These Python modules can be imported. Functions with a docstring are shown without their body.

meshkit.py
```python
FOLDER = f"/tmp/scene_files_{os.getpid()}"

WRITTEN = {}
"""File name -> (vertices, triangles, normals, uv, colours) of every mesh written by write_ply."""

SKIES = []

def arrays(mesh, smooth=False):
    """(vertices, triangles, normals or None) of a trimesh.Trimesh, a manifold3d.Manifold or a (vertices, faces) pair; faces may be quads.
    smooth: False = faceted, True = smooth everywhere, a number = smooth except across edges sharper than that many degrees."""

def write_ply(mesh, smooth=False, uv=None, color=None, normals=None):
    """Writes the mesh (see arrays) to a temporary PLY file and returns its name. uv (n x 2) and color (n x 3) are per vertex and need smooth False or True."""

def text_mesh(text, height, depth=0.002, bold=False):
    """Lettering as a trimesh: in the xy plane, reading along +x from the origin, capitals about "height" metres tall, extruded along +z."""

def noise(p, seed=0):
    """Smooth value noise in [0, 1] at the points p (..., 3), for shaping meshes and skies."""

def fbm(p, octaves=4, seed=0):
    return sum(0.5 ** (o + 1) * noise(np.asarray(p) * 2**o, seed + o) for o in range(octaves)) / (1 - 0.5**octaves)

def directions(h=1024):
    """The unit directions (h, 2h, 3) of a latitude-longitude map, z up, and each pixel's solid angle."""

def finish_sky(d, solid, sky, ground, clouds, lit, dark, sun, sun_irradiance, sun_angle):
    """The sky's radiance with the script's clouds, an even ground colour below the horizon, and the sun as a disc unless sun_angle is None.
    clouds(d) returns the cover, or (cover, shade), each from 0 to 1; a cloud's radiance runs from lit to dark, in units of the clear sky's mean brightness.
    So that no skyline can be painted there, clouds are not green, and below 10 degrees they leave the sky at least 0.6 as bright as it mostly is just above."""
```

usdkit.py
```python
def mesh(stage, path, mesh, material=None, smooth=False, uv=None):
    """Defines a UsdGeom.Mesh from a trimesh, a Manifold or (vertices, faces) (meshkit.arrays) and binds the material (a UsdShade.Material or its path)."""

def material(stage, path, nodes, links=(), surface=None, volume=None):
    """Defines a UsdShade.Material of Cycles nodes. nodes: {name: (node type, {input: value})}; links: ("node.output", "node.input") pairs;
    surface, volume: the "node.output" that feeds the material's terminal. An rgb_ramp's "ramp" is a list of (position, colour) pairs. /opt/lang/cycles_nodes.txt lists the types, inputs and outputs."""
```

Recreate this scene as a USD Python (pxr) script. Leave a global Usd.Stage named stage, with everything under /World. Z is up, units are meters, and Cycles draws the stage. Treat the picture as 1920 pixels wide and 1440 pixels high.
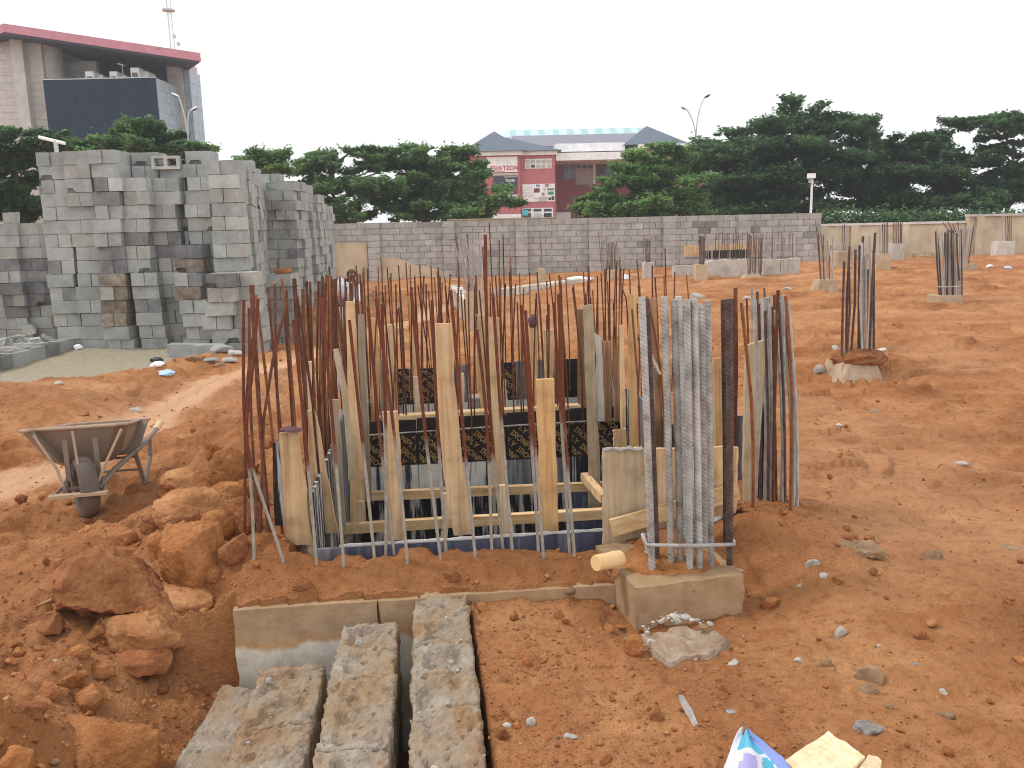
import math, random
import numpy as np, trimesh, usdkit, meshkit
import manifold3d as m3
from pxr import Usd, UsdGeom, UsdLux, UsdShade, Gf, Sdf, Vt
from scipy.interpolate import RBFInterpolator
from shapely.geometry import Polygon, LineString, Point
import shapely

# ------------------------------------------------------------------ camera, sky, sun, exposure
stage = Usd.Stage.CreateInMemory()
UsdGeom.SetStageUpAxis(stage, UsdGeom.Tokens.z)
UsdGeom.SetStageMetersPerUnit(stage, 1.0)
world = UsdGeom.Xform.Define(stage, '/World')
stage.SetDefaultPrim(world.GetPrim())
UsdGeom.Scope.Define(stage, '/World/Looks')
EYE = np.array([0, 0, 1.6]); FP = 1600.0
PITCH, ROLL = math.atan(295 / 1600), 0.022
F = np.array([0, math.cos(PITCH), -math.sin(PITCH)]); R0 = np.array([1.0, 0, 0]); U0 = np.array([0, math.sin(PITCH), math.cos(PITCH)])
RT = R0 * math.cos(ROLL) - U0 * math.sin(ROLL); UP = U0 * math.cos(ROLL) + R0 * math.sin(ROLL)
cam = UsdGeom.Camera.Define(stage, '/World/camera')
cam.CreateHorizontalApertureAttr(36.0); cam.CreateVerticalApertureAttr(27.0); cam.CreateFocalLengthAttr(36.0 * FP / 1920)
cam.CreateClippingRangeAttr(Gf.Vec2f(0.05, 3000))
M = Gf.Matrix4d(*[float(x) for x in (*RT, 0, *UP, 0, *(-F), 0, *EYE, 1)])
cam.AddTransformOp().Set(M)
cam.CreateExposureAttr(EXPO := 0.5)

SUN_EL, SUN_AZ = math.radians(56), math.radians(-82)      # direction towards the sun, azimuth from +y towards +x
sd = np.array([math.sin(SUN_AZ) * math.cos(SUN_EL), math.cos(SUN_AZ) * math.cos(SUN_EL), math.sin(SUN_EL)])
usdkit.material(stage, '/World/Looks/sky', {
    'sky': ('sky_texture', {'sky_type': 'single_scattering', 'sun_disc': False, 'sun_elevation': SUN_EL, 'sun_rotation': SUN_AZ % (2 * math.pi), 'aerosol_density': 3.0}),
    'tc': ('texture_coordinate', {}),
    'n': ('noise_texture', {'scale': 2.2, 'detail': 5, 'roughness': 0.55}),
    'r': ('rgb_ramp', {'ramp': [(0.3, (0.80,) * 3), (0.62, (0.97,) * 3)]}),
    'm': ('mix_color', {'b': (CLOUD := 10.8, CLOUD * 1.01, CLOUD * 1.03), 'use_clamp': False}),
    'bg': ('background_shader', {'strength': 0.085})},
    [('tc.generated', 'n.vector'), ('n.fac', 'r.fac'), ('r.color', 'm.fac'), ('sky.color', 'm.a'), ('m.result', 'bg.color')], surface='bg.background')
dome = UsdLux.DomeLight.Define(stage, '/World/sky')
UsdShade.MaterialBindingAPI.Apply(dome.GetPrim()).Bind(UsdShade.Material.Get(stage, '/World/Looks/sky'))
dome.GetPrim().SetCustomDataByKey('kind', 'structure')
sun = UsdLux.DistantLight.Define(stage, '/World/sun')
sun.CreateIntensityAttr(0.4); sun.CreateAngleAttr(11.0); sun.CreateNormalizeAttr(True); sun.CreateColorAttr(Gf.Vec3f(1, 0.95, 0.88))
zc = sd; xc = np.cross([0, 0, 1.0], zc); xc /= np.linalg.norm(xc); yc = np.cross(zc, xc)
sun.AddTransformOp().Set(Gf.Matrix4d(*[float(x) for x in (*xc, 0, *yc, 0, *zc, 0, 0, 0, 60, 1)]))

# ------------------------------------------------------------------ helpers
def ray(px, py): return F + RT * (px - 960) / FP + UP * (720 - py) / FP
def atz(px, py, z=0.0):                      # the point of the plane at height z seen at a pixel of the photograph
    d = ray(px, py); return EYE + d * (z - EYE[2]) / d[2]
def atd(px, py, y):                          # the point at depth y
    d = ray(px, py); return EYE + d * y / d[1]

used = {}
def numbered(parent, name):
    k = f'{parent}/{name}'; n = used.get(k, 0); used[k] = n + 1
    return k if n == 0 else f'{k}_{n:03d}'
loc_of = {}
def tag(prim, label=None, cat=None, group=None, kind=None):
    for k, v in (('label', label), ('category', cat), ('group', group), ('kind', kind)):
        if v: prim.SetCustomDataByKey(k, v)
    return prim
def thing(name, label, cat, loc=(0, 0, 0), group=None):
    p = numbered('/World', name); x = UsdGeom.Xform.Define(stage, p); x.AddTranslateOp().Set(Gf.Vec3d(*map(float, loc)))
    loc_of[p] = np.array(loc, float); tag(x.GetPrim(), label, cat, group); return p
def tm(mesh):
    if hasattr(mesh, 'to_mesh'):
        m = mesh.to_mesh(); return trimesh.Trimesh(m.vert_properties[:, :3], m.tri_verts, process=False)
    if isinstance(mesh, (tuple, list)):
        v, f = np.asarray(mesh[0], float), np.asarray(mesh[1], int)
        if f.shape[1] == 4: f = np.vstack([f[:, [0, 1, 2]], f[:, [0, 2, 3]]])
        return trimesh.Trimesh(v, f, process=False)
    return mesh
def part(parent, name, mesh, mat, smooth=False, label=None, kind=None):
    """mesh in world coordinates, becomes a child of parent"""
    p = numbered(parent, name); top = '/'.join(parent.split('/')[:3]); o = loc_of.get(top, np.zeros(3))
    v, f, n = meshkit.arrays(tm(mesh), smooth)
    if len(parent.split('/')) > 3: o = o
    usdkit.mesh(stage, p, trimesh.Trimesh(v - o, f, process=False), M_[mat])
    if n is not None:
        g = UsdGeom.Mesh.Get(stage, p); g.CreateNormalsAttr(Vt.Vec3fArray.FromNumpy(n.astype(np.float32))); g.SetNormalsInterpolation('vertex')
    tag(stage.GetPrimAtPath(p), label, None, None, kind); return p
def single(name, mesh, mat, label=None, cat=None, group=None, kind=None, smooth=False):
    p = numbered('/World', name); usdkit.mesh(stage, p, tm(mesh), M_[mat], smooth=smooth)
    tag(stage.GetPrimAtPath(p), label, cat, group, kind); return p
cat_ = trimesh.util.concatenate
def box(x0, x1, y0, y1, z0, z1):
    b = trimesh.creation.box((x1 - x0, y1 - y0, z1 - z0)); b.apply_translation(((x0 + x1) / 2, (y0 + y1) / 2, (z0 + z1) / 2)); return b
def obox(c, ax, ay, az, sx, sy, sz):         # a box of half axes given as directions
    b = trimesh.creation.box((sx, sy, sz)); T = np.eye(4); T[:3, 0], T[:3, 1], T[:3, 2], T[:3, 3] = ax, ay, az, c; b.apply_transform(T); return b
def tube(pts, r, n=6, caps=True, ribs=None):
    pts = np.asarray(pts, float); rs = np.broadcast_to(np.asarray(r, float), (len(pts),))
    t = np.gradient(pts, axis=0); t /= np.linalg.norm(t, axis=1)[:, None]
    ref = np.array([0, 0, 1.0]) if abs(t[0][2]) < 0.8 else np.array([1.0, 0, 0])
    a = np.cross(t, ref); a /= np.linalg.norm(a, axis=1)[:, None]; b = np.cross(t, a)
    th = np.arange(n) * 2 * np.pi / n
    v = (pts[:, None] + rs[:, None, None] * (np.cos(th)[None, :, None] * a[:, None] + np.sin(th)[None, :, None] * b[:, None])).reshape(-1, 3)
    f = []
    for i in range(len(pts) - 1):
        for j in range(n):
            k = (j + 1) % n; f += [[i * n + j, i * n + k, (i + 1) * n + k], [i * n + j, (i + 1) * n + k, (i + 1) * n + j]]
    if caps:
        L = (len(pts) - 1) * n
        f += [[0, j + 1, j] for j in range(1, n - 1)] + [[L, L + j, L + j + 1] for j in range(1, n - 1)]
    f = np.array(f)[:, ::-1]
    return trimesh.Trimesh(v, f, process=False)
def fbm(p, o=4, s=0): return meshkit.fbm(np.asarray(p, float), o, s)
def rock(seed, size=(1, 1, 1), sub=3, rough=0.35, cuts=4):
    rng = np.random.default_rng(seed); m = trimesh.creation.icosphere(subdivisions=sub); v = m.vertices.copy()
    for _ in range(cuts):                     # broken flat faces
        n = rng.normal(size=3); n /= np.linalg.norm(n); d = rng.uniform(0.45, 0.8); k = v @ n
        v -= np.clip(k - d, 0, None)[:, None] * n * 0.9
    v *= (1 + rough * (fbm(v * 1.3 + seed * 7.1, 3, seed) - 0.5) + rough * 0.5 * (fbm(v * 4 + seed, 3, seed + 5) - 0.5))[:, None]
    m.vertices = v * np.array(size) / 2; return m
def ss(x, a, b): t = np.clip((x - a) / (b - a), 0, 1); return t * t * (3 - 2 * t)

# ------------------------------------------------------------------ materials
M_ = {}
def mat(name, nodes, links, surface='p.BSDF'): M_[name] = usdkit.material(stage, f'/World/Looks/{name}', nodes, links, surface=surface)
def stone(name, c1, c2, c3=None, scale=6.0, rough=0.9, rnd=0.25, bump=0.3, bscale=90.0, bdist=0.004, detail=6, spec=0.25, c4=None):
    """mottled colour from noise at two sizes, a value of its own for each object, fine relief"""
    nodes = {'g': ('geometry', {}), 'n': ('noise_texture', {'scale': scale, 'detail': detail, 'roughness': 0.65}), 'n2': ('noise_texture', {'scale': bscale, 'detail': 3, 'roughness': 0.6}),
             'r': ('rgb_ramp', {'ramp': [(0.3, c1), (0.5, c2), (0.72, c3 or c2)]}), 'oi': ('object_info', {}),
             'mr': ('map_range', {'from_min': 0, 'from_max': 1, 'to_min': 1 - rnd, 'to_max': 1 + rnd * 0.6}), 'mr2': ('map_range', {'from_min': 0.3, 'from_max': 0.7, 'to_min': 0.82, 'to_max': 1.12}),
             'mu': ('math', {'math_type': 'multiply'}), 'n4': ('noise_texture', {'scale': 1.7, 'detail': 5, 'roughness': 0.7}), 'mr4': ('map_range', {'from_min': 0.3, 'from_max': 0.7, 'to_min': 0.82, 'to_max': 1.1}), 'mu4': ('math', {'math_type': 'multiply'}), 'h': ('hsv', {}), 'b': ('bump', {'strength': bump, 'distance': bdist}),
             'p': ('principled_bsdf', {'roughness': rough, 'specular_ior_level': spec})}
    links = [('g.position', 'n.vector'), ('g.position', 'n2.vector'), ('n.fac', 'r.fac'), ('oi.random', 'mr.value'), ('n2.fac', 'mr2.value'), ('mr.result', 'mu.value1'), ('mr2.result', 'mu.value2'),
             ('mu.value', 'mu4.value1'), ('g.position', 'n4.vector'), ('n4.fac', 'mr4.value'), ('mr4.result', 'mu4.value2'), ('mu4.value', 'h.value'), ('r.color', 'h.color'), ('h.color', 'p.base_color'), ('n2.fac', 'b.height'), ('b.normal', 'p.normal')]
    mat(name, nodes, links)
stone('block_grey', (0.235, 0.243, 0.232), (0.31, 0.32, 0.303), (0.37, 0.375, 0.355), 3.0, rnd=0.12)
stone('block_pale', (0.29, 0.3, 0.282), (0.37, 0.38, 0.357), (0.43, 0.435, 0.41), 3.0, rnd=0.15)
stone('block_warm', (0.27, 0.265, 0.237), (0.345, 0.337, 0.305), (0.4, 0.39, 0.35), 3.0, rnd=0.15)
stone('block_dark', (0.12, 0.12, 0.125), (0.19, 0.19, 0.19), (0.26, 0.255, 0.25), 4.0)
stone('block_brown', (0.13, 0.09, 0.065), (0.23, 0.185, 0.145), (0.33, 0.29, 0.24), 7.0)
stone('wall_block', (0.31, 0.295, 0.268), (0.395, 0.378, 0.347), (0.45, 0.432, 0.4), 3.0, rnd=0.12)
stone('wall_block_dark', (0.17, 0.165, 0.16), (0.24, 0.235, 0.225), (0.3, 0.29, 0.28), 3.0)
stone('mortar', (0.25, 0.24, 0.225), (0.31, 0.3, 0.28), (0.36, 0.35, 0.33), 5.0)
stone('sand_render', (0.40, 0.31, 0.20), (0.5, 0.4, 0.27), (0.55, 0.46, 0.33), 1.2)
stone('beige_wall', (0.42, 0.34, 0.24), (0.54, 0.44, 0.31), (0.58, 0.5, 0.38), 0.8)
stone('coping', (0.44, 0.42, 0.38), (0.55, 0.52, 0.46), (0.6, 0.57, 0.5), 2.0)
stone('white_concrete', (0.4, 0.35, 0.29), (0.53, 0.49, 0.43), (0.62, 0.58, 0.52), 2.5)
stone('sandy_concrete', (0.33, 0.24, 0.15), (0.45, 0.34, 0.225), (0.52, 0.43, 0.31), 3.0)
stone('rough_concrete', (0.22, 0.145, 0.09), (0.33, 0.235, 0.165), (0.4, 0.34, 0.285), 8.0, bump=0.8, bscale=70, bdist=0.012, rnd=0.1)
stone('rough_concrete_grey', (0.21, 0.16, 0.12), (0.31, 0.255, 0.215), (0.42, 0.38, 0.34), 13.0, bump=0.8, bscale=110, bdist=0.008, rnd=0.1)
mat('strip_concrete', {'g': ('geometry', {}), 'n': ('noise_texture', {'scale': 4.5, 'detail': 3, 'roughness': 0.6}), 'n2': ('noise_texture', {'scale': 45, 'detail': 6, 'roughness': 0.7}), 'v': ('voronoi_texture', {'scale': 60}),
    'r': ('rgb_ramp', {'ramp': [(0.34, (0.26, 0.16, 0.088)), (0.47, (0.3, 0.222, 0.15)), (0.58, (0.285, 0.232, 0.18)), (0.72, (0.37, 0.32, 0.268))]}), 'r2': ('rgb_ramp', {'ramp': [(0.27, (0.4, 0.38, 0.36)), (0.38, (0.92,) * 3), (0.6, (1.0,) * 3), (0.7, (1.45,) * 3)]}),
    'm': ('mix_color', {'blend_type': 'multiply', 'fac': 1.0, 'use_clamp': False}), 'vm': ('math', {'math_type': 'multiply_add', 'value2': 0.7}), 'b': ('bump', {'strength': 0.75, 'distance': 0.01}), 'p': ('principled_bsdf', {'roughness': 0.95, 'specular_ior_level': 0.15})},
    [('g.position', 'n.vector'), ('g.position', 'n2.vector'), ('g.position', 'v.vector'), ('n.fac', 'r.fac'), ('n2.fac', 'r2.fac'), ('r.color', 'm.a'), ('r2.color', 'm.b'), ('m.result', 'p.base_color'), ('v.distance', 'vm.value1'), ('n2.fac', 'vm.value3'), ('vm.value', 'b.height'), ('b.normal', 'p.normal')])
stone('grey_stone', (0.25, 0.225, 0.195), (0.36, 0.33, 0.295), (0.46, 0.435, 0.4), 14.0, rnd=0.25)
stone('white_stone', (0.33, 0.3, 0.26), (0.44, 0.41, 0.37), (0.53, 0.5, 0.46), 14.0, rnd=0.15)
stone('dark_stone', (0.1, 0.092, 0.085), (0.19, 0.178, 0.165), (0.32, 0.305, 0.29), 30.0, rnd=0.15)
stone('brown_stone', (0.16, 0.095, 0.052), (0.24, 0.148, 0.082), (0.32, 0.22, 0.14), 14.0, rnd=0.2)
stone('clod', (0.23, 0.085, 0.028), (0.34, 0.14, 0.05), (0.44, 0.21, 0.09), 9.0, rnd=0.18, bump=0.9, bscale=60, bdist=0.012, spec=0.1)
stone('clod_dark', (0.18, 0.065, 0.026), (0.28, 0.11, 0.046), (0.38, 0.175, 0.08), 8.0, rnd=0.2, bump=0.9, bscale=50, bdist=0.012, spec=0.1)
stone('clod_pale', (0.28, 0.115, 0.045), (0.39, 0.18, 0.075), (0.49, 0.265, 0.13), 7.0, rnd=0.15, bump=0.7, bscale=50, bdist=0.012, spec=0.1)
stone('rust', (0.075, 0.026, 0.016), (0.13, 0.047, 0.026), (0.2, 0.085, 0.045), 25.0, rnd=0.3, rough=0.85, bscale=300, bdist=0.001)
stone('rust_orange', (0.15, 0.05, 0.02), (0.24, 0.085, 0.03), (0.3, 0.12, 0.05), 25.0, rnd=0.2, rough=0.85, bscale=300, bdist=0.001)
stone('rust_dark', (0.05, 0.03, 0.027), (0.085, 0.05, 0.042), (0.16, 0.11, 0.09), 18.0, rnd=0.2, rough=0.7, bscale=300, bdist=0.001)
stone('bar_grey', (0.17, 0.15, 0.13), (0.33, 0.31, 0.28), (0.46, 0.44, 0.41), 14.0, rnd=0.2, rough=0.85, bscale=250, bdist=0.001)
stone('bar_cement', (0.22, 0.2, 0.18), (0.39, 0.375, 0.355), (0.5, 0.49, 0.47), 11.0, rnd=0.12, rough=0.9, bscale=200, bdist=0.002)
stone('far_rust', (0.1, 0.06, 0.05), (0.16, 0.1, 0.085), (0.24, 0.17, 0.14), 6.0, rnd=0.3)
stone('far_grey', (0.3, 0.28, 0.26), (0.4, 0.375, 0.35), (0.48, 0.46, 0.44), 6.0, rnd=0.25)
# front bars: rusty above, coated with cement and mud below a wavering height
mat('bar_two_tone', {'g': ('geometry', {}), 's': ('separate_xyz', {}), 'n': ('noise_texture', {'scale': 6, 'detail': 4}), 'a': ('math', {'math_type': 'multiply_add', 'value2': 0.5}),
    'oi': ('object_info', {}), 'a2': ('math', {'math_type': 'multiply_add', 'value2': 0.16}), 'r': ('rgb_ramp', {'ramp': [(0.0, (0.38, 0.355, 0.315)), (0.9, (0.33, 0.29, 0.24)), (1.0, (0.15, 0.042, 0.02))]}),
    'mr': ('map_range', {'from_min': 0.0, 'from_max': 0.98, 'to_min': 0, 'to_max': 1, 'clamp': True}), 'n2': ('noise_texture', {'scale': 40, 'detail': 4}), 'm': ('mix_color', {'blend_type': 'multiply', 'fac': 0.6}),
    'r2': ('rgb_ramp', {'ramp': [(0.35, (0.55,) * 3), (0.65, (1.0,) * 3)]}), 'p': ('principled_bsdf', {'roughness': 0.85, 'specular_ior_level': 0.2})},
    [('g.position', 's.vector'), ('g.position', 'n.vector'), ('n.fac', 'a.value1'), ('s.z', 'a.value3'), ('oi.random', 'a2.value1'), ('a.value', 'a2.value3'), ('a2.value', 'mr.value'), ('mr.result', 'r.fac'),
     ('g.position', 'n2.vector'), ('n2.fac', 'r2.fac'), ('r.color', 'm.a'), ('r2.color', 'm.b'), ('m.result', 'p.base_color')])
def wood(name, c1, c2, c3, along='z', rough=0.7, rnd=0.2):
    sc = {'z': (38, 38, 1.6), 'x': (1.6, 38, 38), 'y': (38, 1.6, 38)}[along]
    mat(name, {'g': ('geometry', {}), 'oi': ('object_info', {}), 'mp': ('mapping', {'scale': sc}), 'n': ('noise_texture', {'scale': 1.0, 'detail': 5, 'roughness': 0.6, 'distortion': 0.6}),
               'n3': ('noise_texture', {'scale': 6.0, 'detail': 5, 'roughness': 0.65}), 'r': ('rgb_ramp', {'ramp': [(0.32, c1), (0.5, c2), (0.68, c3)]}), 'r3': ('rgb_ramp', {'ramp': [(0.27, (0.45, 0.4, 0.36)), (0.42, (0.82, 0.79, 0.75)), (0.6, (1, 1, 1))]}),
               'm': ('mix_color', {'blend_type': 'multiply', 'fac': 0.75}), 'mr': ('map_range', {'to_min': 1 - rnd, 'to_max': 1 + rnd * 0.4}), 'h': ('hsv', {}), 'b': ('bump', {'strength': 0.25, 'distance': 0.003}),
               'p': ('principled_bsdf', {'roughness': rough, 'specular_ior_level': 0.3})},
        [('g.position', 'mp.vector'), ('mp.vector', 'n.vector'), ('g.position', 'n3.vector'), ('n.fac', 'r.fac'), ('n3.fac', 'r3.fac'), ('r.color', 'm.a'), ('r3.color', 'm.b'),
         ('oi.random', 'mr.value'), ('mr.result', 'h.value'), ('m.result', 'h.color'), ('h.color', 'p.base_color'), ('n.fac', 'b.height'), ('b.normal', 'p.normal')])
wood('wood', (0.47, 0.285, 0.14), (0.63, 0.415, 0.225), (0.72, 0.53, 0.33))
wood('wood_orange', (0.46, 0.24, 0.09), (0.6, 0.36, 0.16), (0.67, 0.44, 0.23))
wood('wood_pale', (0.58, 0.42, 0.25), (0.7, 0.53, 0.34), (0.77, 0.61, 0.43))
wood('wood_old', (0.2, 0.14, 0.09), (0.32, 0.24, 0.165), (0.42, 0.34, 0.26))
wood('wood_grey', (0.4, 0.37, 0.33), (0.52, 0.49, 0.45), (0.6, 0.58, 0.54))
wood('wood_brown', (0.17, 0.09, 0.045), (0.28, 0.15, 0.075), (0.38, 0.22, 0.12))
wood('wood_level', (0.5, 0.31, 0.15), (0.62, 0.42, 0.22), (0.7, 0.52, 0.31), 'x')
wood('wood_cement', (0.44, 0.33, 0.21), (0.52, 0.4, 0.26), (0.57, 0.47, 0.34))
stone('plywood_black', (0.008, 0.006, 0.006), (0.016, 0.011, 0.01), (0.04, 0.03, 0.025), 5.0, rough=0.5, rnd=0.1, bump=0.05)
stone('print_gold', (0.22, 0.13, 0.05), (0.3, 0.19, 0.075), (0.36, 0.24, 0.1), 20.0, rnd=0.0)
def drips(name, lo, mid, hi, p0=0.42, p1=0.52):
    mat(name, {'g': ('geometry', {}), 'mp': ('mapping', {'scale': (24, 24, 1.6)}), 'n': ('noise_texture', {'scale': 1.0, 'detail': 5, 'roughness': 0.6, 'distortion': 0.4}), 'n2': ('noise_texture', {'scale': 9, 'detail': 5}),
               'r': ('rgb_ramp', {'ramp': [(p0, lo), ((p0 + p1) / 2, mid), (p1, hi)]}), 'm': ('mix_color', {'blend_type': 'multiply', 'fac': 0.5}), 'r2': ('rgb_ramp', {'ramp': [(0.3, (0.5,) * 3), (0.6, (1.0,) * 3)]}),
               'p': ('principled_bsdf', {'roughness': 0.6, 'specular_ior_level': 0.3})},
        [('g.position', 'mp.vector'), ('mp.vector', 'n.vector'), ('g.position', 'n2.vector'), ('n.fac', 'r.fac'), ('n2.fac', 'r2.fac'), ('r.color', 'm.a'), ('r2.color', 'm.b'), ('m.result', 'p.base_color')])
drips('ply_cement', (0.04, 0.037, 0.05), (0.33, 0.32, 0.3), (0.52, 0.5, 0.46), 0.4, 0.46)
drips('ply_drips', (0.012, 0.009, 0.009), (0.05, 0.046, 0.044), (0.45, 0.43, 0.4), 0.47, 0.56)
drips('ply_blue', (0.045, 0.05, 0.085), (0.085, 0.092, 0.14), (0.25, 0.24, 0.24), 0.35, 0.75)
drips('ply_bluegrey', (0.06, 0.065, 0.08), (0.13, 0.135, 0.15), (0.3, 0.3, 0.3), 0.35, 0.7)
# the red ground: mask.x = trodden path, mask.y = grey sand, mask.z = loose darker soil
mat('soil', {'g': ('geometry', {}), 'at': ('attribute', {'attribute': 'mask'}), 's': ('separate_xyz', {}), 'n': ('noise_texture', {'scale': 1.1, 'detail': 7, 'roughness': 0.62}), 'n2': ('noise_texture', {'scale': 22, 'detail': 6, 'roughness': 0.7}),
    'n3': ('noise_texture', {'scale': 130, 'detail': 4, 'roughness': 0.7}), 'v': ('voronoi_texture', {'scale': 75, 'randomness': 1.0}), 'v2': ('voronoi_texture', {'scale': 190, 'randomness': 1.0}),
    'r': ('rgb_ramp', {'ramp': [(0.28, (0.22, 0.088, 0.033)), (0.48, (0.36, 0.157, 0.063)), (0.7, (0.49, 0.25, 0.112))]}), 'r2': ('rgb_ramp', {'ramp': [(0.28, (0.5, 0.45, 0.42)), (0.48, (1, 1, 1)), (0.75, (1.2, 1.25, 1.3))]}),
    'm': ('mix_color', {'blend_type': 'multiply', 'fac': 0.9, 'use_clamp': False}), 'path': ('mix_color', {'b': (0.6, 0.36, 0.215)}), 'rs': ('rgb_ramp', {'ramp': [(0.35, (0.25, 0.235, 0.2)), (0.5, (0.34, 0.3, 0.22)), (0.66, (0.43, 0.34, 0.2))]}),
    'sand': ('mix_color', {}), 'loose': ('mix_color', {'b': (0.27, 0.098, 0.034)}), 'lm': ('math', {'math_type': 'multiply', 'value2': 0.6}),
    'pb': ('rgb_ramp', {'ramp': [(0.0, (1, 1, 1)), (0.1, (1, 1, 1)), (0.16, (0, 0, 0))]}), 'peb': ('mix_color', {'b': (0.52, 0.33, 0.19)}), 'pm': ('math', {'math_type': 'multiply', 'value2': 0.55}),
    'ad': ('math', {'math_type': 'multiply_add', 'value2': 0.6}), 'b': ('bump', {'strength': 0.9, 'distance': 0.012}), 'b2': ('bump', {'strength': 0.5, 'distance': 0.03}),
    'p': ('principled_bsdf', {'roughness': 0.95, 'specular_ior_level': 0.12})},
    [('g.position', 'n.vector'), ('g.position', 'n2.vector'), ('g.position', 'n3.vector'), ('g.position', 'v.vector'), ('g.position', 'v2.vector'), ('at.vector', 's.vector'), ('n.fac', 'r.fac'), ('n2.fac', 'r2.fac'),
     ('r.color', 'm.a'), ('r2.color', 'm.b'), ('s.z', 'lm.value1'), ('lm.value', 'loose.fac'), ('m.result', 'loose.a'), ('s.x', 'path.fac'), ('loose.result', 'path.a'), ('n2.fac', 'rs.fac'), ('rs.color', 'sand.b'), ('path.result', 'sand.a'), ('s.y', 'sand.fac'),
     ('v2.distance', 'pb.fac'), ('pb.color', 'pm.value1'), ('pm.value', 'peb.fac'), ('sand.result', 'peb.a'), ('peb.result', 'p.base_color'),
     ('v.distance', 'ad.value1'), ('n3.fac', 'ad.value3'), ('ad.value', 'b.height'), ('n2.fac', 'b2.height'), ('b2.normal', 'b.normal'), ('b.normal', 'p.normal')])
# the cast beam: soil stain along its top, pale and grey plaster below
mat('beam_face', {'g': ('geometry', {}), 's': ('separate_xyz', {}), 'n': ('noise_texture', {'scale': 2.6, 'detail': 4}), 'n2': ('noise_texture', {'scale': 14, 'detail': 6, 'roughness': 0.65}), 'a': ('math', {'math_type': 'multiply_add', 'value2': 0.42}),
    'mr': ('map_range', {'from_min': -0.22, 'from_max': 0.24, 'clamp': True}), 'r': ('rgb_ramp', {'ramp': [(0.0, (0.3, 0.27, 0.21)), (0.2, (0.5, 0.47, 0.41)), (0.52, (0.56, 0.53, 0.46)), (0.6, (0.43, 0.26, 0.13)), (0.72, (0.36, 0.25, 0.155)), (1.0, (0.32, 0.21, 0.12))]}),
    'r2': ('rgb_ramp', {'ramp': [(0.3, (0.7, 0.66, 0.6)), (0.6, (1.05, 1.05, 1.05))]}), 'm': ('mix_color', {'blend_type': 'multiply', 'fac': 0.8, 'use_clamp': False}), 'b': ('bump', {'strength': 0.4, 'distance': 0.006}),
    'p': ('principled_bsdf', {'roughness': 0.9, 'specular_ior_level': 0.2})},
    [('g.position', 's.vector'), ('g.position', 'n.vector'), ('g.position', 'n2.vector'), ('n.fac', 'a.value1'), ('s.z', 'a.value3'), ('a.value', 'mr.value'), ('mr.result', 'r.fac'), ('n2.fac', 'r2.fac'), ('r.color', 'm.a'), ('r2.color', 'm.b'),
     ('m.result', 'p.base_color'), ('n2.fac', 'b.height'), ('b.normal', 'p.normal')])
def plain(name, c, rough=0.6, metal=0.0, emit=0.0, spec=0.4):
    mat(name, {'g': ('geometry', {}), 'n': ('noise_texture', {'scale': 3.0, 'detail': 5}), 'r': ('rgb_ramp', {'ramp': [(0.3, tuple(x * 0.86 for x in c)), (0.7, tuple(min(1, x * 1.08) for x in c))]}),
               'p': ('principled_bsdf', {'roughness': rough, 'metallic': metal, 'specular_ior_level': spec})}, [('g.position', 'n.vector'), ('n.fac', 'r.fac'), ('r.color', 'p.base_color')])
plain('tyre', (0.11, 0.085, 0.07), 0.85); plain('steel_grey', (0.2, 0.16, 0.13), 0.6, 0.3); plain('galvanised', (0.5, 0.51, 0.52), 0.5, 0.3); plain('white_paint', (0.78, 0.78, 0.77), 0.5)
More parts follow.
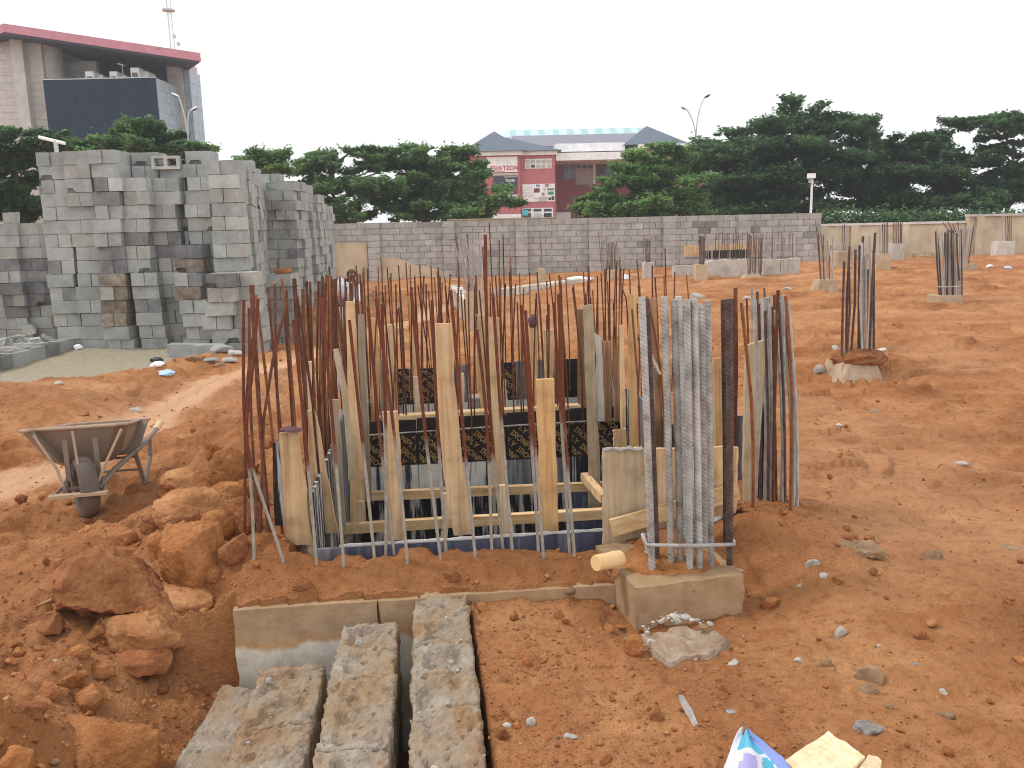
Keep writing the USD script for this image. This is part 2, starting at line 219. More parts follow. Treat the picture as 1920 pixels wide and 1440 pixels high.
plain('black_paint', (0.025, 0.025, 0.03), 0.5); plain('roof_pink', (0.44, 0.18, 0.215), 0.6); plain('soffit', (0.055, 0.06, 0.1), 0.7); plain('red_wall', (0.45, 0.145, 0.15), 0.7); plain('dark_red', (0.3, 0.07, 0.08), 0.7)
plain('roof_slate', (0.085, 0.115, 0.15), 0.7); plain('roof_lilac', (0.2, 0.2, 0.25), 0.7); plain('dark_tile', (0.011, 0.024, 0.045), 0.5, spec=0.15); plain('grey_tile', (0.26, 0.32, 0.36), 0.4)
plain('beige_panel', (0.47, 0.445, 0.41), 0.7); plain('dark_glass', (0.02, 0.025, 0.03), 0.12, spec=0.6); plain('sheet_cyan', (0.3, 0.47, 0.5), 0.6); plain('sheet_white', (0.46, 0.58, 0.6), 0.6)
plain('sign_red', (0.55, 0.05, 0.06), 0.5); plain('sign_dark', (0.03, 0.04, 0.05), 0.4); plain('sign_green', (0.06, 0.25, 0.12), 0.5); plain('sign_skin', (0.35, 0.2, 0.13), 0.5); plain('sign_blue', (0.1, 0.22, 0.45), 0.5); plain('cyan_paint', (0.05, 0.5, 0.62), 0.5); plain('maroon', (0.12, 0.03, 0.04), 0.5)
plain('skin', (0.06, 0.032, 0.022), 0.6); plain('shirt', (0.68, 0.7, 0.76), 0.85); plain('trousers', (0.09, 0.1, 0.16), 0.9); plain('hair', (0.01, 0.009, 0.009), 0.8); plain('plastic_white', (0.8, 0.8, 0.82), 0.4); plain('plastic_blue', (0.4, 0.55, 0.8), 0.3); plain('bag_black', (0.02, 0.02, 0.022), 0.4); plain('bark', (0.09, 0.065, 0.05), 0.9)
plain('barrow_tray', (0.25, 0.19, 0.145), 0.65, 0.2); plain('barrow_rim', (0.36, 0.25, 0.17), 0.7); plain('barrow_handle', (0.6, 0.42, 0.25), 0.7); plain('bamboo', (0.66, 0.45, 0.22), 0.5); plain('rag', (0.13, 0.06, 0.07), 0.9); plain('root', (0.4, 0.26, 0.16), 0.9)
plain('bag_cyan', (0.07, 0.36, 0.5), 0.45); plain('bag_blue', (0.2, 0.27, 0.56), 0.45); plain('bag_white', (0.55, 0.56, 0.62), 0.5); plain('bag_purple', (0.3, 0.28, 0.52), 0.5); plain('bag_red', (0.6, 0.1, 0.2), 0.5)
def leaf(name, a, b, c):
    mat(name, {'g': ('geometry', {}), 'n': ('noise_texture', {'scale': 0.55, 'detail': 4, 'roughness': 0.6}), 'ad': ('math', {'math_type': 'multiply_add', 'value2': 0.3}), 'r': ('rgb_ramp', {'ramp': [(0.4, a), (0.62, b), (0.85, c)]}),
               'd': ('diffuse_bsdf', {}), 't': ('translucent_bsdf', {}), 'm': ('mix_closure', {'fac': 0.38})},
        [('g.position', 'n.vector'), ('g.random_per_island', 'ad.value1'), ('n.fac', 'ad.value3'), ('ad.value', 'r.fac'), ('r.color', 'd.color'), ('r.color', 't.color'), ('d.BSDF', 'm.closure1'), ('t.BSDF', 'm.closure2')], surface='m.closure')
leaf('leaf_dark', (0.07, 0.13, 0.065), (0.12, 0.215, 0.088), (0.19, 0.31, 0.115))
leaf('leaf_mid', (0.12, 0.215, 0.085), (0.2, 0.325, 0.12), (0.28, 0.42, 0.155))
leaf('leaf_light', (0.14, 0.25, 0.085), (0.23, 0.38, 0.125), (0.32, 0.48, 0.17))

# ------------------------------------------------------------------ the ground
YAW = 0.108
u = np.array([math.cos(YAW), math.sin(YAW), 0]); v_ = np.array([-math.sin(YAW), math.cos(YAW), 0]); zz = np.array([0, 0, 1.0])
OB = np.array([-1.227, 3.442, 0])             # near left top corner of the cast beam
OP = np.array([-0.97, 3.90, 0])               # near left inner corner of the shaft
PW, PL, PM = 2.05, 3.75, 2.05                 # shaft width, length, and where its middle wall stands
def L(o, a, b, z=0.0): return o + u * a + v_ * b + zz * z
ctrl = []
for px, py, z in [(960, 1400, 0), (1400, 1400, 0), (1880, 1400, 0.0), (1880, 1100, 0), (1500, 1250, 0), (1100, 1250, -0.02), (1880, 850, 0.0), (1600, 900, 0.02), (1605, 712, 0), (1700, 650, 0.03), (1880, 620, 0.05), (1780, 565, 0.03), (1550, 545, 0), (1655, 505, 0.05), (1578, 503, 0.03), (1330, 522, -0.02),
                  (1885, 480, 0.12), (1700, 482, 0.1), (1300, 540, -0.08), (1200, 530, -0.15), (1050, 545, -0.2), (900, 560, -0.22), (760, 545, -0.3), (640, 540, -0.33), (700, 640, -0.25), (560, 620, -0.3),
                  (200, 648, -0.3), (400, 660, -0.3), (60, 660, -0.3), (20, 720, -0.3), (250, 705, -0.3), (450, 695, -0.25), (330, 770, -0.2), (165, 975, -0.2), (20, 900, -0.22), (230, 920, -0.2), (20, 1050, -0.15), (100, 1120, -0.13), (350, 820, -0.17), (420, 800, -0.14), (60, 780, -0.17), (0, 850, -0.2),
                  (60, 1220, -0.1), (200, 1100, -0.06), (330, 1050, -0.02), (0, 1400, -0.03), (150, 1400, -0.1), (420, 900, -0.05), (450, 1000, 0.03), (1500, 980, 0.03), (1480, 760, 0.0), (1000, 640, -0.15)]:
    ctrl.append(atz(px, py, z))
for x, y, z in [(-30, 30, -0.35), (-30, 15, -0.35), (-15, 6, -0.3), (30, 20, 0.15), (30, 36, 0.15), (15, 5, 0.03), (0, 38, -0.2), (-12, 38, -0.4), (12, 38, 0.1), (-8, 1, -0.2), (8, 1, 0), (0, 0, 0), (0, -3, 0), (-20, 45, -0.3), (20, 45, 0.1), (0, 70, -0.2), (-60, 60, -0.3), (60, 60, 0), (300, 500, 0), (-300, 500, 0)]:
    ctrl.append(np.array([x, y, z]))
ctrl = np.array(ctrl)
rbf = RBFInterpolator(ctrl[:, :2], ctrl[:, 2], kernel='linear', neighbors=24)
def gpx(pts, z): return np.array([atz(px, py, z)[:2] for px, py in pts])
sand_poly = Polygon(gpx([(-260, 655), (-260, 735), (0, 727), (90, 716), (180, 718), (260, 703), (340, 680), (410, 668), (440, 652), (380, 648), (120, 632)], -0.3)).buffer(0)
path_line = LineString(gpx([(-120, 935), (0, 905), (130, 878), (250, 828), (325, 762), (400, 718), (470, 692), (560, 668), (640, 640), (760, 602), (860, 565)], -0.2))
bank_poly = Polygon(gpx([(130, 1080), (280, 900), (400, 820), (470, 850), (470, 1050), (420, 1130), (390, 1240), (330, 1440), (-40, 1440), (-20, 1250)], -0.1)).buffer(0)
# mounds: (pixel x, pixel y, z guess, radius, height)
mounds = [(385, 1148, -0.1, 0.12, -0.2), (315, 1060, -0.1, 0.07, -0.15), (500, 1065, 0.0, 0.26, 0.13), (560, 1090, 0, 0.2, 0.05), (1450, 1000, 0, 0.3, 0.13), (1520, 1060, 0, 0.3, 0.06), (1400, 1040, 0.0, 0.2, 0.12), (1290, 1020, 0.0, 0.25, 0.08), (1605, 690, 0, 0.4, 0.12), (20, 800, -0.2, 0.9, 0.2), (-60, 830, -0.2, 1.0, 0.25), (180, 1400, -0.1, 0.28, 0.16), (60, 1420, -0.05, 0.35, 0.12),
          (440, 860, -0.1, 0.5, 0.12), (390, 950, -0.1, 0.4, 0.12), (1550, 540, 0, 0.5, 0.12), (1700, 650, 0, 0.9, 0.06), (750, 1060, 0, 0.3, 0.05), (930, 1055, 0.0, 0.3, 0.05), (480, 590, -0.3, 1.0, 0.25), (430, 640, -0.3, 0.9, 0.12), (1240, 1045, 0, 0.16, 0.06), (300, 735, -0.25, 0.5, 0.07), (160, 742, -0.25, 0.6, 0.08), (40, 745, -0.25, 0.6, 0.08), (380, 690, -0.28, 0.6, 0.07)]
mc = [(*atz(a, b, c)[:2], r_, h_) for a, b, c, r_, h_ in mounds]
bars_dir = 0
def ground(xy, fine=True, hole=True):
    """height of the ground; also returns the mask (path, sand, loose soil)"""
    xy = np.asarray(xy, float).reshape(-1, 2); x, y = xy.T
    d = np.hypot(x, y); near = 1 - ss(d, 30, 60)
    h = rbf(np.column_stack([x, y])); h = np.where(d > 60, np.clip(h, -0.4, 0.1), h)
    loose = np.zeros(len(x))
    for a, b, r_, hh in mc:
        q = np.exp(-(((x - a) ** 2 + (y - b) ** 2) / r_ ** 2) * 1.3); h = h + hh * q; loose = np.maximum(loose, q * (r_ < 0.5))
    ub = (x - OB[0]) * u[0] + (y - OB[1]) * u[1]; vb = (x - OB[0]) * v_[0] + (y - OB[1]) * v_[1]
    # the trench in front of the beam, where the block walls run
    wob = 0.1 * (fbm(np.column_stack([x * 2.2, y * 2.2, x * 0]), 3, 4) - 0.5)
    tr = ss(ub + wob, -0.72, -0.02) * (1 - ss(ub, 1.0, 1.03)) * (1 - ss(vb, 0.04, 0.1)) * ss(vb, -2.6, -1.9)
    h = h * (1 - tr) - (0.42 + 0.5 * ss(ub, 0.3, 0.4) * (1 - ss(ub, 0.9, 1.0))) * tr
    h = h - 0.06 * ss(ub, 1.0, 1.05) * (1 - ss(ub, 2.2, 2.7)) * ss(vb, -0.75, -0.1) * (1 - ss(vb, 0.0, 0.03)) - 0.05 * ss(ub, 1.5, 1.75) * (1 - ss(ub, 2.3, 2.6)) * ss(vb, -0.9, -0.3) * (1 - ss(vb, 0.1, 0.16))
    h = h + 0.02 * np.exp(-((vb - 0.25) / 0.2) ** 2) * ((ub > -0.1) & (ub < 2.6))     # soil heaped behind the beam
    h = np.where((vb > 0.02) & (vb < 0.45) & (ub > 0) & (ub < 2.1), np.maximum(h, 0.012) + 0.03 * np.exp(-((vb - 0.2) / 0.09) ** 2) + 0.012 * (fbm(np.column_stack([x * 9, y * 9, x * 0]), 3, 41) - 0.5), h)
    mask_sand = np.zeros(len(x)); mask_path = np.zeros(len(x))
    sel = (x < 4) & (y > 2.5) & (d < 40)
    P = shapely.points(xy[sel]); ed = (fbm(np.column_stack([x[sel] * 1.3, y[sel] * 1.3, x[sel] * 0]), 4, 9) - 0.5)
    inside = shapely.contains(sand_poly, P); ds = shapely.distance(sand_poly.exterior, P) * np.where(inside, 1, -1) + ed * 1.4
    mask_sand[sel] = ss(ds, -0.12, 0.25)
    dp = shapely.distance(path_line, P) + ed * 0.5
    mask_path[sel] = (1 - ss(dp, 0.12, 0.42)) * 0.85
    p3 = np.column_stack([x, y, np.zeros(len(x))])
    h[sel] -= 0.022 * np.exp(-((dp + 0.02 * ed) / 0.05) ** 2)
    mask_path = np.maximum(mask_path, 0.16 * ss(fbm(np.column_stack([x * 0.42 + 5, y * 0.42, x * 0]), 4, 88), 0.52, 0.68) * (mask_sand < 0.5) * near)
    if fine:
        amp = near * (1 - 0.65 * mask_path) * (1 - 0.6 * mask_sand)
        left = 1 - ss(x, -2.0, 0.5) * 0.45
        h = h + amp * left * (0.22 * (fbm(p3 * 0.9, 3, 1) - 0.5) * ss(d, 4, 12) + 0.075 * (fbm(p3 * 3.0, 3, 2) - 0.5) + 0.05 * (fbm(p3 * 11, 3, 3) - 0.5) + 0.022 * (fbm(p3 * 40, 2, 5) - 0.5))
        bank = np.zeros(len(x)); kk = (x < 0) & (d < 9); bank[kk] = 1 - ss(shapely.distance(bank_poly, shapely.points(xy[kk])), 0.0, 0.35)
        bill = lambda q, sd_: 1 - np.abs(2 * fbm(q, 2, sd_) - 1)
        h = h + bank * (0.09 * (bill(p3 * 3.2, 51) - 0.7) + 0.035 * (bill(p3 * 8, 52) - 0.7) + 0.015 * (bill(p3 * 19, 53) - 0.7)); loose = np.maximum(loose, bank * 0.5)
        r1 = fbm(p3 * 6.5, 2, 7); h = h + amp * (0.04 + 0.05 * loose + 0.03 * (left - 0.55)) * np.minimum(np.clip(r1 - 0.56, 0, 1) * 3, 0.4)       # lumps
        lg = fbm(np.column_stack([x * 0.55 + 3, y * 1.1, x * 0]), 4, 23); h = h + near * ss(d, 4, 6) * (1 - mask_sand) * (1 - mask_path) * 0.06 * (ss(lg, 0.50, 0.512) + ss(lg, 0.60, 0.608) - ss(lg, 0.40, 0.43))
        loose = np.maximum(loose, ss(r1, 0.55, 0.7) * 0.6 * (1 - mask_path))
    up_, vp = (x - OP[0]) * u[0] + (y - OP[1]) * u[1], (x - OP[0]) * v_[0] + (y - OP[1]) * v_[1]
    if hole:
        inn = np.minimum(np.minimum(up_ + 0.1, PW + 0.1 - up_), np.minimum(vp + 0.09, PL + 0.1 - vp))
        h = np.where(inn > 0, np.minimum(h, -1.3), h)
    loose = np.maximum(loose, 0.7 * ((vb > 0) & (vb < 0.6) & (ub > -0.1) & (ub < 2.4)))
    return h, np.column_stack([mask_path, mask_sand, loose * (1 - mask_sand)])
TH = np.radians(np.concatenate([np.linspace(-88, -40, 60, endpoint=False), np.linspace(-40, 40, 620), np.linspace(40, 88, 61)[1:]]))
RAD = np.concatenate([np.geomspace(1.0, 12, 430, endpoint=False), np.geomspace(12, 45, 160, endpoint=False), np.geomspace(45, 900, 24)])
gx = RAD[:, None] * np.sin(TH); gy = RAD[:, None] * np.cos(TH) - 0.0
gh, gm = ground(np.column_stack([gx.ravel(), gy.ravel()]))
nr, nt = len(RAD), len(TH)
ii = (np.arange(nr - 1)[:, None] * nt + np.arange(nt - 1)).ravel()
gf = np.vstack([np.column_stack([ii, ii + 1, ii + nt + 1]), np.column_stack([ii, ii + nt + 1, ii + nt])])[:, ::-1]
gp = usdkit.mesh(stage, '/World/ground', trimesh.Trimesh(np.column_stack([gx.ravel(), gy.ravel(), gh]), gf, process=False), M_['soil'], smooth=True)
UsdGeom.PrimvarsAPI(gp).CreatePrimvar('mask', Sdf.ValueTypeNames.Color3fArray, 'vertex').Set(Vt.Vec3fArray.FromNumpy(gm.astype(np.float32)))
tag(gp.GetPrim(), 'red earth of the building site with a trodden path and a patch of grey sand', kind='structure')
from scipy.interpolate import RegularGridInterpolator
_gi = RegularGridInterpolator((np.log(RAD), TH), gh.reshape(nr, nt), bounds_error=False, fill_value=None)
def Hv(x, y): return _gi(np.column_stack([np.log(np.hypot(x, y)), np.arctan2(x, y)]))
def H(x, y): return float(Hv(np.array([x]), np.array([y]))[0])

# ------------------------------------------------------------------ far walls
def rough_box(sx, sy, sz, rng, j=0.006, n=(3, 2, 2)):
    """a cast block: box with slightly uneven faces and worn edges, centred"""
    X, Y, Z = [np.linspace(-0.5, 0.5, k + 1) for k in n]
    vid = {}; vs = []; fs = []
    def V(i, j_, k):
        if (i, j_, k) not in vid:
            vid[(i, j_, k)] = len(vs); vs.append((X[i] * sx, Y[j_] * sy, Z[k] * sz))
        return vid[(i, j_, k)]
    for ax in range(3):
        o = [a for a in range(3) if a != ax]
        for side in (0, n[ax]):
            for a in range(n[o[0]]):
                for b in range(n[o[1]]):
                    q = []
                    for da, db in ((0, 0), (1, 0), (1, 1), (0, 1)):
                        c = [0, 0, 0]; c[ax] = side; c[o[0]] = a + da; c[o[1]] = b + db; q.append(V(*c))
                    if (side == 0) != (ax == 1): q = q[::-1]
                    fs.append(q)
    vs = np.array(vs); vs = vs + rng.normal(0, j, vs.shape)
    return tm((vs, np.array(fs)))
def place(m, c, ax=None, rz=0.0, tilt=(0, 0)):
    m = m.copy(); T = trimesh.transformations.euler_matrix(tilt[0], tilt[1], rz); T[:3, 3] = c; m.apply_transform(T); return m
rw = np.random.default_rng(5)
W0, W1 = atd(608, 531, 32.9), atd(1537, 483, 32.5)
wdir = np.array([W1[0] - W0[0], W1[1] - W0[1], 0]); wlen = np.linalg.norm(wdir); wdir /= wlen; wrz = math.atan2(wdir[1], wdir[0]); wn = np.array([-wdir[1], wdir[0], 0])
WALL = thing('block_wall', 'long unplastered grey concrete block wall across the back of the site', 'wall', W0)
WT = 1.86; WB = -0.42; rows_ = int(round((WT - WB) / 0.228))
part(WALL, 'mortar', obox(np.array([W0[0], W0[1], 0]) + wdir * wlen / 2 + wn * 0.11 + zz * (WB - 0.5 + WT - 0.02) / 2, wdir, wn, zz, wlen, 0.19, WT - WB + 0.48), 'mortar')
piers = [0.0, 1.75, 4.6, 7.35, 10.1, 12.9, 15.7]
rest = []
for k in range(rows_ + 2):
    z = WB - 0.228 * 2 + 0.114 + k * 0.228 + (WT - WB - rows_ * 0.228)
    off = 0.23 * (k % 2) - 0.23; n = int(wlen / 0.46) + 2
    for i in range(n):
        a = off + i * 0.46
        lo, hi = max(a, 0.0), min(a + 0.452, wlen)
        if hi - lo < 0.05: continue
        c = np.array([W0[0], W0[1], 0]) + wdir * (lo + hi) / 2 + zz * z
        g = gz = None
        m = place(rough_box(hi - lo - 0.012, 0.215 + rw.normal(0, 0.004), 0.212, rw, 0.003, (2, 1, 1)), c + wn * (0.1 + rw.normal(0, 0.003)), rz=wrz)
        if k == rows_ + 1 and i in (8, 9): continue
        dk = rw.random() < 0.08
        visible = z > (-0.45 if lo < 8 else -0.2) and not (6 < i < 8)
        if visible and used.get(f'{WALL}/block', 0) < 300 and z > 0.02 - 0.5 * (lo < 4): part(WALL, 'block', m, 'wall_block_dark' if dk else 'wall_block')
        else: rest.append(m)
for s in piers:                               # block piers standing proud of the wall
    for k in range(rows_ + 2):
        z = WB - 0.456 + 0.114 + k * 0.228 + (WT - WB - rows_ * 0.228)
        c = np.array([W0[0], W0[1], 0]) + wdir * (s + 0.25) + zz * z
        m = place(rough_box(0.44, 0.22, 0.217, rw, 0.004, (2, 1, 1)), c - wn * 0.075, rz=wrz)
        part(WALL, 'pier_block', m, 'wall_block')
part(WALL, 'block_rest', cat_(rest), 'wall_block', kind='stuff')
# two smooth sand-rendered patches low on the left
for (a0, a1, z0, z1) in ((0.02, 1.72, -0.5, 1.12),):
    part(WALL, 'render_patch', obox(np.array([W0[0], W0[1], 0]) + wdir * (a0 + a1) / 2 - wn * 0.028 + zz * (z0 + z1) / 2, wdir, wn, zz, a1 - a0, 0.02, z1 - z0), 'sand_render')
tri = Polygon([(2.25, -0.6), (4.6, -0.6), (4.6, 0.0), (4.1, 0.12), (3.4, 0.3), (2.9, 0.5), (2.25, 0.55)])
tmesh = trimesh.creation.extrude_polygon(tri, 0.02, engine='earcut'); T = np.eye(4); T[:3, 0], T[:3, 1], T[:3, 2] = wdir, zz, -wn; T[:3, 3] = np.array([W0[0], W0[1], 0]) - wn * 0.018
tmesh.apply_transform(T); part(WALL, 'render_patch', tmesh, 'sand_render')
# old planks on top of the wall
single('wall_plank', tube([np.array([W0[0], W0[1], WT + 0.03]) + wdir * a for a in (4.8, 6, 7.5, 8.9)], 0.035, 5), 'wood_old', 'thin weathered pole lying along the top of the block wall', 'pole')

# beige rendered wall on the right, two lengths with piers and a coping
def beige(px0, px1, ptop, pbot, d0, d1, label, piers_px):
    a = atd(px0, ptop[0], d0); b = atd(px1, ptop[1], d1); t = thing('beige_wall', label, 'wall', (a[0], a[1], 0))
    dr = np.array([b[0] - a[0], b[1] - a[1], 0]); ln = np.linalg.norm(dr); dr /= ln; nn = np.array([-dr[1], dr[0], 0]); top = (a[2] + b[2]) / 2; base = np.array([a[0], a[1], 0])
    part(t, 'wall_panel', obox(base + dr * ln / 2 + nn * 0.1 + zz * (top - 0.1 - 0.6) / 2, dr, nn, zz, ln, 0.2, top - 0.1 + 0.6), 'beige_wall')
    part(t, 'coping', obox(base + dr * ln / 2 + nn * 0.1 + zz * (top - 0.045), dr, nn, zz, ln, 0.34, 0.09), 'coping')
    for px in piers_px:
        q = atd(px, ptop[0], d0); s = (q - base) @ dr
        part(t, 'pier', obox(base + dr * s - nn * 0.06 + zz * (top - 0.1 - 0.6) / 2, dr, nn, zz, 0.3, 0.12, top - 0.1 + 0.6), 'beige_wall')
    return base, dr, nn, top
beige(1531, 1816, (421, 413), 0, 33.2, 34.2, 'beige rendered wall with flat coping, lower length beside the block wall', [1545, 1607, 1713])
beige(1817, 2130, (403, 394), 0, 34.0, 35, 'beige rendered wall with coping, taller length at the right edge', [1838, 1990])
ft = thing('footing_strip', 'low grey concrete footing strip at the foot of the beige wall', 'footing', atd(1700, 482, 33))
a, b = atd(1560, 484, 32.6), atd(1765, 478, 33.3); dr = b - a; dr[2] = 0; ln = np.linalg.norm(dr); dr /= ln; nn = np.array([-dr[1], dr[0], 0])
for i in range(int(ln / 0.47)):
    part(ft, 'block', place(rough_box(0.45, 0.225, 0.36, rw, 0.006, (2, 1, 1)), np.array([a[0], a[1], 0.12]) + dr * (0.23 + i * 0.47), rz=math.atan2(dr[1], dr[0])), 'sandy_concrete' if i % 5 else 'block_grey')

# ------------------------------------------------------------------ the red building behind the wall
def bpt(px, py, d): return atd(px, py, d)
def fbox(t, name, px0, px1, py0, py1, d, depth, matn, parent=None, label=None, proud=0.0):
    """a box whose front face fills a rectangle of the picture at depth d (its top and bottom measured at its middle)"""
    pm = (px0 + px1) / 2; a, b = atd(px0, py0, d), atd(px1, py0, d); zt, zb = atd(pm, py0, d)[2], atd(pm, py1, d)[2]
    return part(parent or t, name, box(a[0], b[0], d - proud, d + depth, zb, zt), matn, label=label)
RB = thing('red_building', 'red walled commercial block with slate hipped roofs and a white parapet behind the trees', 'building', atd(1000, 440, 74))
DA, DB, DC, DP = 72.0, 72.6, 78.0, 73.5
xa0, xa1, xb1, xc1 = [atd(p, 340, d)[0] for p, d in ((880, DA), (975, DA), (1041, DB), (1300, DC))]
zA, zB = atd(930, 292, DA)[2], atd(1008, 291, DB)[2]
part(RB, 'wall', box(xa0, xa1, DA, DA + 14, -1, zA), 'red_wall')
part(RB, 'wall', box(xa1 + 0.003, xb1, DB, DB + 14, -1, zB), 'red_wall')
zC = atd(1150, 300, DC)[2]
part(RB, 'wall', box(xb1 + 0.003, xc1, DC, DC + 8, -1, zC + 0.6), 'dark_red')
part(RB, 'wall', box(atd(1225, 300, DP)[0], atd(1330, 300, DP)[0], DP - 0.5, DP + 12, -1, zC + 0.2), 'red_wall')
# white bands
part(RB, 'parapet', box(atd(1042, 270, DP)[0], atd(1172, 270, DP)[0], DP, DP + 5, atd(1107, 283.5, DP)[2], atd(1107, 268, DP)[2]), 'white_paint')
part(RB, 'canopy', box(atd(1041, 290, DP)[0], atd(1192, 290, DP)[0], DP - 0.9, DC - 0.004, atd(1116, 301, DP)[2], atd(1116, 287, DP)[2]), 'white_paint')
part(RB, 'eaves_band', box(xa0 - 0.3, xa1 + 0.25, DA - 0.35, DA + 14, zA + 0.003, zA + 0.32), 'white_paint')
part(RB, 'eaves_band', box(xa1 + 0.255, xb1 + 0.2, DB - 0.3, DB + 14, zB + 0.003, zB + 0.3), 'white_paint')
def hip(x0, x1, y0, y1, ze, zr, ridge=None, rx=0.0, name='roof', m='roof_slate'):
    xm, ym = (x0 + x1) / 2 + rx, (y0 + y1) / 2; r = ridge or 0
    v = np.array([[x0, y0, ze], [x1, y0, ze], [x1, y1, ze], [x0, y1, ze], [xm, ym - r, zr], [xm, ym + r + 0.01, zr]])
    f = np.array([[0, 1, 4], [1, 2, 5], [1, 5, 4], [2, 3, 5], [3, 0, 4], [3, 4, 5], [0, 2, 1], [0, 3, 2]])
    return part(RB, name, trimesh.Trimesh(v, f, process=False), m)
hip(xa0 - 0.6, xa1 + 0.6, DA - 0.6, DA + 9, zA + 0.33, atd(932, 246, DA + 4.2)[2])
hip(atd(900, 285, DB)[0], xb1 + 0.55, DB - 0.55, DB + 8, zB + 0.32, atd(962, 257, DB + 3.7)[2], rx=-1.2)
d1 = 82.0
part(RB, 'roof', tm((np.array([[atd(960, 280, 78.5)[0], 78.5, atd(1060, 273, 78.5)[2]], [atd(1215, 270, 78.5)[0], 78.5, atd(1060, 273, 78.5)[2]], [atd(1215, 270, d1)[0], d1, atd(1090, 252, d1)[2]], [atd(960, 270, d1)[0], d1, atd(1090, 252, d1)[2]],
     [atd(960, 280, 78.5)[0], 78.5, atd(1060, 273, 78.5)[2] - 0.3], [atd(1215, 270, 78.5)[0], 78.5, atd(1060, 273, 78.5)[2] - 0.3], [atd(1215, 270, d1)[0], d1, atd(1090, 252, d1)[2] - 0.3], [atd(960, 270, d1)[0], d1, atd(1090, 252, d1)[2] - 0.3]]),
     np.array([[0, 1, 2, 3], [4, 7, 6, 5], [0, 4, 5, 1], [1, 5, 6, 2], [2, 6, 7, 3], [3, 7, 4, 0]]))), 'roof_lilac')
x0, x1 = atd(942, 247, d1)[0], atd(1214, 240, d1)[0]; zt, zb = atd(1078, 241.5, d1 + 2)[2], atd(1078, 254.5, d1)[2]; n = 20
for i in range(n):                            # translucent roof sheets, alternately white and blue
    a, b = x0 + (x1 - x0) * i / n, x0 + (x1 - x0) * (i + 0.94) / n
    part(RB, 'roof_sheet', tm((np.array([[a, d1, zb], [b, d1, zb], [b, d1 + 2, zt], [a, d1 + 2, zt], [a, d1, zb - 0.06], [b, d1, zb - 0.06], [b, d1 + 2, zt - 0.06], [a, d1 + 2, zt - 0.06]]), np.array([[0, 1, 2, 3], [4, 7, 6, 5], [0, 4, 5, 1], [1, 5, 6, 2], [2, 6, 7, 3], [3, 7, 4, 0]]))), 'sheet_cyan' if i % 2 else 'sheet_white')
hip(atd(1168, 275, DP)[0], atd(1290, 275, DP)[0], DP - 0.5, DP + 10, atd(1230, 271, DP)[2], atd(1223, 234, DP + 4)[2])
part(RB, 'eaves_band', box(atd(1195, 275, DP)[0], atd(1290, 275, DP)[0], DP - 0.52, DP + 10, atd(1230, 278, DP)[2], atd(1230, 271, DP)[2] - 0.003), 'white_paint')
# strip window, windows and doors
wf = fbox(RB, 'window', 984, 1034, 298, 316, DB, 0.06, 'white_paint', proud=0.06)
for i in range(5):
    fbox(RB, 'pane', 985 + i * 10, 993.4 + i * 10, 299.5, 306.5, DB - 0.075, 0.012, 'beige_panel', wf); fbox(RB, 'pane', 985.5 + i * 10, 993 + i * 10, 308.5, 314.5, DB - 0.075, 0.012, 'dark_glass' if i == 1 else 'beige_panel', wf)
fbox(RB, 'window', 1057, 1077, 303, 336, DC, 0.05, 'dark_glass', proud=0.04); fbox(RB, 'window_frame', 1066, 1067.3, 303, 336, DC - 0.06, 0.02, 'galvanised'); fbox(RB, 'window_frame', 1057, 1077, 310.6, 311.8, DC - 0.085, 0.02, 'galvanised')
wf = fbox(RB, 'window', 1079, 1114, 302, 317, DC, 0.05, 'galvanised', proud=0.08)
for i in range(3):
    for j in range(2): fbox(RB, 'pane', 1080.4 + i * 11, 1089.6 + i * 11, 303 + j * 7, 308.8 + j * 7, DC - 0.095, 0.012, 'dark_glass', wf)
fbox(RB, 'wall_band', 1079, 1114, 318, 345, DC, 0.05, 'coping', proud=0.05); fbox(RB, 'column', 1112, 1116.5, 302, 345, DC - 0.2, 0.1, 'white_paint')
fbox(RB, 'window', 1118, 1133, 305, 330, DC, 0.05, 'maroon', proud=0.05); fbox(RB, 'window', 1134, 1160, 303, 330, DC, 0.05, 'dark_glass', proud=0.05)
fbox(RB, 'balcony_wall', 1079, 1104, 336, 346, DC - 0.3, 0.2, 'coping'); fbox(RB, 'column', 1041, 1043.5, 303, 440, DC - 0.5, 0.3, 'red_wall')
sf = fbox(RB, 'shopfront', 979, 1037, 390, 420, DB, 0.05, 'white_paint', proud=0.05)
for i in range(3):
    fbox(RB, 'pane', 981 + i * 19.5, 995.5 + i * 19.5, 391.5, 396.5, DB - 0.065, 0.012, 'dark_glass', sf)
    fbox(RB, 'pane', 981 + i * 19.5, 995.5 + i * 19.5, 399.5, 419, DB - 0.065, 0.012, 'dark_glass' if i != 1 else 'sheet_white', sf)
fbox(RB, 'notice', 1000, 1017, 403, 405, DB - 0.08, 0.012, 'galvanised'); fbox(RB, 'notice', 1000, 1018, 408, 410.5, DB - 0.08, 0.012, 'sign_dark'); fbox(RB, 'notice', 1007, 1012, 413, 416, DB - 0.08, 0.012, 'sign_dark')
fbox(RB, 'awning', 981, 990, 394, 404, DB - 0.4, 0.3, 'cyan_paint')
fbox(RB, 'wall_base', 1042, 1070, 398, 440, DC - 1.2, 0.3, 'white_paint')
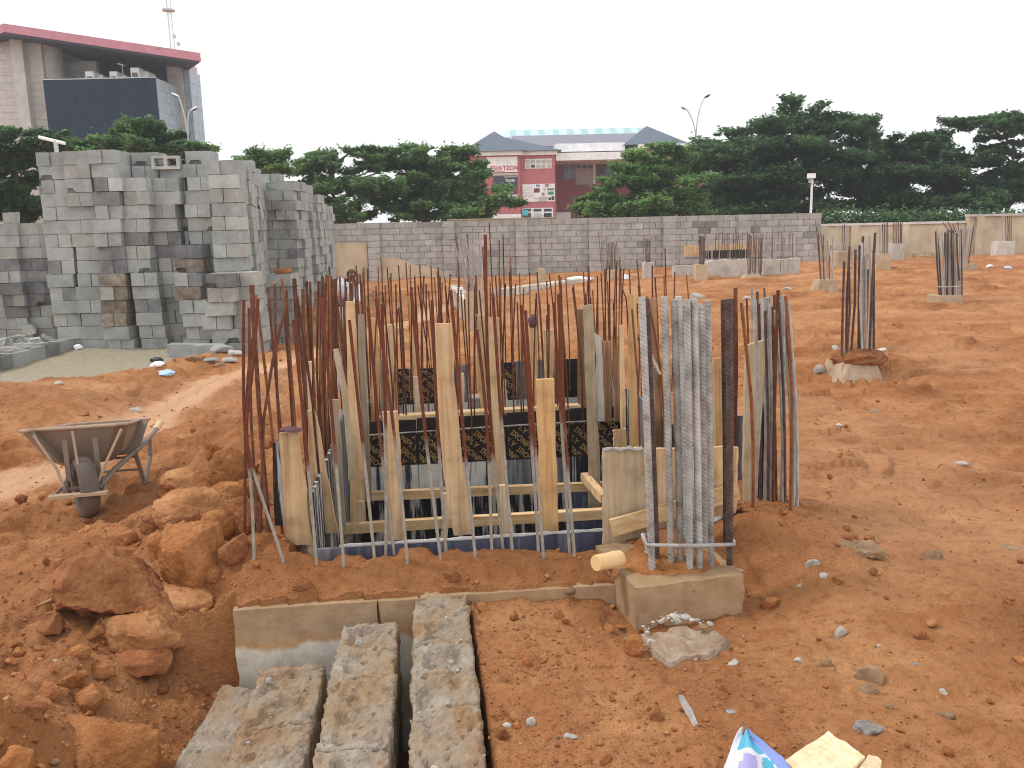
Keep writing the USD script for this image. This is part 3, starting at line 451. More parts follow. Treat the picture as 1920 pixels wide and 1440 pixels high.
# hoardings: white upper sign with red letters, dark middle sign, strip sign, poster
sg = fbox(RB, 'sign_board', 912, 970, 294, 323, DA, 0.08, 'white_paint', proud=0.08)
def letters(parent, text, px, py, d, hgt, m, bold=True, name='lettering', xscale=1.0):
    t = meshkit.text_mesh(text, hgt, 0.02, bold); p = atd(px, py, d); w = t.vertices.copy(); t.vertices = np.column_stack([p[0] + w[:, 0] * xscale, d - w[:, 2], p[2] + w[:, 1]]); t.faces = t.faces; part(parent, name, t, m)
letters(sg, 'EVATION', 919, 319.5, DA - 0.085, 0.33, 'sign_red', xscale=1.12); fbox(RB, 'sign_rule', 925, 946, 321, 322, DA - 0.1, 0.012, 'sign_red', sg)
fbox(RB, 'sign_board', 900, 971, 325, 329.5, DA, 0.1, 'coping', proud=0.1)
s2 = fbox(RB, 'sign_board', 925, 970.5, 331, 354, DA, 0.08, 'sign_dark', proud=0.08); letters(s2, 'TEAM', 947, 341, DA - 0.085, 0.2, 'white_paint'); fbox(RB, 'sign_rule', 945, 969, 331, 332.3, DA - 0.1, 0.012, 'sheet_white', s2)
s3 = fbox(RB, 'sign_board', 925, 970.5, 357, 363.5, DA, 0.08, 'maroon', proud=0.08); fbox(RB, 'sign_rule', 944, 962, 359, 361.5, DA - 0.1, 0.012, 'coping', s3)
fbox(RB, 'sign_board', 926, 971, 365, 377, DA, 0.08, 'sheet_white', proud=0.08); fbox(RB, 'wall_base', 885, 977, 402, 440, DA - 0.2, 0.1, 'white_paint')
po = fbox(RB, 'poster', 979.5, 1040, 345, 378, DB, 0.06, 'white_paint', proud=0.06)
rp = np.random.default_rng(3); k = 0
for (a, b, c, e, m) in [(1001, 1012, 353, 361, 'maroon'), (1005, 1012, 346, 350, 'sign_blue'), (1022, 1029, 345, 350, 'sign_skin'), (1026, 1039, 353, 357, 'sign_green'), (1027, 1038, 359, 365, 'sign_green'), (1028, 1033, 370, 375, 'sign_dark'), (1034, 1039, 368, 375, 'sign_dark'), (1016, 1021, 361, 367, 'sign_skin'), (1019, 1023, 353, 358, 'galvanised'), (1010, 1026, 369, 377, 'beige_panel'), (981, 999, 352, 353, 'galvanised'), (981, 997, 356, 357, 'galvanised'), (983, 1000, 367, 368, 'sheet_cyan'), (1000, 1012, 371, 372, 'galvanised'), (981, 994, 361, 362, 'galvanised')]:
    k += 1; fbox(RB, 'print', a, b, c, e, DB - 0.066 - 0.0006 * k, 0.004, m, po)

# ------------------------------------------------------------------ the tall building at the left
TB = thing('office_building', 'tall beige panelled office block with pink sloping roof and dark tiled bay', 'building', atd(200, 440, 54))
DL = 52.0
xl, xr = atd(80, 148, DL)[0], atd(292, 148, DL)[0]; zt = atd(186, 148, DL)[2]
# dark tiled bay
part(TB, 'bay_core', box(xl + 0.02, xr - 0.02, DL + 0.02, DL + 3.4, -0.5, zt - 0.03), 'soffit')
nc, nr_ = 11, 12
for j in range(nr_):
    z1 = zt - 0.62 * j - (0 if j else 0); z0 = z1 - 0.605
    w = (xr - xl) / nc
    for i in range(nc): part(TB, 'dark_tile', box(xl + i * w + 0.006, xl + (i + 1) * w - 0.006, DL - 0.01 - 0.004 * ((i * 7 + j * 3) % 3), DL + 0.018, z0, z1), 'dark_tile')
    for i in range(5): part(TB, 'grey_tile', box(xr - 0.018, xr + 0.012 + 0.004 * ((i + j) % 2), DL + 0.03 + i * 0.66, DL + 0.03 + i * 0.66 + 0.64, z0, z1), 'grey_tile')
part(TB, 'bay_coping', box(xl, xr + 0.02, DL - 0.02, DL + 0.1, zt + 0.002, zt + 0.05), 'galvanised')
# left wall with pilaster and rounded pier
xw0, xw1 = atd(-160, 148, DL + 1)[0], atd(84, 148, DL + 1)[0]; zr0 = atd(40, 68, DL)[2] + 0.8
part(TB, 'wall', box(xw0, xw1, DL + 1, DL + 8, -0.5, zr0 - 0.2), 'beige_panel')
ztop = zr0 - 0.25
for j in range(26):                           # cladding courses, each a shallow plank proud of the wall
    z1 = ztop - j * 0.42
    part(TB, 'cladding_course', box(xw0, xw1 - 0.01, DL + 0.975, DL + 1.002, z1 - 0.4, z1), 'beige_panel')
px_ = atd(36, 148, DL + 0.4)[0]
part(TB, 'pilaster', box(px_ - 0.35, px_ + 0.35, DL + 0.45, DL + 0.97, -0.5, zr0 - 0.3), 'beige_panel')
pr = trimesh.creation.cylinder(0.95, 14.0, sections=28); pr.apply_translation((atd(88, 148, DL + 2.2)[0] + 0.1, DL + 2.1, 6.4)); part(TB, 'round_pier', pr, 'beige_panel', smooth=40)
for j in range(30):
    rg = trimesh.creation.cylinder(0.972, 0.4, sections=28); rg.apply_translation((atd(88, 148, DL + 2.2)[0] + 0.1, DL + 2.1, 13.2 - j * 0.42)); part(TB, 'pier_course', rg, 'beige_panel', smooth=40)
part(TB, 'inner_wall', box(atd(112, 148, DL + 3)[0], atd(174, 148, DL + 3)[0], DL + 3.6, DL + 4, 8, atd(150, 115, DL + 3.6)[2]), 'beige_panel')
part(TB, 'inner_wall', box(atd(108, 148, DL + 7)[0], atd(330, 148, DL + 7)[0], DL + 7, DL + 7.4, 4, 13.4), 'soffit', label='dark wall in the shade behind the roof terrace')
part(TB, 'terrace_floor', box(xl + 0.03, atd(318, 148, DL + 3)[0], DL + 3.41, DL + 7, zt - 0.6, zt - 0.2), 'beige_panel')
xq0, xq1 = atd(314, 148, DL + 3.2)[0], atd(342, 148, DL + 3.2)[0]
part(TB, 'end_pier', box(xq0, xq1, DL + 3.2, DL + 6, -0.5, atd(328, 118, DL + 3.2)[2] + 0.2), 'coping')
xe = atd(345, 148, DL + 3.3)[0]; part(TB, 'side_wall_core', box(xq1 + 0.02, xe + 0.3, DL + 3.4, DL + 5.3, -0.5, atd(352, 134, DL + 4)[2]), 'soffit')
zs = atd(352, 134, DL + 4)[2]
for j in range(12):
    for i in range(2): part(TB, 'grey_tile', box(xe + 0.302, xe + 0.32 + 0.004 * ((i + j) % 2), DL + 3.42 + i * 0.95, DL + 3.42 + i * 0.95 + 0.92, zs - 0.75 * (j + 1) + 0.015, zs - 0.75 * j), 'grey_tile')
    part(TB, 'grey_tile', box(xq1 + 0.02, xe + 0.3, DL + 3.37, DL + 3.398, zs - 0.75 * (j + 1) + 0.015, zs - 0.75 * j), 'grey_tile')
# the sloping roof slab
rl, rr = atd(8, 60, DL - 1.2), atd(377, 115, DL - 0.2); th = 0.46
A = np.array([rl, rr, rr + np.array([-5.4, 10.5, 0.9]), rl + np.array([-4, 10.5, 0.6]), rl + np.array([-6.0, 4.5, -0.4])])
v = np.vstack([A, A + zz * th]); nA = 5
f = [[0, i + 1, i] for i in range(1, nA - 1)] + [[nA, nA + i, nA + i + 1] for i in range(1, nA - 1)]
for i in range(nA): j = (i + 1) % nA; f += [[i, j, nA + j], [i, nA + j, nA + i]]
part(TB, 'roof', trimesh.Trimesh(v, np.array(f), process=False), 'roof_pink')
A2 = A.copy(); c_ = A.mean(0); A2 = c_ + (A - c_) * 0.985; v = np.vstack([A2 - zz * 0.1, A2 - zz * 0.004]); part(TB, 'soffit', trimesh.Trimesh(v, np.array(f), process=False), 'soffit')
for k, (a, b, c, e, lab) in enumerate([(159, 186, 134, 148, 'left white air conditioning unit on the dark tiled bay, nearest the beige wall'), (205, 229, 134, 148, 'middle white air conditioning unit on the dark tiled bay'), (244, 272, 127, 147, 'largest white air conditioning unit, nearest the end of the dark tiled bay')]):
    p0, p1 = atd(a, c, DL + 0.7), atd(b, e, DL + 0.7); t = thing('air_conditioner', lab, 'air conditioner', (p0[0], DL + 0.7, zt - 0.2))
    part(t, 'casing', box(p0[0], p0[0] + (p1[0] - p0[0]) * 0.62, DL + 0.7, DL + 2.0, zt - 0.2, p0[2]), 'white_paint'); part(t, 'casing_back', box(p0[0] + (p1[0] - p0[0]) * 0.62 + 0.003, p1[0], DL + 1.2, DL + 2.3, zt - 0.2, p0[2] - 0.14), 'white_paint')
    part(t, 'fan_grille', box(p0[0] + 0.08, p0[0] + (p1[0] - p0[0]) * 0.5, DL + 0.685, DL + 0.699, zt - 0.1, p0[2] - 0.28), 'steel_grey')
    part(t, 'stand', box(p0[0] + 0.05, p1[0] - 0.05, DL + 0.8, DL + 1.9, zt - 0.3, zt - 0.203), 'steel_grey')
q = atd(229, 122, DL + 1.5); t = thing('roof_lamp', 'small flat lamp on a thin post between the air conditioning units', 'lamp', (q[0], DL + 1.5, zt)); part(t, 'post', tube([(q[0], DL + 1.5, zt - 0.2), (q[0], DL + 1.5, q[2])], 0.03), 'galvanised'); part(t, 'lamp_head', obox(np.array([q[0] - 0.05, DL + 1.5, q[2] + 0.03]), [0.96, 0, -0.28], [0, 1, 0], [0.28, 0, 0.96], 0.36, 0.2, 0.06), 'white_paint')

# ------------------------------------------------------------------ mast and lamps
md = 75.0; mb = atd(324, 98, md); mt = atd(315, -40, md); t = thing('radio_mast', 'tall lattice radio mast with a round platform rising behind the pink roof', 'mast', (mb[0], md, 0))
mb0 = np.array([mb[0], md, 3.0]); mtop = np.array([mb[0] - 0.05, md, mt[2]])
legs = [np.array([math.cos(a), math.sin(a), 0]) * 0.22 for a in (0.3, 2.4, 4.5)]
for l in legs: part(t, 'mast_leg', tube([mb0 + l * 1.3, mtop + l * 0.8], 0.035, 5), 'galvanised')
br = []
for k in range(60):
    a, b = mb0 + (mtop - mb0) * k / 60, mb0 + (mtop - mb0) * (k + 1) / 60; s = 1.3 - 0.5 * k / 60
    for i in range(3): br.append(tube([a + legs[i] * s, b + legs[(i + 1) % 3] * s], 0.016, 4))
part(t, 'bracing', cat_(br), 'galvanised')
pz = atd(319, 19, md)[2]; dk = trimesh.creation.cylinder(0.52, 0.14, sections=18); dk.apply_translation((mb[0] - 0.04, md, pz)); part(t, 'platform', dk, 'galvanised')
for dz, dx in ((-2.1, 0.32), (-2.7, 0.6), (1.2, 0.3)):
    ds_ = trimesh.creation.cylinder(0.16, 0.1, sections=12); ds_.apply_transform(trimesh.transformations.rotation_matrix(math.pi / 2, (1, 0, 0))); ds_.apply_translation((mb[0] + dx, md - 0.2, pz + dz)); part(t, 'dish', ds_, 'galvanised')
def street_lamp(d, base_px, arms, label, col='galvanised', r=0.05, hs=0.55):
    fork = atd(*base_px, d); t = thing('street_lamp', label, 'street lamp', (fork[0], d, -0.3))
    part(t, 'pole', tube([(fork[0], d, -0.5), (fork[0], d, fork[2])], [r * 1.4, r]), col, smooth=40)
    for (mx, my, tx, ty, dirx, head) in arms:
        m_, e_ = atd(mx, my, d), atd(tx, ty, d); f0 = np.array([fork[0], d, fork[2] - 0.05]); ts = np.linspace(0, 1, 9)[:, None]
        part(t, 'arm', tube((1 - ts) ** 2 * f0 + 2 * ts * (1 - ts) * m_ + ts ** 2 * e_, r * 0.7), col, smooth=40)
        hd = trimesh.creation.icosphere(subdivisions=2, radius=1.0); hd.vertices = hd.vertices * np.array([0.34, 0.16, 0.11]) * hs; hd.vertices[:, 2] = np.maximum(hd.vertices[:, 2], -0.05 * hs)
        hd.apply_transform(trimesh.transformations.rotation_matrix(-dirx * 0.45, (0, 1, 0))); hd.apply_translation(e_ + np.array([dirx * 0.22 * hs, 0, 0.08 * hs])); hp = part(t, 'lamp_head', hd, head, smooth=60)
        ln_ = trimesh.creation.icosphere(subdivisions=1, radius=1.0); ln_.vertices = ln_.vertices * np.array([0.2, 0.11, 0.05]) * hs; ln_.apply_transform(trimesh.transformations.rotation_matrix(-dirx * 0.45, (0, 1, 0))); ln_.apply_translation(e_ + np.array([dirx * 0.24 * hs, 0, 0.01 * hs])); part(hp, 'lens', ln_, 'black_paint')
street_lamp(47, (1305, 262), [(1306, 205, 1322, 182, 1, 'black_paint'), (1303, 222, 1286, 204, -1, 'galvanised')], 'tall street lamp with two curved arms behind the dark trees, right of the red building')
street_lamp(30, (353, 262), [(346, 205, 334, 180, -1, 'white_paint'), (349, 205, 359, 206, 1, 'white_paint')], 'street lamp with two white heads in front of the office block', 'galvanised', 0.03, 0.42)
q = atd(1523, 332, 33.6); t = thing('camera_pole', 'slim white pole with a white security camera behind the end of the block wall', 'pole', (q[0], 33.6, 0))
part(t, 'pole', tube([(q[0], 33.6, -0.2), (q[0], 33.6, q[2])], 0.045, 8), 'white_paint', smooth=40); part(t, 'camera', box(q[0] - 0.2, q[0] + 0.05, 33.35, 33.62, q[2] - 0.05, q[2] + 0.13), 'white_paint'); part(t, 'camera_arm', box(q[0] - 0.14, q[0] - 0.02, 33.5, 33.6, q[2] - 0.22, q[2] - 0.06), 'galvanised')
a, b, c = atd(73, 257, 21), atd(122, 269, 21), atd(106, 290, 21); t = thing('site_lamp', 'slanting white tube lamp on a short post behind the tall block stack', 'lamp', c)
part(t, 'lamp_head', tube([a, b], 0.045, 6), 'white_paint'); part(t, 'post', tube([c - zz * 1.8, (a + b) / 2 + np.array([0.08, 0, 0])], 0.05, 6), 'galvanised')

# ------------------------------------------------------------------ stacks of hollow blocks
rb = np.random.default_rng(11)
ORD = ['bottom', 'second', 'third', 'fourth', 'fifth', 'sixth', 'seventh', 'eighth', 'ninth', 'tenth', 'eleventh', 'twelfth', 'thirteenth', 'fourteenth', 'fifteenth', 'sixteenth']
LH = 0.2225
stack_rest = []
n_blk = 0
TONES = [('block_grey', 'grey'), ('block_pale', 'pale grey'), ('block_warm', 'warm grey'), ('block_dark', 'dark grey'), ('block_brown', 'brown stained')]
BT = [rough_box(0.44, 0.213, 0.216, rb, 0.0017, (5, 3, 3)) for _ in range(9)]
def chipped(rng):                              # a block with a corner broken away
    m = rough_box(0.44, 0.213, 0.216, rng, 0.0015, (10, 4, 6)); v = m.vertices; s = rng.choice([-1, 1]); c = np.array([s * 0.1 * rng.uniform(0.6, 2.2), -0.11, -0.11]); d = np.linalg.norm((v - c) * [1, 1, 1.25], axis=1); k = d < 0.1
    v[k] += np.array([0, 0.09, 0.02]) * (1 - d[k] / 0.1)[:, None] + np.array([0, 0, 0.06]) * (v[k][:, 2:3] < -0.06); m.vertices = v; return m
GROUP = 'concrete blocks stacked in the piles'
def block(c, rz, tone, label, tilt=(0, 0), chip=False, as_thing=True):
    global n_blk
    m = place(chipped(rb) if chip else BT[rb.integers(9)], c, rz=rz, tilt=tilt)
    if as_thing and n_blk < 296: n_blk += 1; single('concrete_block', m, tone, label, 'concrete block', GROUP)
    else: stack_rest.append(m)
def pile(cx, cy, z0, n, name, rz=0.0, par=0, things=(0, 99), back=True, tone_at=None, ragged=0.032, front_only=False, lean=(0, 0), skip=None):
    """crosswise pile: courses of a stretcher pair and of a header pair in turn"""
    o = np.array([cx, cy + (rb.normal(0, 0.05) if things[0] < 99 else 0), 0.0]); cur = np.zeros(2)
    for k in range(n):
        cur = 0.7 * cur + rb.normal(0, ragged, 2)
        r = rz + rb.normal(0, 0.035); ax = np.array([math.cos(r), math.sin(r), 0]); ay = np.array([-math.sin(r), math.cos(r), 0])
        c = o + np.array([cur[0] + lean[0] * k, min(cur[1], 0.03) + lean[1] * k, 0]) + zz * (z0 + LH * (k + 0.5)); til = (rb.normal(0, 0.006), rb.normal(0, 0.008))
        t_ = tone_at(k) if tone_at else rb.choice(5, p=[0.74, 0.16, 0.07, 0.03, 0.0]); ok = things[0] <= k < things[1]
        if skip and k in skip: continue
        if (k + par) % 2 == 0:
            block(c - ay * 0.112, r, TONES[t_][0], f'{TONES[t_][1]} block laid lengthwise, {ORD[k]} course, {name}', til, rb.random() < 0.12, ok)
            if back: block(c + ay * 0.112, r, TONES[t_][0], '', til, False, False)
        else:
            for s, w in ((-1, 'left'), (1, 'right')):
                t2 = t_ if rb.random() < 0.75 else rb.choice(4)
                block(c + ax * 0.112 * s + ay * rb.normal(0, 0.012), r + math.pi / 2 + rb.normal(0, 0.012), TONES[t2][0], f'{TONES[t2][1]} block, {w} of end-on pair, {ORD[k]} course, {name}', (til[1], til[0]), False, ok)
d0 = 14.45; z0 = -0.36
cx = lambda px, d=14.45, y=470: atd(px, y, d)[0]
def dark_at(lo, hi, t): return lambda k: t if lo <= k < hi else rb.choice(5, p=[0.74, 0.16, 0.07, 0.03, 0.0])
pile(cx(107), d0 + 0.22, z0, 15, 'leftmost pile of the tall stack', 0.02, 1, tone_at=dark_at(8, 8, 3))
pile(cx(159), d0 + 0.2, z0, 15, 'second pile of the tall stack', 0.0, 0)
pile(cx(212), d0 + 0.24, z0, 15, 'third pile of the tall stack', 0.0, 1, tone_at=lambda k: 4 if 1 < k < 6 else (3 if k in (6, 7) else rb.choice(5, p=[0.74, 0.16, 0.07, 0.03, 0.0])))
pile(cx(264), d0 + 0.2, z0, 13, 'fourth pile of the tall stack', 0.0, 0)
pile(cx(311), d0 + 0.4, z0, 13, 'fifth recessed pile of the tall stack', 0.0, 1, tone_at=lambda k: 3 if k in (7, 8) else rb.choice(3))
pile(cx(349, 14.1), d0 - 0.18, z0, 8, 'low brown topped front pile', 0.0, 0, tone_at=lambda k: 3 if k == 7 else (4 if k > 3 else rb.choice(2)))
pile(cx(366), d0 + 0.55, z0, 13, 'pile behind the low brown one', 0.0, 1, things=(8, 99))
pile(cx(430, 14.3, 440), d0 + 0.0, z0, 14, 'tall corner pile', -0.02, 0, ragged=0.012)
for k, px in enumerate((262, 314, 366)): pile(cx(px), d0 + 0.75, z0, 15 - (k == 1), ('upper back row behind the fourth pile', 'upper back row behind the fifth pile', 'upper back row behind the sixth pile')[k], 0.0, k % 2, things=(13, 99))
pile(cx(412, 13.7), 13.75, z0, 6, 'low pile before the tall corner pile', 0.05, 1, ragged=0.05, tone_at=lambda k: (0, 0, 1, 0, 2, 3)[k])
pile(cx(466, 13.9), 13.9, z0, 6, 'outermost low pile', -0.05, 0, ragged=0.05, tone_at=lambda k: (0, 1, 0, 0, 0, 2)[k])
pile(cx(508, 14.5), 15.2, z0 - 0.1, 6, 'low pile under the red clod', -0.1, 1, tone_at=lambda k: (0, 0, 0, 3, 0, 0)[k])
for i in range(1, 15):                        # the long right flank of the tall stack
    pile(cx(430, 14.3, 440) - 0.1 * i + rb.normal(0, 0.02), d0 + 0.46 * i, z0, 14 if i not in (6, 7, 11) else 15, f'{ORD[i] if i else "first"} flank pile', 0.2, i % 2, things=(0, 99) if i < 2 else (99, 99), ragged=0.015)
for j in range(6):                            # the inside of the stack
    for i in range(8):
        pile(cx(107) + 0.46 * j, d0 + 0.7 + 0.46 * i + (0.5 if j > 2 else 0), z0, 15 if j < 3 else 13, 'x', 0, i % 2, things=(99, 99)) if i == 0 else None
top = [(322, 300, 14.9, 'hollow block lying on its side on top of the tall stack')]
# second stack, further back and set out to the right
D2 = 20.4
pile(cx(514, D2, 440), D2 + 0.02, z0, 13, 'left pile, second stack', 0.0, 0, things=(2, 99))
pile(cx(541, D2, 440), D2 + 0.15, z0, 14, 'front right pile, second stack', -0.02, 1, things=(2, 99))
pile(cx(498, D2, 440), D2 + 0.9, z0, 15, 'tallest pile, second stack', 0.0, 1, things=(13, 99))
for i in range(1, 12): pile(cx(541, D2, 440) - 0.018 * i + rb.normal(0, 0.03) + (0.12 if i in (5, 6, 7) else 0), D2 + 0.15 + 0.46 * i, z0, (14, 14, 13, 13, 14, 13, 13, 12, 13, 12, 12, 12)[i % 12], 'x', 0.0, i % 2, things=(99, 99))
# dark stack at the left edge, behind
for k, px in enumerate((-74, -28, 16, 60)):
    nm = ('', 'pile cut by the left edge', 'left pile of the dark stack', 'right pile of the dark stack')[k]
    pile(cx(px, 16.4, 480), 16.6, z0, 10, nm, 0.0, k % 2, things=(2, 99) if k > 1 else (99, 99), tone_at=lambda k_, kk=k: (3 if kk == 3 and k_ < 7 or k_ in (6,) else (3 if k_ < 5 else (0 if rb.random() < 0.8 else 2))))
    pile(cx(px, 16.4, 480), 17.1, z0, 10, '', 0.0, k % 2, things=(99, 99))
single('stack_core', cat_(stack_rest), 'block_grey', 'inner and far concrete blocks of the stacks', 'concrete blocks', kind='stuff')
def hollow(rng, sx=0.45, sy=0.22, sz=0.22):
    c = m3.CrossSection.square((sx, sy), True); hs = m3.CrossSection.square((sx * 0.32, sy * 0.58), True)
    c = c - hs.translate((-sx * 0.22, 0)) - hs.translate((sx * 0.22, 0)); m = tm(m3.Manifold.extrude(c, sz)); m.vertices = m.vertices - [0, 0, sz / 2] + rng.normal(0, 0.003, m.vertices.shape); return m
q = atd(312, 303, 14.9); m = hollow(rb); m.apply_transform(trimesh.transformations.rotation_matrix(math.pi / 2, (1, 0, 0))); m.apply_transform(trimesh.transformations.rotation_matrix(0.2, (0, 0, 1)))
single('hollow_block', place(m, q - zz * 0.02), 'block_warm', 'hollow block lying on its side on top of the tall stack, its two cavities showing', 'concrete block')
for (px, py, d, rz, lab, tn) in [(20, 399, 16.5, 0.05, 'single small upright block on top of the dark stack at the left', 'block_warm')]:
    c = atd(px, py, d); single('hollow_block', place(rough_box(0.22, 0.2, 0.2, rb), (c[0], c[1], z0 + 10 * LH + 0.1), rz=rz), tn, lab, 'concrete block')
def gz(px, py, z=-0.3):                        # the ground point seen at a pixel
    d = ray(px, py); ys = np.geomspace(1.3, 60, 1500); P = EYE + d * (ys / d[1])[:, None]; below = P[:, 2] < Hv(P[:, 0], P[:, 1])
    return P[np.argmax(below)] if below.any() else atz(px, py, z)
# kerb row of blocks in front of the rubble
ka, kb = atz(128, 655, -0.3), atz(-40, 702, -0.3); kd = (kb - ka); kl = np.linalg.norm(kd); kd /= kl
for i in range(int(kl / 0.46) + 1):
    c = ka + kd * (0.23 + 0.46 * i) + zz * 0.05; r = math.atan2(kd[1], kd[0])
    single('kerb_block', place(hollow(rb), (c[0], c[1], -0.22), rz=r + rb.normal(0, 0.03), tilt=(0, rb.normal(0, 0.02))), ['block_grey', 'block_dark', 'block_grey'][i % 3], f'{ORD[i] if i else "first"} grey block from the tall stack in the kerb row edging the rubble', 'concrete block', 'kerb blocks edging the rubble')
    c2 = c + np.array([-kd[1], kd[0], 0]) * -0.24
    if 0 < i < 5: single('kerb_block', place(hollow(rb), (c2[0], c2[1], -0.2), rz=r + math.pi / 2 + rb.normal(0, 0.05)), 'block_warm', f'{ORD[i]} hollow block of the inner row on the rubble, cavities facing up', 'concrete block', 'hollow blocks of the inner kerb row')
rub = [(72, 597, 0.42, 'dark_stone', 0.5, 'largest dark broken block leaning on the leftmost block pile'), (45, 590, 0.4, 'block_grey', 1.2, 'tilted grey slab on top of the rubble heap'), (55, 615, 0.36, 'block_warm', 2.0, 'pale tan broken block in the middle of the rubble heap'), (10, 606, 0.4, 'block_warm', 0.3, 'pale broken block at the left edge of the rubble heap'), (30, 632, 0.3, 'block_grey', 0.9, 'flat grey block shard low on the rubble heap'), (62, 636, 0.26, 'block_pale', 2.4, 'pale pointed shard on the rubble just above the kerb row'),
       (5, 640, 0.34, 'block_pale', 1.7, 'pale slab at the foot of the rubble heap by the left edge'), (90, 632, 0.2, 'block_pale', 0.2, 'small pale shard near the blue plastic scrap'), (24, 600, 0.25, 'block_dark', 2.8, 'dark broken block half buried in the rubble heap')]
for i, (px, py, s, m_, rz, lab) in enumerate(rub):
    c = atz(px, py, -0.1); m = rough_box(s, s * 0.55, s * 0.42, rb, 0.02, (3, 2, 2)); m = place(m, (c[0], c[1], -0.14 + 0.12 * (py < 612) + 0.1 * (py < 600)), rz=rz, tilt=(rb.normal(0, 0.3), rb.normal(0, 0.25))); single('broken_block', m, m_, lab, 'broken block', None)
hp_ = rock(77, (2.6, 1.5, 0.6), 4, 0.5, 0); hp_.vertices[:, 2] += 0.0; hp_.apply_translation((*atz(20, 615, -0.3)[:2], -0.32)); single('rubble_heap', hp_, 'block_dark', 'heap of crushed block rubble and dust behind the kerb row', 'rubble', kind='stuff')
for (px, py, rz, ti, m_, lab) in [(403, 630, 0.1, (0.25, 0.1), 'block_warm', 'loose tan block tilted at the foot of the corner pile'), (345, 655, 0.0, (0, 0.03), 'block_grey', 'left of two loose grey blocks lying on the sand before the stack'), (392, 655, -0.06, (0.05, 0), 'block_grey', 'right of two loose grey blocks lying on the sand before the stack')]:
    c = atz(px, py, -0.2); single('loose_block', place(BT[2], (c[0], c[1], H(c[0], c[1]) + 0.1), rz=rz, tilt=ti), m_, lab, 'concrete block')
for (px, py, s, m_, lab) in [(508, 598, 0.36, 'block_grey', 'upper of two rounded pale boulders right of the block stacks'), (505, 637, 0.34, 'block_grey', 'lower of two rounded pale boulders right of the block stacks')]:
    c = gz(px, py + 12, -0.2); m = rock(int(px + py), (s * 1.1, s, s * 0.85), 3, 0.3); m.apply_translation(c + zz * s * 0.3); single('boulder', m, m_, lab, 'boulder', smooth=35)
c = atd(527, 496, 15.1); m = rock(4, (0.4, 0.25, 0.16)); m.apply_translation((c[0], c[1], z0 - 0.1 + 6 * LH + 0.05)); single('red_clod', m, 'clod_pale', 'reddish clod lying on top of a low block pile', 'clod', smooth=35)

# ------------------------------------------------------------------ trees
def tree(name, label, px, d, ybase, crowns, leafm, seed, nleaf=13000, ls=0.16, trunk_r=0.16, group=None):
    nleaf = int(nleaf * 2.9); ls = ls * 1.0
    """crowns: (pixel x, pixel y, half width px, half height px) ellipses at depth d that hold flat layers of foliage"""
    rng = np.random.default_rng(seed); b = atd(px, ybase, d); base = np.array([b[0], d, -0.4]); t = thing(name, label, 'tree', base, group)
    s = d / FP; plates = []
    for (ex, ey, hw, hh) in crowns:
        c = atd(ex, ey, d); a_, h_ = hw * s, hh * s; n = max(12, int(a_ * h_ * 24))
        for _ in range(n):
            while True:
                p = rng.uniform(-1, 1, 3)
                if (p ** 2).sum() < 1: break
            r = rng.uniform(0.22, 0.8) * (0.5 + 0.5 * min(1, a_ / 3.5))
            plates.append((c[0] + p[0] * a_, d + p[1] * min(a_, 3.0), c[2] + p[2] * h_, r))
    plates = np.array(plates); w = plates[:, 3] ** 2; k = rng.choice(len(plates), nleaf, p=w / w.sum()); P = plates[k]
    th, rr = rng.uniform(0, 2 * np.pi, nleaf), np.sqrt(rng.uniform(0, 1, nleaf)); lob = 1 + 0.3 * np.sin(th * 5 + k * 1.7) + 0.18 * np.sin(th * 9 + k)
    rr = rr * lob; tilt_a = (k * 2.39) % 6.28
    x = P[:, 0] + rr * P[:, 3] * np.cos(th); y = P[:, 1] + rr * P[:, 3] * np.sin(th) * 0.9
    z = P[:, 2] + P[:, 3] * (0.12 * rr ** 2 - 0.05 + 0.2 * rr * np.cos(th - tilt_a)) + rng.normal(0, 0.17, nleaf) * P[:, 3]
    C = np.column_stack([x, y, z]); az = rng.uniform(0, 2 * np.pi, nleaf); til = rng.normal(0, 0.42, nleaf); L_ = ls * rng.uniform(0.7, 1.4, nleaf)
    A_ = np.column_stack([np.cos(az) * np.cos(til), np.sin(az) * np.cos(til), np.sin(til)]); B_ = np.column_stack([-np.sin(az), np.cos(az), rng.normal(0, 0.38, nleaf)]); B_ /= np.linalg.norm(B_, axis=1)[:, None]
    V = np.stack([C - A_ * L_[:, None] * 0.6, C + B_ * L_[:, None] * 0.34, C + A_ * L_[:, None] * 0.6, C - B_ * L_[:, None] * 0.34], 1).reshape(-1, 3)
    f = (np.arange(nleaf)[:, None] * 4 + np.array([[0, 1, 2, 3]])); part(t, 'crown', tm((V, f)), leafm)
    cz = plates[:, 2].min(); fork = base + zz * max(1.2, (cz - base[2]) * 0.8)
    part(t, 'trunk', tube([base, base + (fork - base) * 0.5 + rng.normal(0, 0.08, 3) * [1, 1, 0], fork + zz * (plates[:, 2].max() - fork[2]) * 0.75], [trunk_r, trunk_r * 0.8, trunk_r * 0.25], 7), 'bark', smooth=40)
    for p in plates[rng.choice(len(plates), min(len(plates), 16), replace=False)]:
        e = p[:3]; hz = min(max(fork[2], e[2] - 0.35 * np.hypot(e[0] - fork[0], e[1] - fork[1])), e[2]); st = np.array([fork[0], fork[1], max(fork[2], hz) - 0.2]); m_ = (st + e) / 2 + zz * 0.15 + rng.normal(0, 0.1, 3)
        part(t, 'limb', tube([st, m_, e], [trunk_r * 0.4, trunk_r * 0.25, 0.015], 5), 'bark')
    return t
tree('canopy_tree', 'tree with dark drooping foliage at the left edge behind the dark block stack', 40, 27, 420, [(20, 268, 75, 30), (0, 330, 60, 40), (50, 350, 45, 45), (20, 390, 60, 20)], 'leaf_dark', 1, 16000, 0.13)
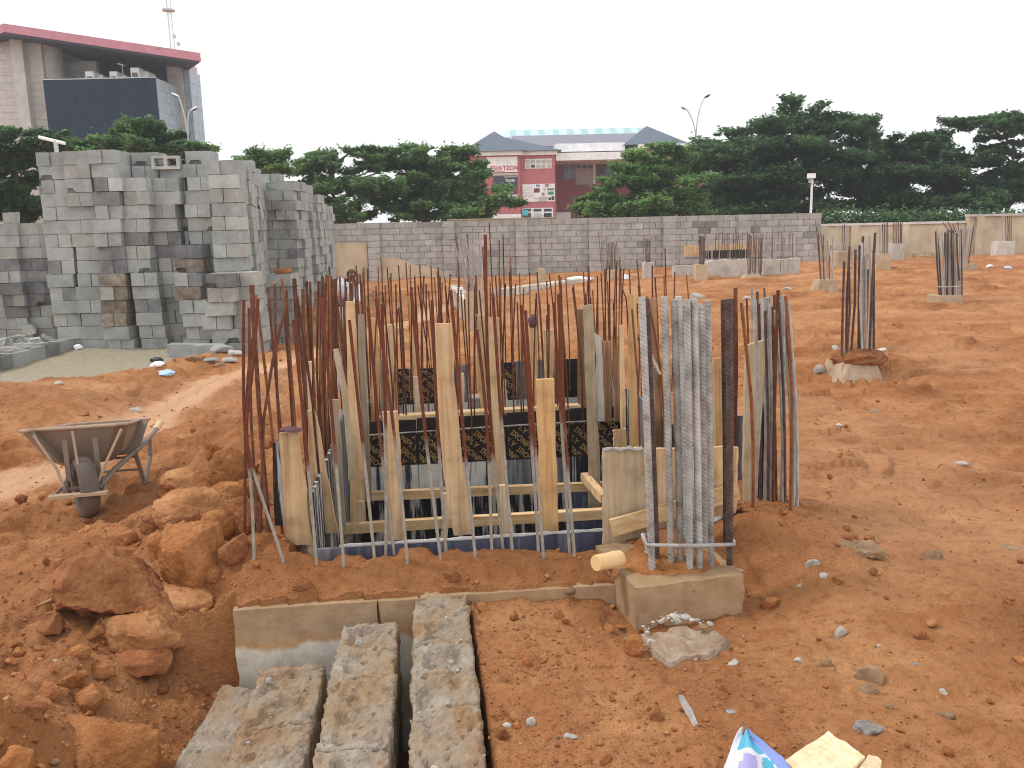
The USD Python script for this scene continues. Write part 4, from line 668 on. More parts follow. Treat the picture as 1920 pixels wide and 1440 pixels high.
tree('canopy_tree', 'broad green tree right behind the tall block stack, below the office block', 240, 30, 420, [(170, 268, 70, 22), (270, 262, 85, 22), (215, 300, 130, 24), (345, 285, 55, 16), (110, 310, 50, 30)], 'leaf_mid', 2, 19000, 0.13)
tree('young_tree', 'small bright green feathery tree just right of the tall block stack', 480, 33, 420, [(470, 296, 26, 16), (510, 318, 40, 14), (525, 298, 10, 14), (470, 330, 40, 12)], 'leaf_light', 3, 4200, 0.12, 0.07)
tree('canopy_tree', 'flat topped green tree left of the widest mid green tree, above the rendered wall patch', 630, 38, 420, [(610, 312, 60, 22), (690, 305, 45, 28), (590, 350, 60, 18), (650, 365, 90, 22), (620, 395, 80, 14), (640, 408, 90, 8)], 'leaf_mid', 4, 15000, 0.15)
tree('canopy_tree', 'widest mid green tree in front of the red building sign', 800, 38, 420, [(785, 300, 75, 26), (850, 320, 75, 26), (890, 350, 72, 18), (760, 350, 95, 26), (915, 382, 62, 12), (820, 388, 110, 18), (860, 290, 40, 14), (800, 405, 120, 9)], 'leaf_mid', 5, 22000, 0.15)
tree('canopy_tree', 'yellowish green tree right of the red building entrance', 1215, 38, 420, [(1230, 290, 60, 20), (1185, 330, 72, 22), (1250, 340, 80, 30), (1125, 368, 52, 12), (1180, 385, 110, 18), (1135, 388, 60, 10), (1280, 380, 60, 22), (1200, 402, 120, 8)], 'leaf_light', 6, 20000, 0.15)
tree('canopy_tree', 'tallest dark layered tree beside the white camera pole', 1480, 41, 420, [(1500, 225, 70, 26), (1440, 250, 75, 24), (1570, 240, 80, 22), (1610, 225, 35, 12), (1400, 285, 95, 28), (1520, 290, 110, 34), (1470, 340, 140, 34), (1450, 392, 170, 18), (1400, 350, 80, 30), (1475, 192, 20, 10)], 'leaf_dark', 7, 32000, 0.16, 0.22)
tree('canopy_tree', 'dark tree behind the beige wall, between the tallest tree and the right edge tree', 1680, 42, 420, [(1640, 268, 62, 20), (1700, 280, 70, 24), (1690, 325, 105, 32), (1750, 300, 60, 22), (1745, 264, 55, 16), (1700, 380, 130, 24), (1620, 350, 70, 26)], 'leaf_dark', 8, 24000, 0.16)
tree('canopy_tree', 'spreading tree reaching over the beige wall at the right edge', 1890, 39, 420, [(1850, 228, 70, 14), (1910, 238, 80, 24), (1890, 285, 70, 24), (1840, 335, 95, 22), (1920, 330, 80, 30), (1860, 375, 110, 20), (1800, 300, 45, 20)], 'leaf_dark', 9, 24000, 0.15)
tree('canopy_tree', 'green tree filling the gap left of the tallest dark tree', 1345, 44, 420, [(1345, 272, 60, 22), (1330, 320, 80, 30), (1340, 370, 90, 26), (1340, 395, 90, 14)], 'leaf_mid', 10, 14000, 0.16)
# low hedge along the beige wall
rng = np.random.default_rng(21); n = 9000; px = rng.uniform(1535, 1930, n); py = rng.uniform(406, 424, n); C = np.array([atd(a, b, 36.5) for a, b in zip(px[:1500], py[:1500])]); C = np.repeat(C, 6, 0) + rng.normal(0, 0.16, (9000, 3)) * [1.6, 2.5, 1.3]
az = rng.uniform(0, 6.28, n); A_ = np.column_stack([np.cos(az), np.sin(az), rng.normal(0, 0.5, n)]) * 0.08; B_ = np.column_stack([-np.sin(az), np.cos(az), rng.normal(0, 0.5, n)]) * 0.05
V = np.stack([C - A_, C + B_, C + A_, C - B_], 1).reshape(-1, 3); single('hedge', tm((V, np.arange(n)[:, None] * 4 + np.array([[0, 1, 2, 3]]))), 'leaf_dark', 'dark hedge showing above the beige wall', 'hedge', kind='stuff')

# ------------------------------------------------------------------ the cast beam, pier and block walls in the foreground
BEAM = thing('ground_beam', 'long cast concrete ground beam with soil stained face in front of the shaft', 'beam', L(OB, 0, 0, -0.6))
def lbox(o, a0, a1, b0, b1, z0_, z1_): return obox(L(o, (a0 + a1) / 2, (b0 + b1) / 2, (z0_ + z1_) / 2), u, v_, zz, a1 - a0, b1 - b0, z1_ - z0_)
def worn(o, a0, a1, b0, b1, z0_, z1_, seed, amp=0.006, n=(30, 6, 14), chip=0.0):
    """cast concrete: box with finely uneven faces and nibbled edges"""
    rng = np.random.default_rng(seed); m = rough_box(a1 - a0, b1 - b0, z1_ - z0_, rng, 0.0006, n); w = m.vertices
    e = np.abs(w) / (np.array([a1 - a0, b1 - b0, z1_ - z0_]) / 2); edge = np.sort(e, axis=1)[:, 1] > 0.985
    w += (fbm(w * 5 + seed, 3, seed)[:, None] - 0.5) * amp * 2 * np.sign(w) * (e > 0.98)
    if chip: w[edge] -= (np.sign(w) * chip * np.clip(fbm(w * 14 + seed, 2, seed)[:, None] - 0.35, 0, 1))[edge]
    c = L(o, (a0 + a1) / 2, (b0 + b1) / 2, (z0_ + z1_) / 2); m.vertices = c + w[:, :1] * u + w[:, 1:2] * v_ + w[:, 2:] * zz; return m
for i, (a0, a1) in enumerate(((0, 0.62), (0.624, 0.80), (0.804, 1.71))): part(BEAM, 'cast_length', worn(OB, a0, a1, 0, 0.17, -0.75, 0.0 - 0.004 * (i == 1), 31 + i, 0.005, (28, 4, 40), 0.012), 'beam_face', smooth=30)
part(BEAM, 'cast_length', worn(OB, 2.24, 2.8, 0.03, 0.16, -0.6, 0.012, 35, 0.006, (30, 4, 12), 0.012), 'beam_face', smooth=30)
PIERX0, PIERX1 = 1.72, 2.22
# foundation walls of blocks running from the beam towards the viewer
def strip(a_px0, a_px1, zt, n, label, seed, first=0.0, tops=None):
    p0, p1 = atz(*a_px0, zt), atz(*a_px1, zt); mid = (p0 + p1) / 2; wd = np.linalg.norm(p1 - p0); dirv = np.array([0.098, -0.9952, 0]); nx = np.array([0.9952, 0.098, 0]); t = thing('foundation_wall', label, 'wall', mid - zz * 0.5)
    for k in range(n):
        rng = np.random.default_rng(seed * 10 + k); m = rough_box(wd, 0.452, 0.34, rng, 0.001, (22, 44, 14)); w = m.vertices; topm = w[:, 2] > 0.165; q = w / np.array([wd / 2, 0.226, 0.17])
        wy = -w[:, 1] + k * 0.452; N = fbm(np.column_stack([w[:, 0] * 12 + seed * 5, wy * 12, w[:, 2] * 12]), 4, seed) - 0.5; N2 = fbm(np.column_stack([w[:, 0] * 60, wy * 60, w[:, 2] * 60 + seed]), 2, seed) - 0.5
        cav = np.zeros(len(w))
        for cy_ in (-0.11, 0.11):
            dd = np.maximum(np.abs(w[:, 0]) / (wd * 0.3), np.abs(w[:, 1] - cy_) / 0.075); cav = np.maximum(cav, (1 - ss(dd + N * 0.8, 0.8, 1.05)) * rng.uniform(0.15, 1.0))
        w[:, 2] += topm * (N * 0.04 + N2 * 0.026 - cav * 0.03 - 0.016 * ss(fbm(np.column_stack([w[:, 0] * 34, wy * 34, w[:, 2] * 0 + seed]), 2, seed + 40), 0.66, 0.74))
        side = (np.abs(q[:, 0]) > 0.98); w[:, 0] += side * np.sign(w[:, 0]) * (N * 0.035 + N2 * 0.015 - 0.004)
        em = topm & side; w[em, 2] -= 0.008 * rng.uniform(0.1, 1.6, em.sum()); jt = topm & (np.abs(q[:, 1]) > 0.98); w[jt, 2] -= 0.006; c = mid + dirv * (first + 0.226 + k * 0.452) + zz * (-0.17)
        m.vertices = c + w[:, :1] * nx - w[:, 1:2] * dirv + w[:, 2:] * zz; part(t, 'block', m, 'strip_concrete', smooth=50)
    rg = np.random.default_rng(seed + 90); cr = []
    for i in range(32):
        s_ = min(0.006 * (rg.pareto(2.0) + 0.8), 0.026); m = rock(900 + seed * 70 + i, (s_ * 1.3, s_, s_ * 0.9), 1, 0.5); m.apply_translation(mid + dirv * rg.uniform(0.02, n * 0.452) + nx * rg.uniform(-0.46, 0.46) * wd + zz * 0.008); cr.append(m)
    part(t, 'crumbs', cat_(cr), 'grey_stone', kind='stuff')
    lowb = obox(mid + dirv * (first + n * 0.226) + zz * (-0.66), nx, -dirv, zz, wd - 0.02, n * 0.452, 0.63); part(t, 'lower_course', lowb, 'rough_concrete_grey')
    return t
strip((775, 1117), (876, 1114), 0.0, 5, 'right and highest of three rough block walls running forward from the beam', 1)
strip((641, 1168), (748, 1166), -0.045, 5, 'middle one of three rough block walls, between two dark gaps', 2)
strip((488, 1250), (613, 1246), -0.19, 5, 'lowest and leftmost of three rough block walls, with an open cavity', 3, first=0.0)
c = atz(470, 1380, -0.4); m = rough_box(0.3, 1.5, 0.25, np.random.default_rng(8), 0.002, (30, 80, 6)); w = m.vertices; w[:, 2] += (w[:, 2] > 0.12) * ((fbm(w * 7, 4, 3) - 0.5) * 0.06 + (fbm(w * 40, 2, 4) - 0.5) * 0.02)
m.vertices = w + np.array([c[0] - 0.03, 2.6, -0.44]); single('footing_slab', m, 'strip_concrete', 'rough grey concrete footing left of the lowest block wall', 'footing', smooth=50)

# ------------------------------------------------------------------ the shaft: walls, panels, braces and its starter bars
SH = thing('lift_shaft', 'sunken concrete shaft lined with black printed plywood and ringed by rusty starter bars', 'shaft', L(OP, 0, 0, -1.3))
part(SH, 'floor', lbox(OP, -0.1, PW + 0.1, -0.05, PL + 0.1, -1.36, -1.28), 'ply_drips')
def sheet(o, a0, a1, b, z0_, z1_, m, name='panel', t=0.018, **k): return part(SH, name, lbox(o, a0, a1, b - t / 2, b + t / 2, z0_, z1_), m, **k)
def side(o, a, b0, b1, z0_, z1_, m, name='panel', t=0.018): return part(SH, name, lbox(o, a - t / 2, a + t / 2, b0, b1, z0_, z1_), m)
# front board
for a0, a1, m_ in ((0.0, 0.14, 'ply_bluegrey'), (0.143, 1.02, 'ply_blue'), (1.023, 1.62, 'ply_blue'), (1.623, 2.05, 'ply_bluegrey')): sheet(OP, a0, a1, 0.0, -1.28, 0.095 + 0.006 * (a0 > 0.9), m_, 'front_board')
part(SH, 'cement_lip', tube([L(OP, a, 0.0, 0.101) for a in np.linspace(0.12, 1.65, 30)], [0.006 + 0.006 * abs(math.sin(i * 1.9)) for i in range(30)], 6), 'bar_cement', smooth=50)
# middle wall: printed board above, cement streaked board, black dripping board below
UL = -0.02
mid_edges = [0.06, 0.5, 1.15, 1.62, 2.05]
for i in range(4):
    a0, a1 = mid_edges[i] + 0.002, mid_edges[i + 1] - 0.002
    sheet(OP, a0, a1, PM, -0.08, 0.165 + 0.01 * i, 'plywood_black', 'printed_board')
    sheet(OP, a0, a1, PM + 0.004, 0.168 + 0.01 * i, 0.25 + 0.01 * i, 'plywood_black', 'edge_board')
    sheet(OP, a0 + 0.0, a1, PM - 0.006 * (i % 2), -0.30, -0.083, ['ply_cement', 'ply_cement', 'ply_bluegrey', 'ply_drips'][i], 'streaked_board')
    sheet(OP, a0, a1, PM + 0.01, -1.28, -0.303, ['ply_drips', 'ply_drips', 'ply_drips', 'ply_blue'][i], 'lower_board')
part(SH, 'ledge_wire', tube([L(OP, 0.07, PM - 0.03, 0.158), L(OP, 1.0, PM - 0.03, 0.178), L(OP, 2.0, PM - 0.03, 0.192)], 0.006, 5), 'bar_grey')
def iron_print(a0, a1, b, zb, zt_):
    ts = []
    base = meshkit.text_mesh('IRONPLY', 0.04, 0.0012, True); w = base.bounds[1][0] - base.bounds[0][0]; an = math.radians(-43)
    for i in range(-12, 26):
        for j in range(-14, 15):
            m = base.copy(); m.apply_translation((i * (w + 0.03) + (j % 2) * 0.12, j * 0.066, 0)); m.apply_transform(trimesh.transformations.rotation_matrix(an, (0, 0, 1))); m.apply_translation((a0 + 0.3, zb + 0.1, 0))
            bb = m.bounds
            if bb[1][0] < a0 or bb[0][0] > a1 or bb[1][1] < zb or bb[0][1] > zt_: continue
            for pn, po_ in (((1, 0, 0), (a0, 0, 0)), ((-1, 0, 0), (a1, 0, 0)), ((0, 1, 0), (0, zb, 0)), ((0, -1, 0), (0, zt_, 0))):
                if len(m.faces): m = trimesh.intersections.slice_mesh_plane(m, pn, po_)
            if len(m.faces): ts.append(m)
    m = cat_(ts); w = m.vertices; m.vertices = L(OP, 0, b, 0) + w[:, :1] * u + w[:, 1:2] * zz - w[:, 2:] * v_; return m
for i in range(4): part(SH, 'board_print', iron_print(mid_edges[i] + 0.012, mid_edges[i + 1] - 0.012, PM - 0.0095, -0.07, 0.155 + 0.01 * i), 'print_gold', kind='stuff')
for i, (a0, a1) in enumerate(((0.2, 0.5), (0.9, 1.15), (1.2, 1.5))): pass
# rear wall boards
for a0, a1, m_, zt_ in ((0.22, 0.44, 'plywood_black', 0.35), (0.443, 0.72, 'plywood_black', 0.345), (0.75, 0.98, 'ply_bluegrey', 0.36), (1.14, 1.42, 'plywood_black', 0.37), (1.424, 1.78, 'ply_bluegrey', 0.38), (1.784, 2.05, 'plywood_black', 0.38)):
    sheet(OP, a0, a1, PL, 0.02, zt_, m_, 'rear_board'); sheet(OP, a0, a1, PL - 0.006, -1.28, 0.017, 'ply_cement', 'lower_board')
for a0, a1 in ((0.225, 0.435), (0.45, 0.71), (1.145, 1.415)): part(SH, 'board_print', iron_print(a0, a1, PL - 0.0095, 0.04, 0.33), 'print_gold', kind='stuff')
# side boards
for b0, b1, m_, zt_ in ((0.05, 0.6, 'ply_drips', 0.36), (0.603, 1.25, 'ply_drips', 0.34), (1.253, 2.0, 'ply_bluegrey', 0.36), (2.1, 2.9, 'ply_drips', 0.3), (2.903, 3.7, 'plywood_black', 0.34)): side(OP, 0.0, b0, b1, -1.28, zt_, m_, 'side_board')
for b0, b1, m_, zt_ in ((0.05, 0.7, 'ply_cement', 0.3), (0.703, 1.4, 'ply_drips', 0.4), (1.403, 2.0, 'ply_bluegrey', 0.42), (2.1, 2.9, 'ply_drips', 0.4), (2.903, 3.7, 'ply_bluegrey', 0.38)): side(OP, PW, b0, b1, -1.28, zt_, m_, 'side_board')
# poured concrete tops of the walls
part(SH, 'wall_top', lbox(OP, -0.12, PW + 0.2, PL + 0.02, PL + 0.22, -1.28, 0.04), 'rough_concrete_grey'); part(SH, 'wall_top', lbox(OP, -0.2, -0.02, -0.0, PL, -1.28, 0.0), 'rough_concrete'); part(SH, 'wall_top', lbox(OP, PW + 0.02, PW + 0.22, 0.0, PL, -1.28, 0.0), 'rough_concrete'); part(SH, 'wall_top', lbox(OP, 0.02, PW - 0.02, PM + 0.02, PM + 0.2, -1.28, 0.14), 'rough_concrete_grey')
def stick(t, name, p, q, w, th, m, wdirv=None, **k):
    """a sawn timber between two points"""
    p, q = np.asarray(p, float), np.asarray(q, float); d = q - p; ln = np.linalg.norm(d); d = d / ln; wv = u if wdirv is None else wdirv; wv = wv - d * (wv @ d); wv /= np.linalg.norm(wv); tv = np.cross(d, wv)
    b = rough_box(w, th, ln, np.random.default_rng(abs(int(p[0] * 977 + q[2] * 1371 + ln * 713)) % 99991), 0.0012, (2, 1, 8)); vv = b.vertices; b.vertices = (p + q) / 2 + vv[:, :1] * wv + vv[:, 1:2] * tv + vv[:, 2:] * d
    return part(t, name, b, m, **k) if t else b
# horizontal braces in the front bay, with short cleats
for (p, q, d_a, d_b, nm) in [((662, 931), (1128, 911), 5.75, 5.85, 'upper light timber brace across the shaft'), ((640, 991), (1132, 962), 5.0, 5.1, 'lower light timber brace across the shaft')]:
    a, b = atd(*p, d_a), atd(*q, d_b); single('timber_brace', stick(None, '', a, b, 0.06, 0.05, '', zz), 'wood_level', nm, 'timber brace', None)
a, b = atd(712, 786, 6.12), atd(1088, 763, 6.2); single('timber_waler', stick(None, '', a, b, 0.045, 0.1, '', zz), 'wood_level', 'light timber rail along the top of the printed boards', 'timber rail')
a, b = atd(1095, 893, 5.7), atd(1133, 935, 5.1); single('timber_brace', stick(None, '', a, b, 0.055, 0.05, '', zz), 'wood', 'short angled brace at the right end of the upper shaft brace', 'timber brace')

# starter bars: (top x, top y, lower x, lower y, depth) in pixels of the photograph, continued down to the wall
def rebar(t, top, low, d, zb, r, m, dz=0.0, mids=(), seg=6, n=6):
    P, Q = atd(*top, d + dz), atd(*low, d); k = (Q[2] - zb) / max(P[2] - Q[2], 0.05); B = Q + (Q - P) * min(k, 4.0) * np.array([0.35, 0.35, 1]) if k > 0 else Q.copy(); B[1] = d
    pts = [P] + [atd(*mm, d) for mm in mids] + [Q]
    if k > 0: pts.append(B)
    pts = np.array(pts)[::-1]; s = np.concatenate([[0], np.cumsum(np.linalg.norm(np.diff(pts, axis=0), axis=1))]); ts = np.linspace(0, s[-1], max(seg, 3 * len(mids) + 4)); pp = np.column_stack([np.interp(ts, s, pts[:, i]) for i in range(3)])
    if mids:
        for _ in range(2): pp[1:-1] = (pp[:-2] + 2 * pp[1:-1] + pp[2:]) / 4
    else: pp[1:-1, :2] += np.sin(np.linspace(0, np.pi, len(pp)))[1:-1, None] * rbar.normal(0, 0.006, 2)
    return part(t, 'starter_bar', tube(pp, r, n), m, smooth=50)
rbar = np.random.default_rng(17)
# front row, rising from the soil between beam and board
FR = [((457, 562), (472, 900), 3.72, (478, 1098), ((456, 800), (464, 850))), ((484, 560), (480, 900), 3.7, (543, 1085), ((470, 740), (456, 800), (463, 850))), ((550, 600), (577, 860), 3.7, (595, 1072), ()), ((603, 560), (630, 860), 3.7, (646, 1080), ()), ((655, 600), (683, 860), 3.74, (705, 1068), ()),
      ((716, 570), (726, 860), 3.85, (722, 1052), ()), ((690, 575), (715, 860), 3.86, (742, 1048), ()), ((705, 560), (752, 900), 3.74, (766, 1080), ()), ((771, 547), (800, 850), 3.78, (829, 1058), ()), ((810, 562), (822, 850), 3.86, (838, 1042), ()), ((845, 544), (872, 850), 3.78, (893, 1052), ()),
      ((894, 617), (915, 780), 3.84, (922, 1042), ()), ((910, 440), (914, 760), 3.9, (946, 1040), ()), ((924, 550), (940, 800), 3.84, (963, 1047), ()), ((985, 582), (1000, 800), 3.8, (1020, 1043), ()), ((1047, 552), (1060, 850), 3.82, (1078, 1030), ()), ((1038, 567), (1053, 800), 3.9, (1068, 1018), ()), ((977, 572), (995, 800), 3.9, (1010, 1030), ())]
for top, low, d, bs, mids in FR:
    Pb = atd(*bs, d); rebar(SH, top, bs, d, Pb[2] - 0.08, 0.0075, 'bar_two_tone', 0.0, tuple(mids) + (low,), n=8)
# left wall, front to back
LF = [(467, 577, 470, 740, 3.95), (470, 534, 485, 740, 4.0), (474, 534, 490, 740, 4.05), (480, 553, 502, 740, 4.1), (481, 585, 458, 740, 4.05), (502, 539, 513, 642, 4.2), (515, 532, 523, 740, 4.4), (528, 522, 543, 627, 4.5), (537, 569, 497, 740, 4.0), (537, 544, 547, 740, 4.3), (533, 583, 546, 740, 4.25), (550, 522, 568, 740, 4.5), (553, 522, 572, 740, 4.6), (557, 555, 585, 740, 4.3), (567, 542, 570, 633, 4.8),
      (575, 527, 583, 677, 4.9), (581, 528, 587, 677, 4.9), (597, 527, 595, 683, 5.2), (604, 518, 601, 740, 5.3), (606, 520, 605, 740, 5.4), (612, 515, 610, 740, 5.4), (616, 517, 614, 740, 5.6), (618, 516, 622, 740, 5.5), (621, 518, 618, 740, 5.7), (624, 524, 625, 740, 5.8), (628, 523, 629, 740, 5.6), (631, 522, 628, 740, 5.9), (609, 530, 612, 740, 5.2), (637, 519, 639, 600, 6.3), (647, 522, 648, 600, 6.4), (655, 517, 657, 600, 6.6), (662, 515, 661, 600, 6.8), (658, 530, 663, 690, 5.6), (668, 525, 676, 640, 6.0), (675, 517, 679, 600, 7.0), (682, 502, 685, 600, 7.4), (678, 530, 684, 700, 6.4)]
for a, b, c_, e, d in LF: rebar(SH, (a, b), (c_, e), d, -0.05 if d > 4.6 else -0.12, 0.0072 if d < 5 else 0.0068, 'rust' if rbar.random() < 0.85 else 'rust_orange', rbar.normal(0, 0.03))
# middle and rear walls
RF = [(690, 573, 703, 740, 6.0), (705, 536, 707, 640, 7.0), (717, 547, 735, 740, 5.9), (709, 500, 711, 600, 7.7), (716, 498, 717, 600, 7.8), (726, 502, 733, 610, 7.7), (733, 512, 740, 640, 7.7), (742, 532, 744, 700, 6.1), (749, 532, 758, 700, 6.1), (769, 497, 770, 550, 7.8), (787, 497, 790, 617, 7.7), (795, 517, 791, 667, 6.1), (799, 532, 802, 700, 6.2), (808, 497, 811, 556, 7.8), (822, 502, 823, 605, 7.7), (829, 530, 828, 604, 7.7), (834, 520, 839, 607, 7.7),
      (860, 519, 857, 650, 6.1), (878, 532, 882, 705, 6.0), (905, 462, 910, 560, 7.9), (917, 417, 925, 560, 8.0), (919, 530, 921, 594, 7.7), (929, 516, 940, 667, 6.1), (936, 450, 937, 560, 7.9), (948, 532, 942, 683, 6.1), (943, 440, 945, 540, 7.9), (957, 500, 961, 600, 7.7), (967, 532, 965, 692, 6.1), (970, 567, 976, 693, 6.1), (974, 512, 975, 560, 7.7), (993, 510, 994, 588, 7.8), (1007, 510, 1018, 708, 6.1), (1025, 527, 1027, 619, 7.7), (1030, 515, 1037, 570, 7.7), (1048, 516, 1063, 690, 6.1), (1094, 510, 1096, 565, 7.8), (1107, 557, 1115, 667, 6.1), (1104, 505, 1101, 560, 7.8), (1120, 517, 1121, 617, 7.7), (1127, 512, 1131, 590, 7.7), (1134, 505, 1136, 640, 7.2), (1137, 502, 1135, 600, 7.4), (1143, 498, 1144, 560, 7.8), (1141, 567, 1143, 660, 6.2), (1150, 567, 1158, 646, 6.2), (1155, 498, 1152, 560, 7.8),
      (1164, 502, 1168, 633, 7.0), (1175, 563, 1182, 708, 5.2), (1180, 506, 1183, 560, 7.4), (1185, 580, 1197, 717, 5.0), (1168, 545, 1192, 605, 6.4), (1197, 515, 1198, 560, 7.6), (1223, 497, 1224, 650, 6.8), (1228, 520, 1230, 640, 6.4), (1213, 556, 1237, 655, 5.2), (1247, 466, 1250, 575, 7.9), (1265, 510, 1264, 560, 7.6), (1287, 515, 1291, 558, 7.4), (1245, 515, 1246, 560, 7.6)]
for a, b, c_, e, d in RF: rebar(SH, (a, b), (c_, e), d, 0.1, 0.0064, 'rust' if rbar.random() < 0.8 else 'rust_orange', rbar.normal(0, 0.04))
# right wall and right front corner
RR = [(1379, 540, 1377, 700, 4.5, 'rust', 0.011), (1375, 560, 1378, 700, 4.45, 'rust', 0.011), (1390, 568, 1408, 780, 4.2, 'rust_orange', 0.009), (1410, 538, 1410, 633, 5.6, 'bar_grey', 0.008), (1420, 547, 1419, 633, 5.2, 'rust_dark', 0.009), (1428, 560, 1430, 760, 4.9, 'bar_grey', 0.01), (1437, 558, 1440, 780, 4.6, 'bar_cement', 0.012), (1443, 557, 1447, 780, 4.6, 'bar_grey', 0.011), (1452, 553, 1449, 760, 4.7, 'rust', 0.008), (1459, 544, 1455, 780, 4.3, 'rust', 0.009), (1465, 555, 1468, 780, 4.5, 'bar_grey', 0.009), (1473, 555, 1483, 707, 4.15, 'rust_orange', 0.0085), (1469, 553, 1470, 780, 4.35, 'bar_grey', 0.009), (1480, 600, 1488, 780, 4.4, 'bar_grey', 0.01), (1400, 560, 1404, 720, 5.8, 'rust', 0.0075), (1433, 540, 1434, 640, 6.6, 'rust_dark', 0.0075)]
RR += [(1416 + i * 6.2 + (i % 3), 562 + (i * 7) % 22, 1420 + i * 7.6, 780, 4.3 + 0.05 * ((i * 5) % 7), ('bar_grey', 'rust', 'bar_cement', 'rust_dark')[i % 4], 0.0075) for i in range(11)]
for a, b, c_, e, d, m_, r_ in RR: rebar(SH, (a, b), (c_, e), d, -0.02, r_, m_, rbar.normal(0, 0.02), n=8)

# ------------------------------------------------------------------ the column cage on its pier
def ribbed(p, q, r, pitch=0.019, n=12, h=0.0026):
    p, q = np.asarray(p, float), np.asarray(q, float); ln = np.linalg.norm(q - p); k = int(ln / pitch); ts = [0]
    for i in range(k): ts += [(i + 0.2) * pitch, (i + 0.4) * pitch, (i + 0.6) * pitch, (i + 0.8) * pitch]
    ts.append(ln); pr = np.array([0] + [0, 1, 1, 0] * k + [0]); tn = np.array(ts) / ln; ph = np.sin(tn * 3)[:, None] * np.array([0.003, 0.003, 0]); m = tube(p + (q - p) * tn[:, None] + ph, r, n)
    d = (q - p) / ln; e1 = np.cross(d, v_); e1 /= np.linalg.norm(e1); e2 = np.cross(d, e1); c = np.repeat(p + (q - p) * tn[:, None] + ph, n, 0); rad = (m.vertices - c) / r; a = np.arctan2(rad @ e2, rad @ e1) + 0.5; P_ = np.repeat(pr, n)
    inner = (np.repeat(ts, n) > 0.03) & (np.repeat(ts, n) < ln - 0.03); m.vertices = m.vertices + rad * (P_ * h * np.abs(np.sin(a)) ** 0.6)[:, None] + d * (inner * r * 0.75 * np.cos(a) * np.sign(np.sin(a)))[:, None]
    return m
CG = thing('column_cage', 'cage of thick ribbed cement grey bars on a stained concrete pier, nearest the viewer', 'column reinforcement', L(OB, 1.97, 0.1, -0.3))
pA, pB = atz(1192, 1103, 0.085), atz(1397, 1077, 0.085)
pu = (pB - pA) / np.linalg.norm(pB - pA); pv = np.array([-pu[1], pu[0], 0]); pw = np.linalg.norm(pB - pA)
m = rough_box(pw, 0.52, 0.8, np.random.default_rng(5), 0.0008, (30, 24, 30)); w = m.vertices; e = np.abs(w) / np.array([pw / 2, 0.26, 0.4]); edge = np.sort(e, axis=1)[:, 1] > 0.97
w += np.sign(w) * (e > 0.98) * (fbm(w * 6, 3, 2)[:, None] - 0.5) * 0.012; w[edge] -= (np.sign(w) * 0.02 * np.clip(fbm(w * 16, 2, 6)[:, None] - 0.4, 0, 1))[edge]
m.vertices = pA + pu * pw / 2 + pv * 0.26 - zz * 0.4 + w[:, :1] * pu + w[:, 1:2] * pv + w[:, 2:] * zz; part(CG, 'pier', m, 'beam_face', smooth=30)
CB = [(1203, 557, 1223, 1078, 3.56, 'bar_grey', 0.0145), (1212, 560, 1231, 1040, 3.62, 'rust_dark', 0.0125), (1245, 556, 1258, 1056, 3.6, 'bar_grey', 0.0145), (1264, 562, 1276, 1052, 3.6, 'bar_grey', 0.0145), (1272, 556, 1284, 1036, 3.86, 'bar_cement', 0.0165), (1288, 562, 1293, 1062, 3.56, 'bar_cement', 0.0145), (1281, 572, 1289, 1030, 3.9, 'bar_cement', 0.0165), (1301, 560, 1311, 1056, 3.57, 'bar_cement', 0.0145), (1311, 570, 1305, 1030, 3.88, 'bar_cement', 0.015), (1327, 564, 1333, 1044, 3.6, 'bar_grey', 0.013), (1319, 574, 1322, 1034, 3.84, 'bar_grey', 0.013), (1357, 562, 1362, 1020, 3.86, 'rust_dark', 0.014), (1367, 560, 1368, 1058, 3.62, 'rust_dark', 0.0145)]
for a, b, c_, e, d, m_, r_ in CB:
    Q = atd(c_, e, d); P = atd(a, b, d); Q = Q + (Q - P) / max(P[2] - Q[2], 0.1) * max(Q[2] - 0.05, 0); part(CG, 'ribbed_bar', ribbed(Q, P, r_), m_, smooth=35)
sp = [atd(1205, 1002, 3.62), atd(1212, 1022, 3.52), atd(1290, 1023, 3.52), atd(1376, 1021, 3.56), atd(1376, 1012, 3.9), atd(1290, 1008, 3.95), atd(1222, 1003, 3.93), atd(1206, 1004, 3.7)]
part(CG, 'stirrup', tube(sp, 0.0085, 8), 'bar_cement', smooth=60); part(CG, 'binding', tube([atd(1205, 1002, 3.6), atd(1215, 1030, 3.52), atd(1211, 1036, 3.52)], 0.009, 6), 'bar_cement')
c = L(OB, 1.97, 0.05, 0.07)
dm = rock(12, (0.5, 0.46, 0.16), 4, 0.5, 0); dm.vertices += (fbm(dm.vertices * 25, 3, 4)[:, None] - 0.5) * 0.03; dm.apply_translation(pA + pu * pw / 2 + pv * 0.25 + zz * -0.03); single('soil_heap', dm, 'clod', 'loose red soil heaped on the pier around the feet of the ribbed bars', 'soil', kind='stuff', smooth=40)
